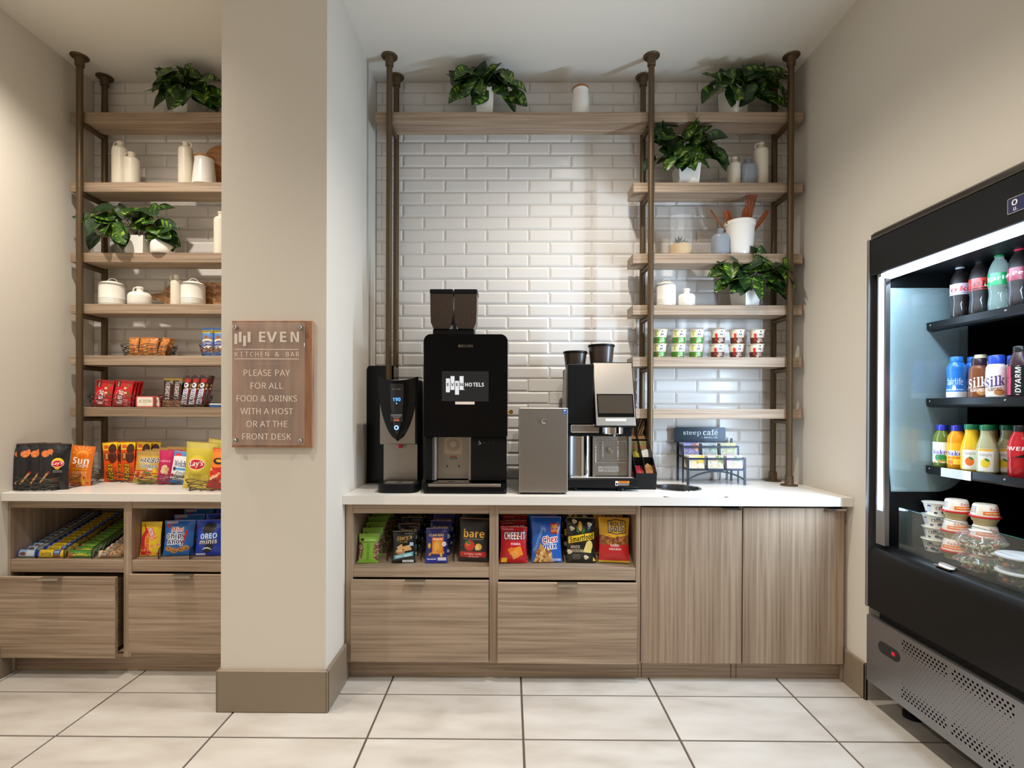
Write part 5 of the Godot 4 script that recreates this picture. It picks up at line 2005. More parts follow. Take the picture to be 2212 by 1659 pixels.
func terrarium(at: Vector3) -> void:
	var t := thing("glass_terrarium", "open glass cylinder with sand and two small succulents", "terrarium", at)
	var g := G.new()
	var r := 0.066
	g.lathe([Vector2(r - 0.003, 0.004), Vector2(r - 0.003, 0.215), Vector2(r - 0.0015, 0.2165), Vector2(r, 0.215), Vector2(r, 0.0), Vector2(0, 0.0)], Vector3.ZERO, 40)
	part("glass", g, glass("clear_glass", Color(0.96, 0.98, 0.98), 0.05), t)
	g = G.new()
	g.lathe([Vector2(0.0, 0.0015), Vector2(r - 0.0045, 0.0015), Vector2(r - 0.0045, 0.062), Vector2(0.03, 0.070), Vector2(0.0, 0.072)], Vector3.ZERO, 32)
	var sm := mat("sand", Color.WHITE, 0.9)
	sm.albedo_texture = noise_tex(0.2, 2, [[0.0, rgb(176, 140, 92)], [0.5, rgb(206, 176, 130)], [1.0, rgb(226, 202, 160)]], 71, 256)
	sm.uv1_triplanar = true
	sm.uv1_scale = Vector3(8, 8, 8)
	part("sand", g, sm, t)
	var rng := RandomNumberGenerator.new()
	rng.seed = 9
	for e in [[Vector3(-0.012, 0.068, 0.01), 0.050, 0.006, mat("agave", rgb(62, 78, 62), 0.5), 16], [Vector3(0.025, 0.066, 0.012), 0.026, 0.007, mat("sedum", rgb(132, 146, 92), 0.5), 18]]:
		g = G.new()
		for k in e[4]:
			var az: float = TAU * k * 0.381966
			var el := lerpf(0.25, 1.3, float(k) / e[4])
			var d := Vector3(cos(az) * cos(el), sin(el), sin(az) * cos(el))
			var side: Vector3 = d.cross(Vector3.UP).normalized() * e[2]
			var b: Vector3 = e[0]
			var tip: Vector3 = b + d * e[1]
			var mid: Vector3 = b + d * e[1] * 0.45
			var nn: Vector3 = side.cross(d).normalized()
			g.flat(b - side * 0.4, mid - side, mid + side, nn)
			g.flat(b - side * 0.4, mid + side, b + side * 0.4, nn)
			g.flat(mid - side, tip, mid + side, nn)
		part("succulent", g, e[3], t)
	g = G.new()
	for k in 40:
		var a := rng.randf() * TAU
		var rr := sqrt(rng.randf()) * 0.055
		var c := Vector3(cos(a) * rr, 0.0705 - rr * 0.08, sin(a) * rr)
		var s := rng.randf_range(0.002, 0.004)
		g.cbox(c, Vector3(s, s * 0.7, s), s * 0.3)
	var pb := part("pebbles", g, mat("pebble", rgb(150, 132, 106), 0.8), t)
	pb.set_meta("kind", "stuff")


func utensils(at: Vector3) -> void:
	var t := thing("utensil_crock", "large white ceramic crock holding wooden utensils", "crock", at)
	var g := G.new()
	g.lathe([Vector2(0, 0), Vector2(0.058, 0), Vector2(0.064, 0.005), Vector2(0.067, 0.02), Vector2(0.076, 0.165), Vector2(0.080, 0.168), Vector2(0.081, 0.188), Vector2(0.077, 0.192), Vector2(0.073, 0.188), Vector2(0.066, 0.06), Vector2(0.0, 0.058)], Vector3.ZERO, 40)
	part("pot", g, M.white_glaze, t)
	var tools := [
		["slotted_turner", "slotted dark wood turner standing tallest in the crock", Vector3(0.008, 0.06, 0.0), 0.12, -0.16, 0.30, 0.026, true],
		["wooden_spatula", "short flat wood spatula in front of the slotted turner", Vector3(0.0, 0.06, 0.025), 0.04, -0.12, 0.195, 0.024, false],
		["wooden_spoon", "wood spoon leaning left in the crock", Vector3(-0.016, 0.06, 0.012), 0.05, 0.36, 0.20, 0.019, false],
		["wooden_stick", "thin wood stick leaning far left in the crock", Vector3(-0.012, 0.06, -0.01), 0.0, 0.62, 0.25, 0.006, false],
		["wooden_paddle", "wood handle leaning right in the crock", Vector3(0.018, 0.06, 0.0), 0.0, -0.60, 0.24, 0.012, false]]
	for e in tools:
		g = G.new()
		var L: float = e[5]
		var w: float = e[6]
		var o := Node3D.new()
		var hw := minf(w, 0.007)
		if e[7]:
			# turner head made of four tines joined at both ends
			g.prism([Vector2(-hw, 0), Vector2(hw, 0), Vector2(w, L * 0.45), Vector2(w, L * 0.52), Vector2(-w, L * 0.52), Vector2(-w, L * 0.45)], -0.003, 0.003)
			for k in 4:
				var c := -w + w * 2.0 * (k + 0.5) / 4.0
				g.box(Vector3(c - w * 0.19, L * 0.52, -0.003), Vector3(c + w * 0.19, L * 0.86, 0.003))
			g.prism(rounded(-w * 1.02, L * 0.86, w * 1.02, L, [0.0, 0.0, 0.008, 0.008]), -0.003, 0.003, true)
		elif w > 0.01:
			g.prism([Vector2(-hw, 0), Vector2(hw, 0), Vector2(hw, L * 0.45), Vector2(w, L * 0.68), Vector2(w, L * 0.93), Vector2(w * 0.7, L), Vector2(-w * 0.7, L), Vector2(-w, L * 0.93), Vector2(-w, L * 0.68), Vector2(-hw, L * 0.45)], -0.003, 0.003, true)
		else:
			g.tube([Vector3(0, 0, 0), Vector3(0, L * 0.8, 0), Vector3(0, L, 0)], 0.0042, 8)
		o.free()
		var s := single(e[0], g, M.red_wood if e[7] else M.spoon_wood if M.has("spoon_wood") else spoon_wood(), e[1], "utensil", "wooden utensils in the crock")
		s.position = at + e[2]
		s.rotation = Vector3(e[3], 0, e[4])

func spoon_wood() -> Material:
	var m: StandardMaterial3D = M.red_wood.duplicate()
	m.albedo_color = Color(1.0, 0.92, 0.75)
	M["spoon_wood"] = m
	return m


func oat_cups(y: float) -> void:
	var cream := rgb(234, 222, 200)
	for kind in 2:
		var low := rgb(72, 138, 52) if kind == 0 else rgb(92, 50, 36)
		var pic := Pic.new(320, 96, cream)
		pic.rect(0, 52, 320, 44, low)
		for k in 2:
			var c := 80.0 + 160.0 * k
			if kind == 0:
				pic.ell(c - 34, 24, 13, 20, rgb(170, 186, 74), 0.2).ell(c - 30, 26, 9, 15, rgb(222, 224, 150), 0.2).ell(c - 36, 70, 6, 7, rgb(190, 40, 36))
				pic.poly([Vector2(c + 36, 26), Vector2(c + 40, 26), Vector2(c + 30, 56), Vector2(c + 27, 54)], rgb(170, 66, 40))
			else:
				for a in 5:
					pic.poly([Vector2(c - 34, 36), Vector2(c - 34, 36) + Vector2.from_angle(-2.7 + a * 0.8) * 22, Vector2(c - 34, 36) + Vector2.from_angle(-2.3 + a * 0.8) * 12], rgb(206, 60, 34))
				pic.ell(c - 34, 40, 10, 16, rgb(206, 52, 34)).ell(c - 36, 68, 9, 10, rgb(180, 34, 30)).poly([Vector2(c + 34, 20), Vector2(c + 40, 24), Vector2(c + 37, 50), Vector2(c + 32, 50)], rgb(196, 50, 40))
			pic.ell(c + 6, 12, 7, 6, rgb(40, 44, 70)).ell(c + 6, 19, 5, 6, rgb(230, 190, 160)).poly([Vector2(c - 8, 36), Vector2(c - 2, 24), Vector2(c + 14, 24), Vector2(c + 20, 36)], rgb(34, 48, 84)).poly([Vector2(c + 2, 24), Vector2(c + 10, 24), Vector2(c + 6, 33)], rgb(240, 240, 240))
			pic.text("QUAKER", c + 6, 42, 38, 8, rgb(40, 34, 60), "serifbold")
			pic.text("INSTANT OATMEAL", c + 6, 57, 48, 4, rgb(240, 230, 200), "bold")
			if kind == 0:
				pic.text("APPLES &", c + 6, 67, 42, 9, rgb(250, 250, 244), "bold").text("CINNAMON", c + 6, 79, 50, 9, rgb(250, 250, 244), "bold")
			else:
				pic.text("MAPLE &", c + 6, 67, 38, 9, rgb(250, 250, 244), "bold").text("BROWN SUGAR", c + 6, 79, 58, 9, rgb(250, 250, 244), "bold")
			pic.bits(c - 30, 86, 24, 8, 4, 6, [rgb(226, 196, 140)], 4)
		var cm := pmat("oat_cup_%d" % kind, pic, 0.4)
		var x0: Array = [0.820, 0.924, 1.021] if kind == 0 else [1.140, 1.243, 1.352]
		for i in 3:
			for row in 2:
				var at := Vector3(x0[i] + (0.004 if row else 0.0), y + 0.0785 * row, 0.130)
				var t := thing("oatmeal_cup", "%s oatmeal cup, %s of three, in the %s row" % ["green apple" if kind == 0 else "brown maple", ["leftmost", "middle", "rightmost"][i], ["lower", "upper"][row]], "oatmeal cup", at, 0.0, "oatmeal cups stacked in two rows")
				var g := G.new()
				g.lathe([Vector2(0, 0.002), Vector2(0.030, 0.002), Vector2(0.0305, 0.0), Vector2(0.0385, 0.072), Vector2(0.0, 0.072)], Vector3.ZERO, 28, 0.0, 0.072, TAU, 0.30)
				for k in g.t.size():
					g.t[k].x = fposmod(g.t[k].x - 0.25 + (0.05 if row else 0.02), 1.0) if false else g.t[k].x - 0.25
				part("cup", g, cm, t)
				g = G.new()
				g.lathe([Vector2(0.0385, 0.0722), Vector2(0.0432, 0.073), Vector2(0.0436, 0.0745), Vector2(0.041, 0.0764), Vector2(0, 0.0764)], Vector3.ZERO, 28)
				part("lid", g, mat("oat_lid", rgb(214, 200, 178), 0.5) if not M.has("oat_lid") else M.oat_lid, t)


# ---------------------------------------------------------------- packets
var packs := {}

# pillow bag standing on its bottom seal: front and back skins that meet in flat seals
func pillow(w: float, h: float, d: float, sd: int) -> ArrayMesh:
	var g := G.new()
	var nz := FastNoiseLite.new()
	nz.seed = sd
	nz.frequency = 14.0
	var rows := 15
	var cols := 11
	for s in [1.0, -1.0]:
		var p := []
		for j in rows:
			var v := float(j) / (rows - 1)
			var row := []
			for i in cols:
				var u := float(i) / (cols - 1) * 2.0 - 1.0
				var bv := pow(clampf(sin(PI * clampf((v - 0.045) / 0.91, 0.0, 1.0)), 0.0, 1.0), 0.55)
				var bu := pow(maxf(0.0, 1.0 - u * u), 0.6)
				var pinch := 1.0 - 0.07 * bv
				var wr := nz.get_noise_3d(u * w * 3.0, v * h * 1.2, s) * 0.005 * (1.0 - u * u) * (0.35 + 0.65 * absf(v * 2.0 - 1.0)) * clampf(bv * 3.0, 0.0, 1.0)
				row.append(Vector3(u * w / 2 * pinch, (1.0 - v) * h, s * (d / 2 * bv * bu + wr + 0.0004)))
			p.append(row)
		g.grid(p, s > 0.0)
	return g.mesh()

func seal(w: float, sd: float) -> ArrayMesh:
	# crimped strip with a saw-tooth edge
	var g := G.new()
	var n := 18
	for k in n:
		var x0 := -w / 2 + w * k / n
		var x1 := -w / 2 + w * (k + 1) / n
		var z := 0.0009 if k % 2 else -0.0003
		var xm := (x0 + x1) / 2
		for s in [1.0, -1.0]:
			g.quad(Vector3(x0, 0, s * 0.0008), Vector3(x1, 0, s * 0.0008), Vector3(x1, sd, z + s * 0.0008), Vector3(x0, sd, z + s * 0.0008), Vector3(0, 0, s))
			g.flat(Vector3(x0, sd, z + s * 0.0008), Vector3(x1, sd, z + s * 0.0008), Vector3(xm, sd * 1.22, z + s * 0.0008), Vector3(0, 0, s))
	return g.mesh()

func bar_mesh(l: float, h: float, d: float) -> ArrayMesh:
	# flow-wrapped bar lying along x, standing on its long edge; crimped fins at both ends
	var g := G.new()
	var n := 15
	var m := 13
	var p := []
	for j in m:
		var a := TAU * j / (m - 1)
		var row := []
		for i in n:
			var u := float(i) / (n - 1) * 2.0 - 1.0
			var e := clampf((1.0 - absf(u)) / 0.14, 0.0, 1.0)
			var k := pow(e, 0.5)
			var c := Vector2(cos(a), sin(a))
			var q := maxf(absf(c.x), absf(c.y))
			c = c / lerpf(1.0, q, 0.55)
			row.append(Vector3(u * l / 2, h / 2 + c.x * h / 2 * lerpf(0.8, 1.0, k) , c.y * d / 2 * maxf(k, 0.04)))
		p.append(row)
	g.grid(p)
	# print: the face towards +z carries the picture
	for k in g.v.size():
		g.t[k] = Vector2(g.v[k].x / l + 0.5, 1.0 - g.v[k].y / h)
	return g.mesh()

func pack(kind: String, w: float, h: float, d: float, pic: Pic, shape := "bag", rough := 0.32) -> void:
	var m := pmat("pack_" + kind, pic, rough)
	var e := {"w": w, "h": h, "d": d, "mat": m, "shape": shape}
	if shape == "bag":
		e.mesh = pillow(w, h - 0.004, d, hash(kind) % 1000)
		e.seal = seal(w * 0.985, 0.0035)
	elif shape == "bar":
		e.mesh = bar_mesh(w, h, d)
	else:
		var g := G.new()
		g.box(Vector3(-w / 2, 0, -d / 2), Vector3(w / 2, h, d / 2), 0.0012)
		for k in g.v.size():
			g.t[k] = Vector2(g.v[k].x / w + 0.5, 1.0 - g.v[k].y / h) if g.n[k].z > -0.5 else Vector2(0.5 - g.v[k].x / w, 1.0 - g.v[k].y / h)
		e.mesh = g.mesh()
	packs[kind] = e

# put one packet: at = base point; lean back, turn about y, roll
func put(kind: String, called: String, label: String, category: String, group: String, at: Vector3, lean := 0.0, turn := 0.0, roll := 0.0) -> MeshInstance3D:
	var e: Dictionary = packs[kind]
	var o := single(called, e.mesh, e.mat, label, category, group)
	o.position = at
	o.rotation_order = EULER_ORDER_YXZ
	o.rotation = Vector3(-lean, turn, roll)
	if e.has("seal"):
		var s := part("top_seal", e.seal, e.mat, o)
		s.position = Vector3(0, e.h - 0.0042, 0)
	return o


func draw_packs() -> void:
	var W := rgb(255, 255, 255)
	var K := rgb(22, 22, 24)
	var Y := rgb(250, 208, 30)
	var p: Pic
	# black chips
	p = Pic.new(144, 240, rgb(34, 32, 34))
	p.ell(36, 52, 20, 18, rgb(226, 126, 66)).ell(56, 40, 15, 13, rgb(214, 112, 58)).bits(20, 40, 50, 24, 10, 4, [rgb(240, 160, 96), rgb(190, 90, 44)], 3)
	p.ell(98, 100, 27, 27, Y).ell(98, 122, 12, 14, rgb(230, 168, 40)).ell(98, 104, 28, 19, W).ell(98, 104, 26, 17, rgb(196, 26, 36)).text("Lay's", 98, 104, 44, 22, W, "bold", -0.08, 0.2)
	p.poly([Vector2(12, 206), Vector2(52, 150), Vector2(60, 156), Vector2(20, 212)], rgb(206, 152, 96)).ell(58, 150, 7, 6, rgb(170, 40, 40)).lines(80, 140, 40, 2, 7, rgb(180, 180, 180)).ell(86, 190, 16, 14, rgb(96, 40, 36)).rect(0, 0, 144, 12, rgb(24, 22, 24))
	pack("black_chips", 0.135, 0.225, 0.045, p, "bag", 0.24)
	# orange chips
	p = Pic.new(120, 230, rgb(232, 116, 28))
	p.ell(66, 52, 30, 26, rgb(244, 160, 40)).ell(66, 56, 24, 22, rgb(232, 116, 28))
	for k in 7:
		p.poly([Vector2(60, 50), Vector2(60, 50) + Vector2.from_angle(-2.9 + k * 0.42) * 52, Vector2(60, 50) + Vector2.from_angle(-2.83 + k * 0.42) * 52], rgb(250, 196, 90))
	p.text("Sun", 62, 84, 84, 40, W, "bold").text("CHIPS", 74, 114, 60, 18, W, "bold").text("100% WHOLE GRAIN", 60, 132, 84, 8, Y, "bold").text("HARVEST", 64, 154, 76, 16, rgb(255, 226, 170), "serifbold").text("CHEDDAR", 64, 173, 72, 14, rgb(255, 226, 170), "serifbold")
	p.bits(20, 184, 84, 34, 16, 13, [rgb(244, 180, 60), rgb(226, 140, 40), rgb(200, 80, 30)], 5)
	pack("orange_chips", 0.108, 0.205, 0.04, p, "bag", 0.3)
	# peanut butter cups bar, upright
	p = Pic.new(84, 230, rgb(236, 88, 26))
	p.rect(0, 0, 84, 44, Y).rect(8, 14, 28, 22, rgb(240, 120, 40)).lines(10, 18, 24, 2, 9, rgb(200, 50, 20)).ell(58, 40, 22, 30, rgb(72, 34, 22)).ell(58, 92, 24, 34, rgb(84, 40, 26)).ell(24, 82, 15, 26, rgb(96, 50, 30)).rect(16, 62, 16, 36, rgb(206, 150, 78)).rect(36, 64, 44, 8, rgb(110, 60, 40))
	p.text("Reese's", 38, 176, 92, 34, rgb(250, 214, 40), "bold", -PI / 2, 0.15, 3.0, rgb(60, 26, 14)).lines(62, 150, 14, 7, 8, rgb(60, 26, 14))
	pack("orange_bar", 0.076, 0.215, 0.016, p, "bag", 0.36)
	# gummy bears
	p = Pic.new(168, 210, rgb(198, 158, 62))
	p.rect(0, 0, 168, 26, rgb(170, 134, 56)).text("HARIBO", 92, 58, 118, 32, rgb(30, 26, 24), "bold", 0.0, 0.25, 2.5, W).text("Goldbears", 92, 94, 108, 24, rgb(30, 26, 24), "bold", 0.0, 0.15, 2.0, W).ell(108, 118, 16, 8, rgb(210, 220, 236)).rect(0, 124, 130, 6, rgb(210, 40, 40)).rect(0, 130, 168, 58, rgb(216, 168, 96))
	p.bits(10, 134, 110, 48, 26, 11, [rgb(206, 40, 36), rgb(60, 140, 60), rgb(232, 150, 40), rgb(240, 200, 60), rgb(220, 90, 50)], 7).ell(136, 150, 16, 22, Y).ell(136, 124, 12, 12, Y).rect(120, 140, 32, 8, rgb(200, 40, 40)).rect(0, 188, 168, 22, rgb(150, 140, 50))
	pack("gold_gummies", 0.135, 0.172, 0.03, p, "bag", 0.3)
	# pink nuts
	p = Pic.new(104, 212, rgb(196, 30, 92))
	p.text("SAHALE", 52, 66, 66, 12, rgb(244, 220, 224), "serifbold").ell(50, 108, 22, 16, rgb(226, 196, 150), -0.5).ell(64, 124, 22, 15, rgb(210, 172, 120), -0.7).ell(42, 132, 18, 15, rgb(232, 208, 168)).ell(66, 142, 12, 14, rgb(220, 186, 136)).lines(20, 166, 62, 2, 10, rgb(240, 200, 210)).lines(20, 186, 40, 1, 8, rgb(250, 220, 230))
	pack("pink_nuts", 0.082, 0.178, 0.028, p, "bag", 0.4)
	# fruit snacks
	p = Pic.new(128, 210, rgb(238, 238, 240))
	p.rect(0, 0, 128, 34, rgb(60, 146, 210)).ell(36, 22, 24, 14, rgb(214, 50, 60)).text("ZERO FAT", 88, 34, 60, 10, Y, "bold").ell(64, 40, 76, 14, rgb(238, 238, 240)).text("Welch's", 70, 76, 104, 40, rgb(40, 44, 110), "serifbold").rect(22, 104, 96, 14, rgb(70, 160, 226)).ell(26, 112, 13, 13, rgb(90, 60, 110)).text("Fruit", 74, 136, 64, 22, rgb(60, 60, 70), "serif", 0.0, 0.3).text("Snacks", 74, 158, 88, 20, rgb(60, 60, 70), "serifbold", 0.0, 0.3).ell(14, 156, 14, 12, rgb(214, 50, 60)).rect(0, 184, 128, 26, rgb(50, 130, 214))
	pack("white_snacks", 0.100, 0.172, 0.028, p, "bag", 0.32)
	# yellow chips
	p = Pic.new(168, 240, rgb(206, 186, 62))
	p.rect(0, 0, 168, 30, rgb(196, 180, 84)).ell(72, 108, 44, 44, rgb(232, 204, 60)).ell(70, 112, 46, 28, W).ell(70, 112, 43, 25, rgb(206, 40, 40)).text("Lay's", 70, 112, 72, 34, W, "bold", -0.08, 0.2).text("Classic", 66, 164, 70, 16, rgb(120, 106, 30), "", 0.0, 0.1).bits(16, 178, 120, 48, 22, 15, [rgb(236, 214, 110), rgb(222, 196, 84), rgb(206, 176, 60)], 9)
	pack("yellow_chips", 0.165, 0.232, 0.055, p, "bag", 0.22)
	# orange red puffs
	p = Pic.new(144, 220, rgb(238, 130, 36))
	p.rect(0, 0, 144, 18, rgb(226, 110, 30)).ell(50, 66, 32, 18, K).ell(52, 64, 20, 8, rgb(240, 160, 40)).poly([Vector2(0, 110), Vector2(144, 84), Vector2(144, 220), Vector2(0, 220)], rgb(206, 34, 34)).bits(10, 110, 110, 70, 30, 13, [rgb(226, 60, 40), rgb(240, 140, 70), rgb(184, 24, 30), rgb(250, 200, 150)], 11)
	pack("red_puffs", 0.14, 0.20, 0.05, p, "bag", 0.32)
	# cookie sleeve
	p = Pic.new(80, 150, rgb(206, 134, 62))
	p.bits(0, 0, 80, 30, 16, 6, [rgb(110, 60, 30), rgb(150, 84, 40)], 13).bits(0, 30, 80, 116, 14, 4, [rgb(130, 74, 36), rgb(226, 160, 90)], 14).text("COOKIES", 44, 92, 90, 20, rgb(206, 48, 36), "bold", -PI / 2)
	p.text("bite size", 64, 92, 60, 8, rgb(240, 226, 200), "", -PI / 2)
	pack("cookie_pack", 0.052, 0.104, 0.026, p, "bag", 0.4)
	# almonds
	p = Pic.new(100, 240, rgb(92, 138, 206))
	p.rect(0, 22, 100, 24, rgb(226, 206, 50)).lines(10, 30, 80, 1, 12, rgb(60, 70, 120)).ell(38, 84, 15, 20, rgb(150, 92, 50), 0.6).ell(76, 92, 11, 15, rgb(170, 110, 60), -0.5).ell(50, 112, 46, 16, rgb(232, 220, 180)).ell(50, 140, 44, 26, rgb(70, 84, 170)).text("ALMONDS", 50, 136, 76, 16, W, "bold").ell(50, 168, 46, 14, rgb(236, 236, 238)).bits(4, 168, 92, 46, 30, 10, [rgb(170, 110, 64), rgb(140, 84, 44), rgb(200, 146, 90)], 15).rect(0, 218, 100, 22, rgb(80, 120, 196))
	pack("blue_almonds", 0.064, 0.160, 0.022, p, "bag", 0.3)
	# wafer bars
	p = Pic.new(120, 180, rgb(204, 28, 36))
	p.rect(8, 6, 30, 40, rgb(92, 26, 22)).text("KING SIZE", 23, 27, 34, 10, W, "bold", -PI / 2).poly([Vector2(66, 44), Vector2(96, 14), Vector2(108, 26), Vector2(80, 60)], rgb(150, 84, 44)).poly([Vector2(70, 84), Vector2(92, 64), Vector2(112, 92), Vector2(100, 112)], rgb(140, 76, 40)).rect(64, 46, 18, 14, rgb(232, 200, 150)).rect(72, 78, 16, 14, rgb(232, 200, 150)).ell(44, 116, 32, 52, W).ell(44, 116, 30, 50, rgb(204, 28, 36)).text("KitKat", 44, 116, 92, 40, W, "bold", -PI / 2, 0.2, 2.0, rgb(120, 16, 20)).lines(80, 130, 20, 5, 8, rgb(240, 200, 200))
	pack("red_wafer", 0.098, 0.146, 0.012, p, "bag", 0.36)
	# dark chocolate bar
	p = Pic.new(72, 210, rgb(68, 36, 32))
	p.rect(0, 0, 72, 16, rgb(196, 166, 60)).poly([Vector2(72, 16), Vector2(72, 50), Vector2(44, 20)], rgb(190, 180, 170)).text("HERSHEY'S", 36, 92, 130, 34, rgb(226, 222, 218), "bold", PI / 2).rect(0, 166, 72, 44, rgb(150, 104, 74)).bits(0, 168, 72, 36, 8, 14, [rgb(110, 66, 44), rgb(170, 124, 92)], 17)
	pack("brown_bar", 0.050, 0.160, 0.012, p, "bag", 0.4)
	# nougat bar
	p = Pic.new(72, 250, rgb(74, 44, 34))
	p.rect(0, 28, 54, 30, rgb(214, 44, 48)).ell(24, 82, 22, 20, rgb(236, 230, 226)).ell(20, 80, 10, 9, rgb(60, 70, 160)).poly([Vector2(4, 116), Vector2(48, 104), Vector2(48, 230), Vector2(4, 236)], W).text("SNICKERS", 26, 170, 112, 32, rgb(40, 50, 150), "bold", -PI / 2, 0.2).rect(50, 104, 5, 130, rgb(206, 40, 44)).rect(58, 66, 10, 22, rgb(206, 160, 60)).rect(58, 96, 10, 16, rgb(200, 200, 200)).lines(58, 130, 10, 8, 9, rgb(150, 110, 170))
	pack("nougat_bar", 0.046, 0.178, 0.020, p, "bag", 0.36)
	# granola and biscuit bars
	p = Pic.new(240, 64, rgb(150, 186, 222))
	p.rect(0, 0, 22, 64, rgb(46, 80, 190)).ell(54, 36, 24, 16, rgb(120, 76, 56)).rect(84, 8, 60, 48, rgb(206, 220, 232)).rect(150, 4, 34, 60, rgb(50, 84, 196)).text("FLIPS", 208, 36, 44, 24, rgb(190, 40, 70), "bold")
	pack("blue_bar", 0.140, 0.036, 0.020, p, "bar", 0.3)
	p = Pic.new(240, 64, rgb(240, 200, 34))
	p.text("belVita", 76, 34, 92, 34, rgb(70, 78, 40), "bold").rect(136, 2, 66, 60, rgb(44, 96, 180)).lines(146, 12, 44, 2, 10, W).ell(168, 50, 30, 14, rgb(150, 92, 46))
	pack("yellow_bar", 0.126, 0.036, 0.024, p, "bar", 0.3)
	p = Pic.new(240, 64, rgb(70, 138, 52))
	p.ell(36, 46, 32, 26, rgb(170, 110, 66)).poly([Vector2(60, 40), Vector2(130, 30), Vector2(196, 40), Vector2(196, 52), Vector2(60, 52)], rgb(226, 206, 60)).text("NATURE VALLEY", 126, 24, 110, 13, rgb(180, 200, 90), "serifbold").lines(76, 44, 100, 1, 12, rgb(60, 90, 30)).ell(214, 42, 12, 12, rgb(150, 186, 50)).rect(0, 0, 8, 64, rgb(206, 214, 190)).rect(232, 0, 8, 64, rgb(206, 214, 190))
	pack("green_bar", 0.122, 0.036, 0.018, p, "bar", 0.32)
	p = Pic.new(240, 64, rgb(170, 128, 92))
	p.bits(70, 0, 170, 40, 60, 9, [rgb(196, 152, 110), rgb(140, 96, 60), rgb(214, 176, 130)], 19).poly([Vector2(0, 0), Vector2(52, 0), Vector2(30, 64), Vector2(0, 64)], rgb(226, 206, 186)).rect(48, 2, 14, 18, rgb(230, 90, 50)).rect(62, 2, 14, 18, rgb(240, 190, 60)).rect(76, 2, 14, 18, rgb(90, 180, 210)).rect(40, 22, 54, 26, K).text("KIND", 66, 35, 48, 18, W, "bold").rect(96, 40, 144, 12, K).lines(100, 43, 130, 1, 12, rgb(230, 220, 200))
	pack("nut_bar", 0.118, 0.034, 0.018, p, "bar", 0.3)
	# chewy candy
	p = Pic.new(104, 170, rgb(238, 200, 36))
	p.poly([Vector2(16, 4), Vector2(42, 40), Vector2(52, 80), Vector2(48, 166), Vector2(4, 166), Vector2(2, 80), Vector2(26, 40)], rgb(216, 44, 50)).text("MINIS", 62, 56, 58, 22, W, "bold", 1.1, 0.0, 3.0, rgb(214, 50, 60)).ell(42, 98, 14, 42, rgb(250, 180, 40)).text("STARBURST", 42, 98, 74, 16, rgb(206, 36, 40), "bold", PI / 2).bits(4, 130, 94, 36, 26, 8, [rgb(240, 110, 120), rgb(250, 170, 60), rgb(240, 210, 80), rgb(220, 60, 70)], 21).bits(60, 70, 40, 60, 8, 8, [rgb(244, 130, 130), rgb(250, 190, 90)], 22)
	pack("candy_bag", 0.100, 0.165, 0.03, p, "bag", 0.34)
	# cookies
	p = Pic.new(150, 176, rgb(34, 106, 190))
	p.rect(12, 2, 52, 9, rgb(220, 224, 230)).lines(14, 4, 46, 1, 10, rgb(206, 60, 50)).poly([Vector2(14, 16), Vector2(44, 16), Vector2(16, 38)], rgb(200, 44, 46)).text("Mini", 72, 42, 58, 22, rgb(206, 44, 46), "bold", 0.06, 0.0, 2.5, W).text("Chips", 66, 78, 92, 36, rgb(36, 40, 96), "bold", -0.05, 0.0, 4.0, W).text("Ahoy", 66, 108, 86, 34, rgb(36, 40, 96), "bold", -0.05, 0.0, 4.0, W).poly([Vector2(112, 50), Vector2(124, 48), Vector2(118, 94), Vector2(108, 96)], rgb(206, 40, 44)).ell(108, 106, 6, 6, rgb(206, 40, 44))
	for e in [[30, 140, 18], [58, 150, 20], [92, 146, 17], [116, 138, 18]]:
		p.ell(e[0], e[1], e[2], e[2] * 0.75, rgb(196, 138, 76)).bits(e[0] - 10, e[1] - 8, 20, 16, 6, 3, [rgb(70, 38, 22)], int(e[0]))
	pack("blue_cookies", 0.145, 0.168, 0.045, p, "bag", 0.3)
	p = Pic.new(150, 176, rgb(28, 62, 184))
	p.ell(72, 34, 32, 22, rgb(30, 26, 30)).ell(72, 40, 32, 20, W).ell(72, 46, 32, 20, rgb(34, 30, 34)).rect(30, 20, 84, 10, rgb(28, 62, 184)).ell(74, 32, 31, 19, rgb(40, 36, 40)).text("OREO", 74, 78, 86, 26, W, "bold", -0.05, 0.0, 3.0, rgb(60, 120, 220)).text("minis", 74, 104, 92, 26, rgb(240, 240, 244), "bold", -0.05, 0.2, 2.5, rgb(40, 36, 44)).ell(80, 130, 24, 12, rgb(34, 30, 34)).ell(66, 146, 22, 12, W).ell(66, 151, 22, 11, rgb(34, 30, 34)).rect(8, 164, 48, 10, rgb(200, 206, 230)).lines(108, 20, 34, 3, 7, rgb(150, 180, 240))
	pack("dark_cookies", 0.145, 0.172, 0.045, p, "bag", 0.3)
	# right cabinet
	p = Pic.new(128, 176, rgb(128, 176, 50))
	p.rect(0, 0, 128, 26, rgb(140, 186, 60)).ell(22, 34, 11, 9, rgb(40, 46, 30)).lines(36, 34, 70, 1, 14, rgb(190, 220, 130)).text("Roasted & Salted", 64, 50, 74, 8, rgb(50, 70, 24), "bold").ell(0, 104, 30, 58, rgb(92, 66, 50)).ell(128, 104, 34, 60, rgb(92, 66, 50)).bits(0, 54, 26, 100, 40, 7, [rgb(196, 170, 140), rgb(120, 84, 60), rgb(150, 120, 70)], 23).bits(98, 54, 30, 100, 44, 7, [rgb(196, 170, 140), rgb(120, 84, 60), rgb(150, 120, 70)], 24).text("PISTACHIOS", 62, 110, 100, 16, rgb(44, 66, 22), "", -PI / 2)
	pack("green_nuts", 0.100, 0.138, 0.022, p, "bag", 0.36)
	p = Pic.new(136, 176, rgb(26, 25, 27))
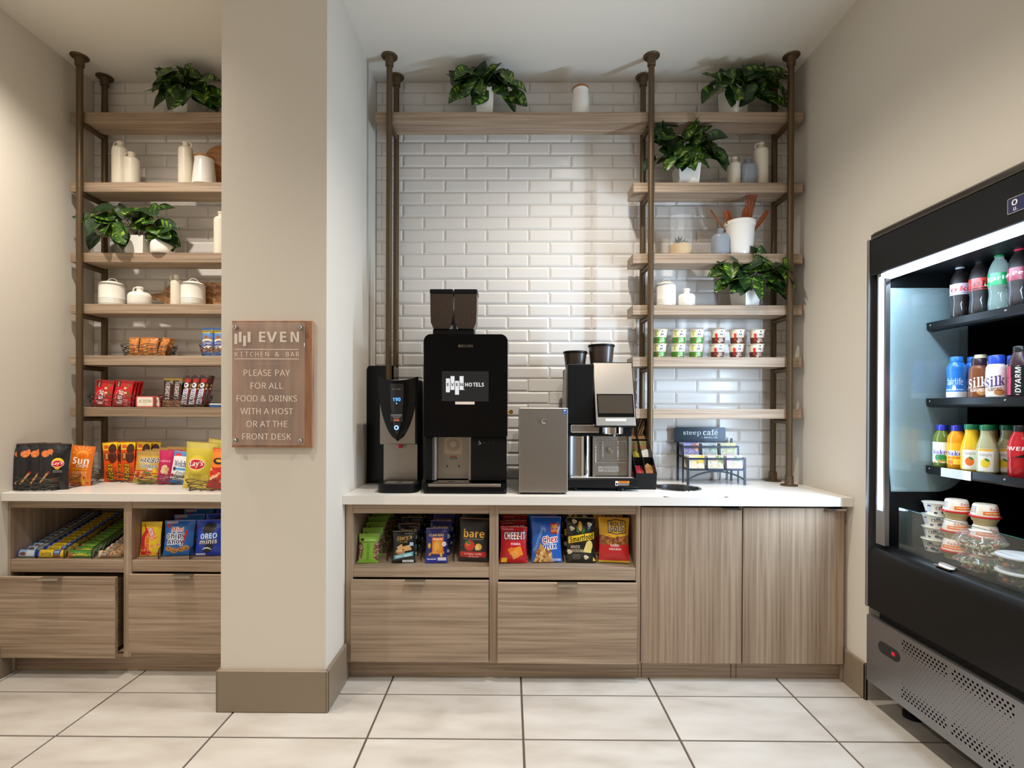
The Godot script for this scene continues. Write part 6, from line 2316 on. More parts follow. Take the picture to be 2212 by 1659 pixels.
	p.text("Stacy's", 70, 40, 92, 32, rgb(206, 160, 56), "serifbold", -0.12, 0.25).lines(70, 10, 50, 1, 12, rgb(150, 150, 150)).text("PITA CHIPS", 66, 60, 50, 7, rgb(206, 160, 56), "bold").poly([Vector2(24, 88), Vector2(56, 70), Vector2(68, 96), Vector2(40, 118)], rgb(226, 178, 120)).poly([Vector2(64, 84), Vector2(104, 76), Vector2(118, 104), Vector2(72, 112)], rgb(214, 164, 104)).ell(46, 114, 30, 14, rgb(196, 130, 80)).ell(42, 108, 20, 8, rgb(230, 190, 150)).poly([Vector2(8, 134), Vector2(60, 124), Vector2(126, 114), Vector2(126, 138), Vector2(60, 148), Vector2(8, 158)], rgb(94, 168, 178)).text("SIMPLY NAKED", 66, 137, 98, 13, W, "bold", -0.16).rect(104, 62, 22, 20, rgb(170, 190, 206)).rect(60, 160, 66, 14, rgb(210, 212, 216))
	pack("pita_chips", 0.112, 0.150, 0.035, p, "bag", 0.22)
	p = Pic.new(120, 176, rgb(38, 44, 112))
	p.text("PLANTERS", 60, 34, 84, 13, rgb(232, 184, 60), "bold").rect(36, 46, 64, 84, rgb(226, 118, 40)).text("PEANUTS", 68, 56, 50, 9, W, "bold").ell(66, 94, 26, 34, rgb(220, 152, 62)).ell(62, 92, 16, 24, rgb(234, 174, 84)).bits(20, 118, 80, 20, 12, 9, [rgb(230, 170, 80), rgb(206, 140, 54)], 25).ell(104, 80, 12, 12, W).lines(97, 76, 14, 2, 6, rgb(60, 60, 100)).ell(20, 88, 8, 14, rgb(226, 178, 60)).rect(0, 146, 120, 30, rgb(46, 56, 160)).lines(10, 154, 50, 1, 12, W).rect(68, 148, 46, 16, rgb(226, 228, 236))
	pack("blue_nuts", 0.108, 0.165, 0.032, p, "bag", 0.26)
	p = Pic.new(152, 224, rgb(46, 42, 40))
	p.rect(0, 0, 152, 18, rgb(26, 24, 24)).text("bare", 78, 76, 112, 44, rgb(232, 178, 70), "bold").lines(22, 104, 108, 1, 10, rgb(150, 140, 130)).ell(56, 140, 28, 28, rgb(206, 60, 38)).ell(48, 132, 14, 12, rgb(226, 110, 60)).ell(48, 124, 16, 7, rgb(70, 130, 50), 0.4).ell(104, 146, 18, 18, rgb(240, 190, 90)).ell(96, 150, 9, 14, rgb(250, 214, 130), 0.3).poly([Vector2(8, 172), Vector2(144, 172), Vector2(144, 200), Vector2(76, 204), Vector2(8, 200)], rgb(196, 40, 34)).text("crispy reds", 76, 185, 92, 17, W, "").lines(50, 197, 56, 1, 8, rgb(250, 220, 210))
	pack("apple_chips", 0.145, 0.205, 0.045, p, "bag", 0.45)
	p = Pic.new(144, 176, rgb(196, 26, 36))
	p.text("CHEEZ-IT", 76, 42, 116, 36, W, "bold", -0.02, 0.0, 4.0, rgb(110, 12, 20)).ell(92, 44, 5, 5, Y).text("ORIGINAL", 82, 82, 56, 11, W, "bold").lines(10, 8, 60, 1, 10, rgb(230, 190, 190)).poly([Vector2(60, 104), Vector2(110, 92), Vector2(126, 134), Vector2(84, 150)], rgb(238, 144, 48)).poly([Vector2(36, 110), Vector2(62, 96), Vector2(84, 128), Vector2(56, 140)], rgb(228, 128, 40)).poly([Vector2(54, 120), Vector2(92, 112), Vector2(102, 146), Vector2(72, 160)], rgb(246, 160, 60)).rect(8, 152, 30, 22, Y)
	pack("red_crackers", 0.132, 0.170, 0.045, p, "bag", 0.28)
	p = Pic.new(152, 224, rgb(36, 96, 190))
	p.text("TRADITIONAL", 34, 110, 130, 14, rgb(150, 180, 220), "bold", -PI / 2 + 0.35).rect(96, 30, 44, 54, rgb(196, 34, 40)).text("20%", 118, 46, 36, 20, Y, "bold").text("MORE", 118, 68, 36, 13, Y, "bold").text("Chex", 92, 110, 78, 34, rgb(206, 38, 46), "bold", -0.12, 0.1, 3.5, W).text("mix", 92, 144, 66, 28, rgb(40, 60, 160), "bold", -0.08, 0.0, 3.5, W).poly([Vector2(10, 224), Vector2(42, 128), Vector2(112, 210), Vector2(112, 224)], rgb(206, 150, 80)).bits(18, 160, 80, 60, 50, 9, [rgb(226, 176, 100), rgb(180, 112, 50), rgb(240, 206, 140), rgb(150, 90, 40)], 27).rect(96, 206, 50, 12, rgb(170, 190, 226))
	pack("snack_mix", 0.150, 0.215, 0.05, p, "bag", 0.24)
	p = Pic.new(144, 224, rgb(34, 33, 31))
	p.ell(66, 42, 10, 26, rgb(232, 178, 70)).poly([Vector2(50, 40), Vector2(62, 80), Vector2(46, 70)], rgb(70, 130, 60)).poly([Vector2(84, 40), Vector2(70, 80), Vector2(90, 70)], rgb(70, 130, 60))
	for e in [[22, 50], [110, 28], [36, 14], [10, 168], [92, 194]]:
		p.ell(e[0], e[1], 9, 8, rgb(236, 224, 190)).ell(e[0] + 8, e[1] + 4, 8, 7, rgb(246, 238, 214)).ell(e[0] + 2, e[1] + 9, 8, 7, rgb(226, 206, 160))
	p.poly([Vector2(6, 96), Vector2(138, 70), Vector2(138, 104), Vector2(6, 130)], Y).text("Smartfood", 72, 100, 118, 28, K, "bold", -0.19, 0.15).text("WHITE", 40, 146, 46, 15, rgb(226, 206, 170), "bold").text("CHEDDAR", 48, 165, 62, 15, rgb(226, 206, 170), "bold").poly([Vector2(78, 172), Vector2(98, 118), Vector2(126, 128), Vector2(120, 176)], rgb(236, 214, 130)).ell(112, 138, 16, 26, rgb(226, 200, 110)).lines(30, 184, 36, 4, 7, rgb(150, 136, 110)).poly([Vector2(130, 196), Vector2(144, 214), Vector2(128, 218)], Y)
	pack("popcorn", 0.145, 0.212, 0.05, p, "bag", 0.25)
	p = Pic.new(168, 224, rgb(232, 176, 40))
	p.poly([Vector2(48, 14), Vector2(96, 4), Vector2(148, 14), Vector2(148, 74), Vector2(96, 84), Vector2(48, 74)], rgb(50, 40, 100)).poly([Vector2(52, 18), Vector2(96, 8), Vector2(144, 18), Vector2(144, 70), Vector2(96, 80), Vector2(52, 70)], rgb(238, 186, 44)).text("ROLD", 98, 30, 72, 20, rgb(50, 40, 100), "bold").text("GOLD", 98, 56, 76, 26, rgb(50, 40, 100), "bold").poly([Vector2(0, 84), Vector2(84, 100), Vector2(168, 84), Vector2(168, 140), Vector2(0, 140)], rgb(150, 92, 50)).bits(8, 92, 140, 40, 30, 10, [rgb(190, 126, 70), rgb(120, 70, 36)], 29).rect(0, 134, 168, 90, rgb(202, 38, 38)).text("THINS", 84, 138, 50, 12, W, "bold").text("ORIGINAL", 88, 156, 70, 10, W, "bold").rect(0, 214, 168, 10, rgb(214, 180, 60))
	pack("pretzels", 0.150, 0.212, 0.05, p, "bag", 0.28)


# ---------------------------------------------------------------- wire baskets
func basket(label: String, at: Vector3, w: float, d: float, h: float, turn := 0.0) -> void:
	var t := thing("wire_basket", label, "basket", at, turn, "wavy wire baskets")
	var wm: Material = M.wire if M.has("wire") else mat("wire", rgb(98, 96, 88), 0.35, 0.9)
	var rings := 7
	var n := 64
	for k in rings:
		var f := (k + 0.5) / rings
		var g := G.new()
		var pts := []
		for i in n + 1:
			var u := float(i) / n
			var a := TAU * u
			# rounded rectangle that widens upwards
			var c := Vector2(cos(a), sin(a))
			c = c / pow(pow(absf(c.x), 5.0) + pow(absf(c.y), 5.0), 0.2)
			var grow := 0.86 + 0.14 * f
			var wave := sin(u * TAU * (7 + k % 3) + k * 1.9) * h * 0.10
			pts.append(Vector3(c.x * w / 2 * grow, 0.003 + (h - 0.006) * clampf(f + wave / h, 0.0, 1.0), c.y * d / 2 * grow))
		g.tube(pts, 0.0017, 5, false)
		part("wire", g, wm, t)
	for k in 5:
		var g := G.new()
		var x := (k - 2) * w * 0.19
		g.tube([Vector3(x, 0.0028, -d * 0.42), Vector3(x + 0.008, 0.0014, 0), Vector3(x, 0.0028, d * 0.42)], 0.0017, 5)
		part("base_wire", g, wm, t)


func ordinal(k: int) -> String:
	return ["first", "second", "third", "fourth", "fifth", "sixth", "seventh", "eighth", "ninth", "tenth", "eleventh", "twelfth", "thirteenth", "fourteenth", "fifteenth"][k]

func deck_y(side: int, z: float) -> float:
	# top of the sloping deck in the left (1) or right (0) cabinet
	var zf := 0.55 if side == 0 else 0.512
	var yb := 0.538 if side == 0 else 0.551
	return lerpf(yb - 0.003, yb + 0.125, (zf - 0.021 - z) / (zf - 0.021 - 0.04))

func divider(side: int, x: float) -> void:
	var t := thing("bay_divider", "dark clear divider on the sloping deck %s" % ["between first two bar rows", "between the middle bar rows", "between last two bar rows", "in the cookie bay beside the candy bag", "in the cookie bay between cookie bags", "between green nuts and pita chips", "between pita chips and blue nuts", "between blue nuts and apple chips", "between red crackers and snack mix", "between snack mix and popcorn"][taken.get("bay_divider", 0)], "divider", Vector3(x, deck_y(side, 0.49), 0.49), 0.0, "clear bay dividers")
	var s := 0.27
	var prof := [Vector2(0.0, 0.001), Vector2(0.0, 0.040), Vector2(0.006, 0.050), Vector2(0.016, 0.056), Vector2(0.40, 0.056 + 0.38 * s), Vector2(0.40, 0.001 + 0.40 * s)]
	var g := G.new()
	g.xf = Transform3D(Basis(Vector3.FORWARD, Vector3.UP, Vector3.RIGHT), Vector3.ZERO)
	g.prism(prof, -0.001, 0.001)
	part("plate", g, M.smoke if M.has("smoke") else glass("smoke", Color(0.12, 0.12, 0.13), 0.35), t)
	g = G.new()
	var pts := []
	for k in 5:
		pts.append(Vector3(0, prof[k].y, -prof[k].x))
	g.tube(pts, 0.0016, 6)
	part("edge", g, M.black_satin, t)

# packets standing one behind another on the sloping deck
func queue(side: int, kind: String, called: String, looks: String, category: String, x: float, n: int, z0: float, dz: float, lean: float, turn: float, drift := 0.0) -> void:
	var rng := RandomNumberGenerator.new()
	rng.seed = hash(kind)
	for k in n:
		var z := z0 - dz * k
		var e: Dictionary = packs[kind]
		var who := "%s, %s" % [looks, ("alone in its row" if n == 1 else "frontmost of its row") if k == 0 else ("%s from the front" % ordinal(k))]
		put(kind, called, who, category, looks + " in a row", Vector3(x + drift * k + (rng.randf_range(-0.004, 0.004) if k else 0.0), deck_y(side, z) + e.d * 0.12, z), lean + (rng.randf_range(-0.03, 0.03) if k else 0.0), turn + (rng.randf_range(-0.06, 0.06) if k else 0.0), rng.randf_range(-0.03, 0.03))


func snacks_left() -> void:
	draw_packs()
	var Y := [2.880, 2.502, 2.121, 1.844, 1.565, 1.286]
	# fifth shelf: cookie packs and almonds
	basket("wire basket of orange cookie packs on the left rack", Vector3(-1.998, Y[4], 0.126), 0.268, 0.128, 0.068)
	for k in 8:
		put("cookie_pack", "cookie_pack", "orange cookie pack, %s of the %s row in the wire basket" % [["leftmost", "second", "third", "rightmost"][k % 4], "front" if k < 4 else "back"], "cookies", "orange cookie packs", Vector3(-2.070 + 0.050 * (k % 4), Y[4] + 0.004, 0.150 - 0.040 * (k / 4)), 0.16, [0.1, -0.1, 0.15, -0.2][k % 4], [0.06, 0.0, -0.03, -0.22][k % 4])
	basket("wire basket of blue almond bags at the pillar edge", Vector3(-1.600, Y[4], 0.126), 0.20, 0.126, 0.070)
	for k in 4:
		put("blue_almonds", "almond_bag", "blue and yellow almond bag, %s in the basket by the pillar" % ["leftmost at the front", "rightmost at the front", "leftmost at the back", "rightmost at the back"][k], "nuts", "blue almond bags", Vector3(-1.662 + 0.066 * (k % 2), Y[4] + 0.004, 0.150 - 0.034 * (k / 2)), 0.10, 0.08, 0.03)
	# sixth shelf: wafers, mint tins, chocolate
	basket("wire basket of red wafer bars on the lowest left shelf", Vector3(-2.183, Y[5], 0.126), 0.262, 0.128, 0.070)
	for k in 7:
		var right := k >= 3
		var j := k - 3 if right else k
		put("red_wafer", "wafer_bar", "red wafer bar, %s in the %s stack of basket" % [["frontmost", "second", "third", "fourth"][j], "right" if right else "left"], "chocolate bar", "red wafer bars", Vector3(-2.125 if right else -2.232, Y[5] + 0.004, 0.168 - 0.017 * j) + Vector3(0.006 * j, 0, 0), 0.14, 0.06, -0.06)
	tin("red and white mint tin standing in front between baskets", Vector3(-1.980, Y[5], 0.178), true)
	tin("red and white mint tin behind the front mint tin", Vector3(-1.962, Y[5], 0.152), true)
	tin("flat blue and white mint tin at the pillar edge", Vector3(-1.585, Y[5], 0.150), false)
	basket("wire basket of dark chocolate and nougat bars", Vector3(-1.795, Y[5], 0.126), 0.262, 0.128, 0.070)
	for k in 4:
		put("brown_bar", "chocolate_bar", "dark brown chocolate bar with gold top, %s" % ["front left", "front right", "back left", "back right"][k], "chocolate bar", "dark chocolate bars", Vector3(-1.880 + 0.051 * (k % 2) - 0.004 * (k / 2), Y[5] + 0.004, 0.158 - 0.030 * (k / 2)), 0.12, 0.1, 0.0)
	for k in 6:
		put("nougat_bar", "nougat_bar", "brown and white nougat bar, %s in the %s row" % [["leftmost", "middle", "rightmost"][k % 3], "front" if k < 3 else "back"], "chocolate bar", "nougat bars", Vector3(-1.778 + 0.041 * (k % 3) + 0.008 * (k / 3), Y[5] + 0.004, 0.166 - 0.026 * (k / 3)), 0.10, 0.15, -0.12 - 0.02 * (k % 3))
	# worktop: big basket in the corner
	basket("large low wire basket of chip bags in the corner by the left wall", Vector3(-2.300, HC, 0.335), 0.205, 0.37, 0.072)
	for k in 4:
		put("black_chips", "chip_bag", "black chip bag with round red logo, %s in the corner basket" % ["rightmost", "second from right", "third from right", "leftmost"][k], "chips", "black chip bags", Vector3([-2.243, -2.292, -2.333, -2.366][k], HC + 0.004, [0.462, 0.452, 0.462, 0.450][k]), 0.08, [0.30, 0.42, 0.55, 0.65][k], [-0.03, 0.02, 0.0, 0.02][k])
	put("orange_chips", "chip_bag", "orange chip bag with sun print beside the black chip bags", "chips", "", Vector3(-2.220, HC + 0.004, 0.335), 0.06, 0.25, -0.10)
	put("orange_chips", "chip_bag", "orange chip bag hidden behind the black chip bags", "chips", "", Vector3(-2.325, HC + 0.004, 0.36), 0.02, 0.3, 0.0)
	# candy baskets at the back
	basket("wire basket of orange peanut butter bars in the corner by the tiles", Vector3(-2.035, HC, 0.155), 0.33, 0.125, 0.062, -0.10)
	for k in 6:
		put("orange_bar", "candy_bar", "orange and yellow peanut butter bar, %s from left" % ordinal(k), "candy bar", "orange peanut butter bars", Vector3(-2.168 + 0.031 * k + (0.012 if k > 1 else 0.0), HC + 0.004, 0.180 - 0.012 * (k % 2) - 0.008 * k), 0.10, 0.12, 0.10 - 0.035 * k)
	basket("wire basket of gummy and fruit snack bags", Vector3(-1.830, HC, 0.225), 0.30, 0.13, 0.060)
	for k in 5:
		put("gold_gummies", "gummy_bag", "golden gummy bear bag, %s" % ["frontmost in the candy basket", "second from the front", "third from the front", "fourth from the front", "hindmost in the candy basket"][k], "candy", "golden gummy bags", Vector3(-1.922 + 0.024 * k, HC + 0.004 + 0.004 * k, 0.262 - 0.024 * k), 0.16, 0.10, -0.05)
	put("pink_nuts", "nut_bag", "magenta peanut bag beside the gummy bear bag", "nuts", "", Vector3(-1.820, HC + 0.004, 0.268), 0.10, 0.05, -0.04)
	put("pink_nuts", "nut_bag", "magenta peanut bag half hidden behind the first one", "nuts", "", Vector3(-1.802, HC + 0.004, 0.235), 0.10, 0.05, -0.04)
	put("white_snacks", "fruit_snack_bag", "white and blue fruit snack bag beside the yellow chips", "fruit snacks", "", Vector3(-1.742, HC + 0.004, 0.275), 0.10, 0.05, -0.12)
	basket("wire basket of yellow chip bags at the pillar edge", Vector3(-1.455, HC, 0.415), 0.27, 0.15, 0.062)
	put("yellow_chips", "chip_bag", "yellow chip bag with red logo by the pillar", "chips", "", Vector3(-1.532, HC + 0.004, 0.438), 0.08, 0.06, -0.05)
	put("yellow_chips", "chip_bag", "yellow chip bag behind the front yellow chip bag", "chips", "", Vector3(-1.475, HC + 0.012, 0.385), 0.06, 0.0, -0.14)
	put("red_puffs", "chip_bag", "orange and red puffs bag at the pillar edge", "chips", "", Vector3(-1.425, HC + 0.004, 0.448), 0.10, 0.0, -0.12)
	# bars in the left bay
	for x in [-2.297, -2.160, -2.024]:
		divider(1, x)
	for x in [-1.700, -1.548]:
		divider(1, x)
	var rows := [["blue_bar", "light blue snack bar", -2.352, 0.0], ["yellow_bar", "yellow biscuit bar", -2.228, 0.0], ["green_bar", "green granola bar", -2.092, 0.0], ["nut_bar", "brown nut bar", -1.946, 0.0]]
	var rng := RandomNumberGenerator.new()
	rng.seed = 5
	for r in rows:
		for k in 14:
			var z := 0.470 - 0.0285 * k
			var e: Dictionary = packs[r[0]]
			var o := put(r[0], "snack_bar", "%s, %s" % [r[1], "at front of its slanted row" if k == 0 else "%s from the front" % ordinal(k)], "snack bar", r[1] + " row", Vector3(clampf(r[2] + rng.randf_range(-0.004, 0.004), -2.328 if r[0] == "blue_bar" else -9.0, 9.0), deck_y(1, z) + 0.003, z), 0.75, rng.randf_range(-0.05, 0.05), 0.0)
			if k == 0:
				o.rotation = Vector3(-0.25, 0.05, -0.02)
				o.position.z = 0.478
				o.position.y = deck_y(1, 0.478) + 0.0015
	queue(1, "candy_bag", "candy_bag", "yellow and red candy bag", "candy", -1.757, 1, 0.465, 0.04, 0.10, 0.05)
	queue(1, "blue_cookies", "cookie_bag", "bright blue cookie bag", "cookies", -1.622, 5, 0.462, 0.060, 0.18, 0.10, 0.012)
	queue(1, "dark_cookies", "cookie_bag", "royal blue sandwich cookie bag", "cookies", -1.468, 4, 0.462, 0.062, 0.18, 0.05, 0.012)


func tin(label: String, at: Vector3, upright: bool) -> void:
	var pic: Pic
	var t := thing("mint_tin", label, "tin", at, 0.06)
	var g := G.new()
	if upright:
		if not M.has("tin_face"):
			pic = Pic.new(144, 92, rgb(206, 92, 88))
			pic.poly([Vector2(10, 14), Vector2(14, 9), Vector2(130, 9), Vector2(134, 14), Vector2(134, 78), Vector2(130, 83), Vector2(14, 83), Vector2(10, 78)], rgb(244, 236, 222)).text("ALTOIDS", 72, 42, 104, 24, rgb(150, 122, 90), "serifbold").lines(58, 62, 28, 1, 8, rgb(150, 122, 90))
			pmat("tin_face", pic, 0.3)
		g.prism(rounded(-0.047, 0.0, 0.047, 0.060, [0.008, 0.008, 0.008, 0.008]), -0.011, 0.009, true)
		part("body", g, mat("tin_red", rgb(202, 90, 86), 0.35), t)
		g = G.new()
		g.prism(rounded(-0.0465, 0.0005, 0.0465, 0.0595, [0.008, 0.008, 0.008, 0.008]), 0.0092, 0.0112, true)
		for k in g.t.size():
			g.t[k] = Vector2(g.v[k].x / 0.094 + 0.5, 1.0 - g.v[k].y / 0.060)
		part("lid", g, M.tin_face, t)
	else:
		g.box(Vector3(-0.05, 0, -0.03), Vector3(0.05, 0.013, 0.03), 0.003)
		part("body", g, mat("tin_blue", rgb(52, 90, 168), 0.35), t)
		g = G.new()
		g.box(Vector3(-0.0505, 0.0132, -0.0305), Vector3(0.0505, 0.020, 0.0305), 0.002)
		part("lid", g, M.white_plain, t)


func snacks_right() -> void:
	for x in [-0.588, -0.425, -0.268]:
		divider(0, x)
	for x in [0.098, 0.262]:
		divider(0, x)
	queue(0, "green_nuts", "nut_bag", "green pistachio bag", "nuts", -0.678, 7, 0.508, 0.058, 0.30, 0.10, 0.002)
	queue(0, "pita_chips", "chip_bag", "black pita chip bag", "chips", -0.506, 5, 0.508, 0.070, 0.22, 0.05, 0.004)
	queue(0, "blue_nuts", "nut_bag", "dark blue peanut bag", "nuts", -0.350, 4, 0.508, 0.075, 0.22, 0.02, 0.006)
	queue(0, "apple_chips", "fruit_chip_bag", "black apple chip bag", "fruit chips", -0.175, 2, 0.495, 0.09, 0.14, -0.03, 0.006)
	queue(0, "red_crackers", "cracker_bag", "red cheese cracker bag", "crackers", 0.019, 5, 0.506, 0.062, 0.20, 0.05, 0.003)
	queue(0, "snack_mix", "snack_mix_bag", "bright blue snack mix bag", "snack mix", 0.180, 3, 0.500, 0.075, 0.22, 0.05, -0.006)
	queue(0, "popcorn", "popcorn_bag", "black popcorn bag with yellow band", "popcorn", 0.345, 3, 0.500, 0.075, 0.20, 0.0, -0.008)
	queue(0, "pretzels", "pretzel_bag", "yellow and red pretzel bag", "pretzels", 0.503, 3, 0.500, 0.075, 0.20, -0.05, -0.004)


# ---------------------------------------------------------------- drinks and food in the cooler
func bottle(called: String, label: String, group: String, at: Vector3, turn: float, prof: Array, bodym: Material, zone: Array, bandm: Material, cap: Array, capm: Material) -> void:
	var t := thing(called, label, "bottle", at, turn, group)
	var key := "b|%s|%s" % [bodym.resource_name, prof.size()]
	if not packs.has(key):
		var g := G.new()
		g.lathe(prof, Vector3.ZERO, 22)
		var l := G.new()
		var r0 := radius_at(prof, zone[0])
		var bp := []
		for k in 7:
			var y := lerpf(zone[0], zone[1], k / 6.0)
			bp.append(Vector2(radius_at(prof, y) + 0.0006, y))
		l.lathe(bp, Vector3.ZERO, 22)
		var c := G.new()
		c.lathe([Vector2(cap[0], cap[1]), Vector2(cap[0], cap[2] - 0.002), Vector2(cap[0] * 0.93, cap[2]), Vector2(0, cap[2])], Vector3.ZERO, 22)
		packs[key] = [g.mesh(), l.mesh(), c.mesh()]
	part("body", packs[key][0], bodym, t)
	part("label", packs[key][1], bandm, t)
	part("cap", packs[key][2], capm, t)

func radius_at(prof: Array, y: float) -> float:
	for k in prof.size() - 1:
		if (prof[k].y <= y and prof[k + 1].y >= y) and prof[k + 1].y > prof[k].y:
			return lerpf(prof[k].x, prof[k + 1].x, (y - prof[k].y) / (prof[k + 1].y - prof[k].y))
	return prof[1].x

func band(ground: Color) -> Pic:
	return Pic.new(256, 96, ground)

func wrapped(p: Pic, title: String, tc: Color, th: float, face := "bold", turn := 0.0) -> Pic:
	if title:
		p.text(title, 128, 46, 0, th, tc, face, turn, 0.1)
	p.lines(8, 20, 40, 7, 9, tc.lerp(p.im.get_pixel(1, 1), 0.4))
	return p

func carafe_print(ground: Color, fruit: Color) -> Pic:
	var p := band(ground)
	return p.rect(96, 4, 60, 92, rgb(236, 238, 230)).rect(96, 4, 60, 8, rgb(240, 180, 60)).text("Simply", 126, 28, 48, 14, rgb(110, 120, 130), "serif").ell(126, 62, 18, 18, fruit).ell(132, 48, 10, 5, rgb(70, 140, 70), 0.5)

func cooler_goods() -> void:
	var W := rgb(250, 250, 250)
	var S := [1.6485, 1.3305, 1.0485]
	var cola := mat("cola", rgb(22, 12, 10), 0.06)
	cola.clearcoat_enabled = true
	var clear := mat("lime_soda", rgb(176, 200, 190), 0.05)
	clear.albedo_color.a = 0.35
	clear.transparency = BaseMaterial3D.TRANSPARENCY_ALPHA
	var soda := [Vector2(0, 0.002), Vector2(0.024, 0.0), Vector2(0.0305, 0.012), Vector2(0.0318, 0.03), Vector2(0.029, 0.060), Vector2(0.0285, 0.075), Vector2(0.0312, 0.095), Vector2(0.0315, 0.145), Vector2(0.029, 0.163), Vector2(0.021, 0.185), Vector2(0.0135, 0.198), Vector2(0.0125, 0.204), Vector2(0.0125, 0.215), Vector2(0, 0.215)]
	var caps := [mat("cap_silver", rgb(180, 184, 186), 0.3), mat("cap_black", rgb(26, 26, 28), 0.3), mat("cap_green", rgb(20, 130, 70), 0.3), mat("cap_red", rgb(190, 40, 60), 0.3)]
	var bands := [
		pmat("label_silver", wrapped(band(rgb(196, 190, 204)).rect(0, 78, 256, 10, rgb(150, 140, 170)), "Coke", rgb(206, 44, 54), 44, "serifbold", 0.0), 0.3),
		pmat("label_red", wrapped(band(rgb(206, 52, 44)).rect(0, 80, 256, 10, rgb(30, 16, 16)).rect(150, 54, 18, 18, W), "Cola", rgb(30, 16, 16), 40, "serif", -0.05), 0.3),
		pmat("label_green", wrapped(band(rgb(22, 150, 84)).poly([Vector2(176, 8), Vector2(216, 6), Vector2(220, 88), Vector2(180, 90)], rgb(224, 220, 50)), "Sprite", W, 40, "bold", -0.1), 0.3),
		pmat("label_maroon", wrapped(band(rgb(140, 26, 52)), "Dr Pepper", W, 32, "serifbold", -0.05), 0.3)]
	var names := [["silver label cola bottle", cola], ["red label cola bottle", cola], ["green label lime soda bottle", clear], ["maroon label soda bottle", cola]]
	var zs := [0.885, 0.972, 1.052, 1.128]
	for k in 4:
		for j in 3:
			bottle("soda_bottle", "%s on the top cooler shelf, %s" % [names[k][0], ["in front", "second in its lane", "third in its lane"][j]], "soda bottles in lanes", Vector3(1.812 + 0.072 * j, S[0], zs[k] + 0.004 * j), -0.95 + 0.12 * k - 0.25 * j, soda, names[k][1], [0.098, 0.143], bands[k], [0.0142, 0.2045, 0.2185], caps[k])
	# shelf of milks
	var milk := [Vector2(0, 0.002), Vector2(0.026, 0.0), Vector2(0.0315, 0.006), Vector2(0.032, 0.03), Vector2(0.028, 0.075), Vector2(0.0315, 0.115), Vector2(0.030, 0.132), Vector2(0.020, 0.148), Vector2(0.0185, 0.150), Vector2(0.0185, 0.158), Vector2(0, 0.158)]
	var slim := [Vector2(0, 0.002), Vector2(0.026, 0.0), Vector2(0.0292, 0.006), Vector2(0.0295, 0.10), Vector2(0.028, 0.116), Vector2(0.021, 0.128), Vector2(0.020, 0.132), Vector2(0, 0.132)]
	var sport := [Vector2(0, 0.002), Vector2(0.029, 0.0), Vector2(0.0335, 0.006), Vector2(0.034, 0.05), Vector2(0.0325, 0.06), Vector2(0.034, 0.07), Vector2(0.034, 0.112), Vector2(0.030, 0.135), Vector2(0.021, 0.158), Vector2(0.0195, 0.162), Vector2(0.0195, 0.176), Vector2(0, 0.176)]
	var lm := pmat("label_milk", wrapped(band(rgb(40, 118, 206)).rect(0, 78, 256, 18, rgb(226, 230, 236)).ell(128, 66, 8, 9, W).lines(80, 70, 90, 1, 8, W), "fairlife", W, 22, "", 0.0), 0.3)
	var lc := pmat("label_shake", wrapped(band(rgb(226, 214, 178)).ell(150, 76, 24, 12, rgb(120, 80, 50)), "CORE POWER", rgb(50, 60, 130), 14, "bold", 0.0), 0.35)
	var lb := pmat("label_choc", wrapped(band(rgb(126, 72, 42)).ell(150, 78, 22, 12, rgb(214, 160, 100)).text("ALMOND", 128, 72, 60, 12, W, "bold"), "Silk", W, 34, "serifbold", -0.1), 0.3)
	var lw := pmat("label_almond", wrapped(band(rgb(238, 236, 232)).ell(150, 82, 22, 10, rgb(200, 140, 80)).text("ALMOND", 128, 72, 60, 12, rgb(120, 76, 46), "bold"), "Silk", rgb(80, 70, 130), 34, "serifbold", -0.1), 0.3)
	var ls := pmat("label_sport", wrapped(band(rgb(190, 44, 84)).rect(104, 0, 48, 96, rgb(30, 30, 34)), "BODYARMOR", W, 18, "bold", -PI / 2), 0.3)
	var drinks := [
		["milk_bottle", "bright blue milk bottle", 0.880, 1.805, milk, mat("milk_blue", rgb(36, 112, 202), 0.3), [0.006, 0.128], lm, [0.0205, 0.1505, 0.170], mat("cap_blue", rgb(40, 120, 210), 0.35), 2],
		["shake_bottle", "cream protein shake bottle", 0.925, 1.862, milk, mat("shake_cream", rgb(226, 214, 176), 0.35), [0.006, 0.128], lc, [0.0205, 0.1505, 0.174], mat("cap_cream", rgb(222, 210, 170), 0.4), 2],
		["almond_drink_bottle", "brown almond drink bottle", 0.985, 1.800, slim, mat("choc_brown", rgb(120, 68, 40), 0.3), [0.005, 0.114], lb, [0.0228, 0.126, 0.154], mat("cap_plum", rgb(50, 30, 40), 0.3), 2],
		["almond_drink_bottle", "white almond drink bottle", 1.056, 1.800, slim, mat("almond_white", rgb(236, 234, 230), 0.3), [0.005, 0.114], lw, [0.0228, 0.126, 0.158], mat("cap_royal", rgb(40, 80, 200), 0.3), 3],
		["sport_bottle", "dark and pink sport drink bottle", 1.140, 1.806, sport, mat("sport_dark", rgb(60, 36, 44), 0.3), [0.010, 0.112], ls, [0.0205, 0.1625, 0.182], caps[1], 2]]
	for d in drinks:
		for j in d[10]:
			bottle(d[0], "%s on the middle cooler shelf, %s" % [d[1], ["in front", "second in its lane", "third in its lane"][j]], "milk and shake bottles in lanes", Vector3(d[3] + 0.070 * j, S[1], d[2]), -0.95 - 0.2 * j, d[4], d[5], d[6], d[7], d[8], d[9])
	# juices
	var square := [Vector2(0, 0.002), Vector2(0.026, 0.0), Vector2(0.0305, 0.006), Vector2(0.031, 0.118), Vector2(0.029, 0.132), Vector2(0.0185, 0.150), Vector2(0.0178, 0.1535), Vector2(0, 0.1535)]
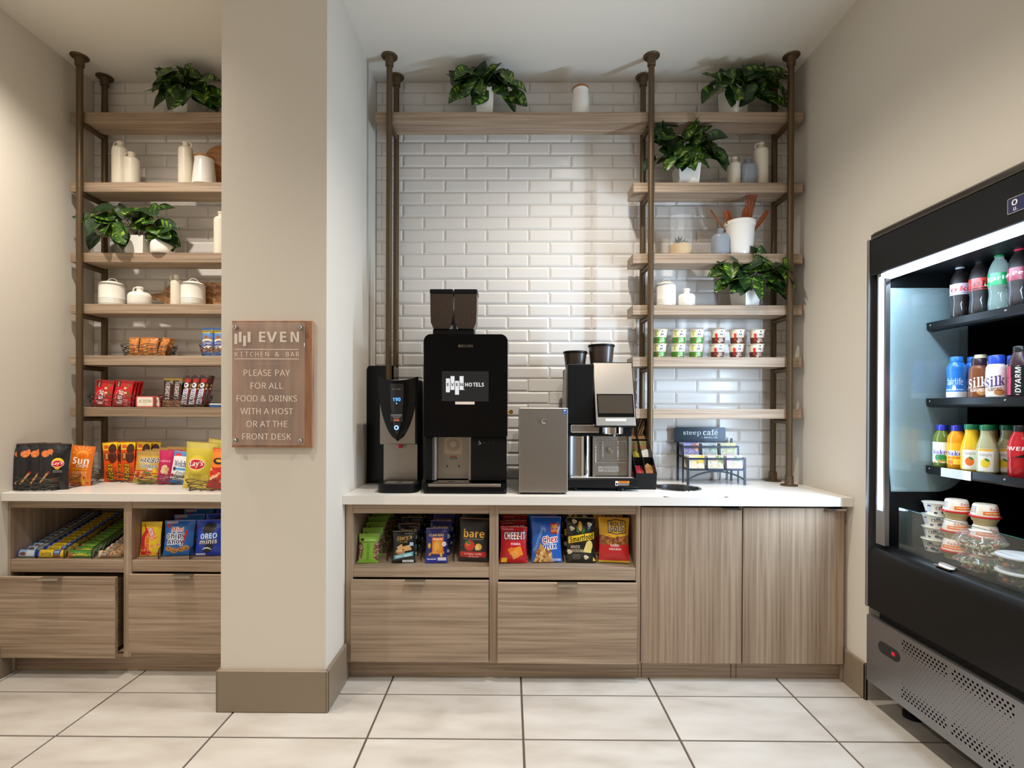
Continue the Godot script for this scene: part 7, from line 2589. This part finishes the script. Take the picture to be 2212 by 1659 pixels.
	var carafe := [Vector2(0, 0.002), Vector2(0.027, 0.0), Vector2(0.0315, 0.006), Vector2(0.032, 0.085), Vector2(0.030, 0.105), Vector2(0.0215, 0.135), Vector2(0.0195, 0.150), Vector2(0.0205, 0.162), Vector2(0, 0.162)]
	var lg := pmat("label_greens", wrapped(band(rgb(226, 230, 214)).ell(128, 72, 26, 20, rgb(40, 130, 70)).rect(92, 34, 72, 24, rgb(220, 220, 236)).bits(96, 80, 64, 14, 10, 8, [rgb(110, 160, 60), rgb(226, 130, 60)], 3), "Naked", rgb(70, 60, 140), 20, "serifbold", 0.0), 0.35)
	var lo := pmat("label_mango", wrapped(band(rgb(240, 176, 36)).rect(92, 34, 72, 24, rgb(220, 220, 236)).text("MIGHTY MANGO", 128, 66, 70, 8, rgb(200, 70, 30), "bold").ell(140, 84, 24, 14, rgb(250, 210, 70)).ell(104, 86, 14, 9, rgb(226, 110, 60)), "Naked", rgb(70, 60, 140), 20, "serifbold", 0.0), 0.35)
	var lj := pmat("label_orange", wrapped(carafe_print(rgb(226, 196, 60), rgb(236, 120, 50)), "", W, 10), 0.25)
	var ll := pmat("label_lemon", wrapped(carafe_print(rgb(196, 200, 160), rgb(240, 214, 60)), "", W, 10), 0.25)
	var lp := pmat("label_power", wrapped(band(rgb(196, 34, 44)).poly([Vector2(110, 96), Vector2(200, 40), Vector2(256, 40), Vector2(256, 96)], rgb(30, 26, 30)), "POWERADE", W, 22, "bold", 0.0), 0.25)
	var jcap := mat("cap_indigo", rgb(40, 50, 160), 0.3)
	var gcap := mat("cap_forest", rgb(24, 110, 74), 0.3)
	var juices := [
		["juice_bottle", "green juice bottle", 0.826, 1.794, square, mat("juice_green", rgb(96, 112, 48), 0.15), [0.02, 0.105], lg, [0.0195, 0.1538, 0.176], jcap, 2],
		["juice_bottle", "orange mango juice bottle", 0.890, 1.800, square, mat("juice_mango", rgb(224, 148, 26), 0.15), [0.02, 0.105], lo, [0.0195, 0.1538, 0.176], jcap, 2],
		["juice_carafe", "yellow orange juice carafe", 0.955, 1.800, carafe, mat("juice_orange", rgb(226, 188, 44), 0.12), [0.008, 0.095], lj, [0.0225, 0.1622, 0.182], gcap, 2],
		["juice_carafe", "pale lemonade carafe", 1.022, 1.800, carafe, mat("juice_lemon", rgb(176, 178, 140), 0.12), [0.008, 0.095], ll, [0.0225, 0.1622, 0.182], gcap, 3],
		["sport_bottle", "red sport drink bottle", 1.145, 1.804, sport, mat("power_red", rgb(180, 28, 38), 0.15), [0.072, 0.132], lp, [0.0205, 0.1625, 0.184], caps[1], 2]]
	for d in juices:
		for j in d[10]:
			bottle(d[0], "%s on the lower cooler shelf, %s" % [d[1], ["in front", "second in its lane", "third in its lane"][j]], "juice bottles in lanes", Vector3(d[3] + 0.070 * j, S[2], d[2] + 0.006 * j), -0.85 - 0.2 * j, d[4], d[5], d[6], d[7], d[8], d[9])
	# deck: yogurt cups, hummus tubs, salads, fruit cup
	var Y := 0.7055
	var yp := Pic.new(256, 64, rgb(232, 228, 212))
	for k in 12:
		yp.ell(10 + k * 22, 14 if k % 2 else 50, 7, 6, rgb(46, 52, 110))
	yp.text("Chobani", 128, 22, 60, 18, rgb(30, 30, 36), "serifbold").text("Chobani", 20, 34, 56, 16, rgb(30, 30, 36), "serifbold").rect(64, 16, 20, 34, rgb(200, 204, 210)).ell(128, 44, 9, 9, rgb(46, 52, 110))
	var ym := pmat("yogurt", yp, 0.4)
	for k in 4:
		var t := thing("yogurt_cup", "blueberry dotted yogurt cup, %s of the stack of four" % ["bottom", "second", "third", "top"][k], "yogurt", Vector3(1.755 + 0.003 * (k % 2), Y + 0.0502 * k, 0.842), -0.9 + 0.3 * k, "stacked yogurt cups")
		var g := G.new()
		g.lathe([Vector2(0, 0.001), Vector2(0.033, 0.0), Vector2(0.034, 0.004), Vector2(0.044, 0.046), Vector2(0.048, 0.0475), Vector2(0.0485, 0.0488), Vector2(0, 0.0488)], Vector3.ZERO, 26, 0.0, 0.047)
		part("cup", g, ym, t)
		g = G.new()
		g.lathe([Vector2(0.0488, 0.0490), Vector2(0.0488, 0.0496), Vector2(0, 0.0496)], Vector3.ZERO, 26)
		part("foil_lid", g, M.foil_lid if M.has("foil_lid") else mat("foil_lid", rgb(222, 220, 208), 0.35), t)
	var tp := Pic.new(256, 64, rgb(228, 220, 206))
	tp.poly([Vector2(84, 12), Vector2(176, 12), Vector2(176, 60), Vector2(84, 60)], rgb(240, 236, 226)).text("Sabra", 130, 22, 50, 16, rgb(206, 60, 40), "serifbold").poly([Vector2(84, 36), Vector2(176, 30), Vector2(176, 56), Vector2(84, 56)], rgb(236, 124, 40)).lines(92, 42, 70, 1, 10, W).rect(4, 10, 64, 46, rgb(238, 236, 230)).lines(8, 16, 54, 4, 9, rgb(60, 60, 60)).ell(220, 34, 20, 14, rgb(190, 120, 60)).ell(200, 44, 12, 10, rgb(160, 96, 46))
	var tm := pmat("hummus_label", tp, 0.2)
	var hm := mat("hummus", rgb(214, 196, 140), 0.4)
	var ring := mat("hummus_ring", rgb(196, 34, 40), 0.3)
	var spots := [[1.748, 0.945, 0, "bottom"], [1.750, 0.945, 1, "middle"], [1.752, 0.945, 2, "top"], [1.772, 1.045, 0, "bottom"], [1.772, 1.045, 1, "middle"], [1.772, 1.045, 2, "top"]]
	for e in spots:
		var t := thing("hummus_cup", "hummus cup with red ring, %s of the %s stack" % [e[3], "left" if e[1] < 1.0 else "right"], "hummus cup", Vector3(e[0], Y + 0.0775 * e[2], e[1]), -0.8 + 0.5 * e[2], "stacked hummus cups")
		var g := G.new()
		g.lathe([Vector2(0, 0.001), Vector2(0.032, 0.0), Vector2(0.034, 0.01), Vector2(0.038, 0.014), Vector2(0.042, 0.026), Vector2(0, 0.026)], Vector3.ZERO, 26)
		part("tub", g, hm, t)
		g = G.new()
		g.lathe([Vector2(0.043, 0.0262), Vector2(0.0475, 0.0275), Vector2(0.0475, 0.0325), Vector2(0.044, 0.034), Vector2(0, 0.034)], Vector3.ZERO, 26)
		part("ring", g, ring, t)
		g = G.new()
		g.lathe([Vector2(0.0425, 0.0342), Vector2(0.041, 0.045), Vector2(0.0355, 0.072), Vector2(0.032, 0.076), Vector2(0, 0.077)], Vector3.ZERO, 26, 0.034, 0.076)
		part("top_cup", g, tm, t)
	salad("clear bowl of chicken salad on top of another bowl", Vector3(1.700, Y + 0.062, 1.105), 0.076, 0.082, [rgb(120, 150, 70), rgb(226, 216, 190), rgb(240, 234, 214), rgb(90, 120, 50), rgb(196, 110, 80)], 1)
	salad("low clear bowl of salad with bacon under the chicken salad", Vector3(1.700, Y, 1.105), 0.074, 0.060, [rgb(170, 90, 80), rgb(200, 206, 160), rgb(226, 224, 200), rgb(150, 176, 100)], 2)
	salad("clear bowl of green salad near the front of deck", Vector3(1.705, Y, 1.420), 0.072, 0.062, [rgb(110, 150, 60), rgb(80, 120, 46), rgb(230, 230, 220)], 3)
	salad("clear bowl of leafy salad stacked above green salad", Vector3(1.705, Y + 0.064, 1.420), 0.072, 0.072, [rgb(90, 140, 60), rgb(60, 110, 50), rgb(240, 236, 226)], 4)
	fruit_cup("round tub of cut fruit with white lid, upper of two", Vector3(1.690, Y + 0.052, 1.265))
	fruit_cup("round tub of cut fruit with white lid, lower of two", Vector3(1.690, Y, 1.265))


func salad(label: String, at: Vector3, r: float, h: float, cols: Array, sd: int) -> void:
	var t := thing("salad_bowl", label, "salad", at, 0.0, "clear salad bowls")
	var g := G.new()
	g.lathe([Vector2(0, 0.0), Vector2(r * 0.55, 0.0), Vector2(r * 0.78, h * 0.22), Vector2(r * 0.95, h * 0.52), Vector2(r * 1.02, h * 0.55), Vector2(r * 1.03, h * 0.60)], Vector3.ZERO, 32)
	part("bowl", g, M.clear_plastic if M.has("clear_plastic") else glass("clear_plastic", Color(0.92, 0.95, 0.96), 0.10), t)
	g = G.new()
	g.lathe([Vector2(r * 1.02, h * 0.605), Vector2(r * 0.95, h * 0.65), Vector2(r * 0.80, h * 0.88), Vector2(r * 0.62, h * 0.99), Vector2(0, h)], Vector3.ZERO, 32)
	part("lid", g, M.clear_plastic, t)
	var rng := RandomNumberGenerator.new()
	rng.seed = sd
	g = G.new()
	g.use_col = true
	for k in 220:
		var a := rng.randf() * TAU
		var y := rng.randf_range(0.06, 0.62)
		var rr := r * lerpf(0.52, 0.90, clampf(y / 0.5, 0.0, 1.0)) * sqrt(rng.randf_range(0.35, 1.0)) * 0.93
		var c := Vector3(cos(a) * rr, h * y, sin(a) * rr)
		g.col = cols[rng.randi() % cols.size()].srgb_to_linear()
		g.xf = Transform3D(Basis.from_euler(Vector3(rng.randf() * 3, rng.randf() * 3, rng.randf() * 3)), c)
		var s := rng.randf_range(0.006, 0.012)
		g.cbox(Vector3.ZERO, Vector3(s, s * 0.3, s * rng.randf_range(0.5, 1.0)), s * 0.1)
	if not M.has("salad_mix"):
		var m := mat("salad_mix", Color.WHITE, 0.5)
		m.vertex_color_use_as_albedo = true
	var o := part("salad", g, M.salad_mix, t)
	o.set_meta("kind", "stuff")
	g = G.new()
	g.xf = Transform3D(Basis(Vector3.UP, -0.6), Vector3(0, h * 1.0 + 0.0006, 0))
	g.box(Vector3(-0.03, 0, -0.02), Vector3(0.03, 0.0008, 0.02))
	part("paper_label", g, M.white_plain, t)


func fruit_cup(label: String, at: Vector3) -> void:
	var t := thing("fruit_tub", label, "fruit cup", at, 0.0, "tubs of cut fruit")
	var g := G.new()
	g.lathe([Vector2(0, 0), Vector2(0.052, 0), Vector2(0.056, 0.004), Vector2(0.062, 0.042)], Vector3.ZERO, 32)
	part("tub", g, M.clear_plastic, t)
	g = G.new()
	g.lathe([Vector2(0.062, 0.0422), Vector2(0.0655, 0.043), Vector2(0.0655, 0.048), Vector2(0.062, 0.0505), Vector2(0, 0.0505)], Vector3.ZERO, 32)
	part("lid", g, M.tub_lid if M.has("tub_lid") else mat("tub_lid", rgb(222, 230, 238), 0.3), t)
	var cols := [rgb(236, 140, 50), rgb(206, 214, 120), rgb(240, 200, 90), rgb(50, 56, 96), rgb(150, 180, 90)]
	var rng := RandomNumberGenerator.new()
	rng.seed = 12
	g = G.new()
	g.use_col = true
	for k in 60:
		var a := rng.randf() * TAU
		var rr := 0.050 * sqrt(rng.randf_range(0.4, 1.0))
		g.col = cols[rng.randi() % 5].srgb_to_linear()
		g.xf = Transform3D(Basis(Vector3.UP, rng.randf() * 3), Vector3(cos(a) * rr, rng.randf_range(0.010, 0.034), sin(a) * rr))
		g.cbox(Vector3.ZERO, Vector3(0.014, 0.012, 0.012), 0.003)
	var o := part("cut_fruit", g, M.salad_mix, t)
	o.set_meta("kind", "stuff")
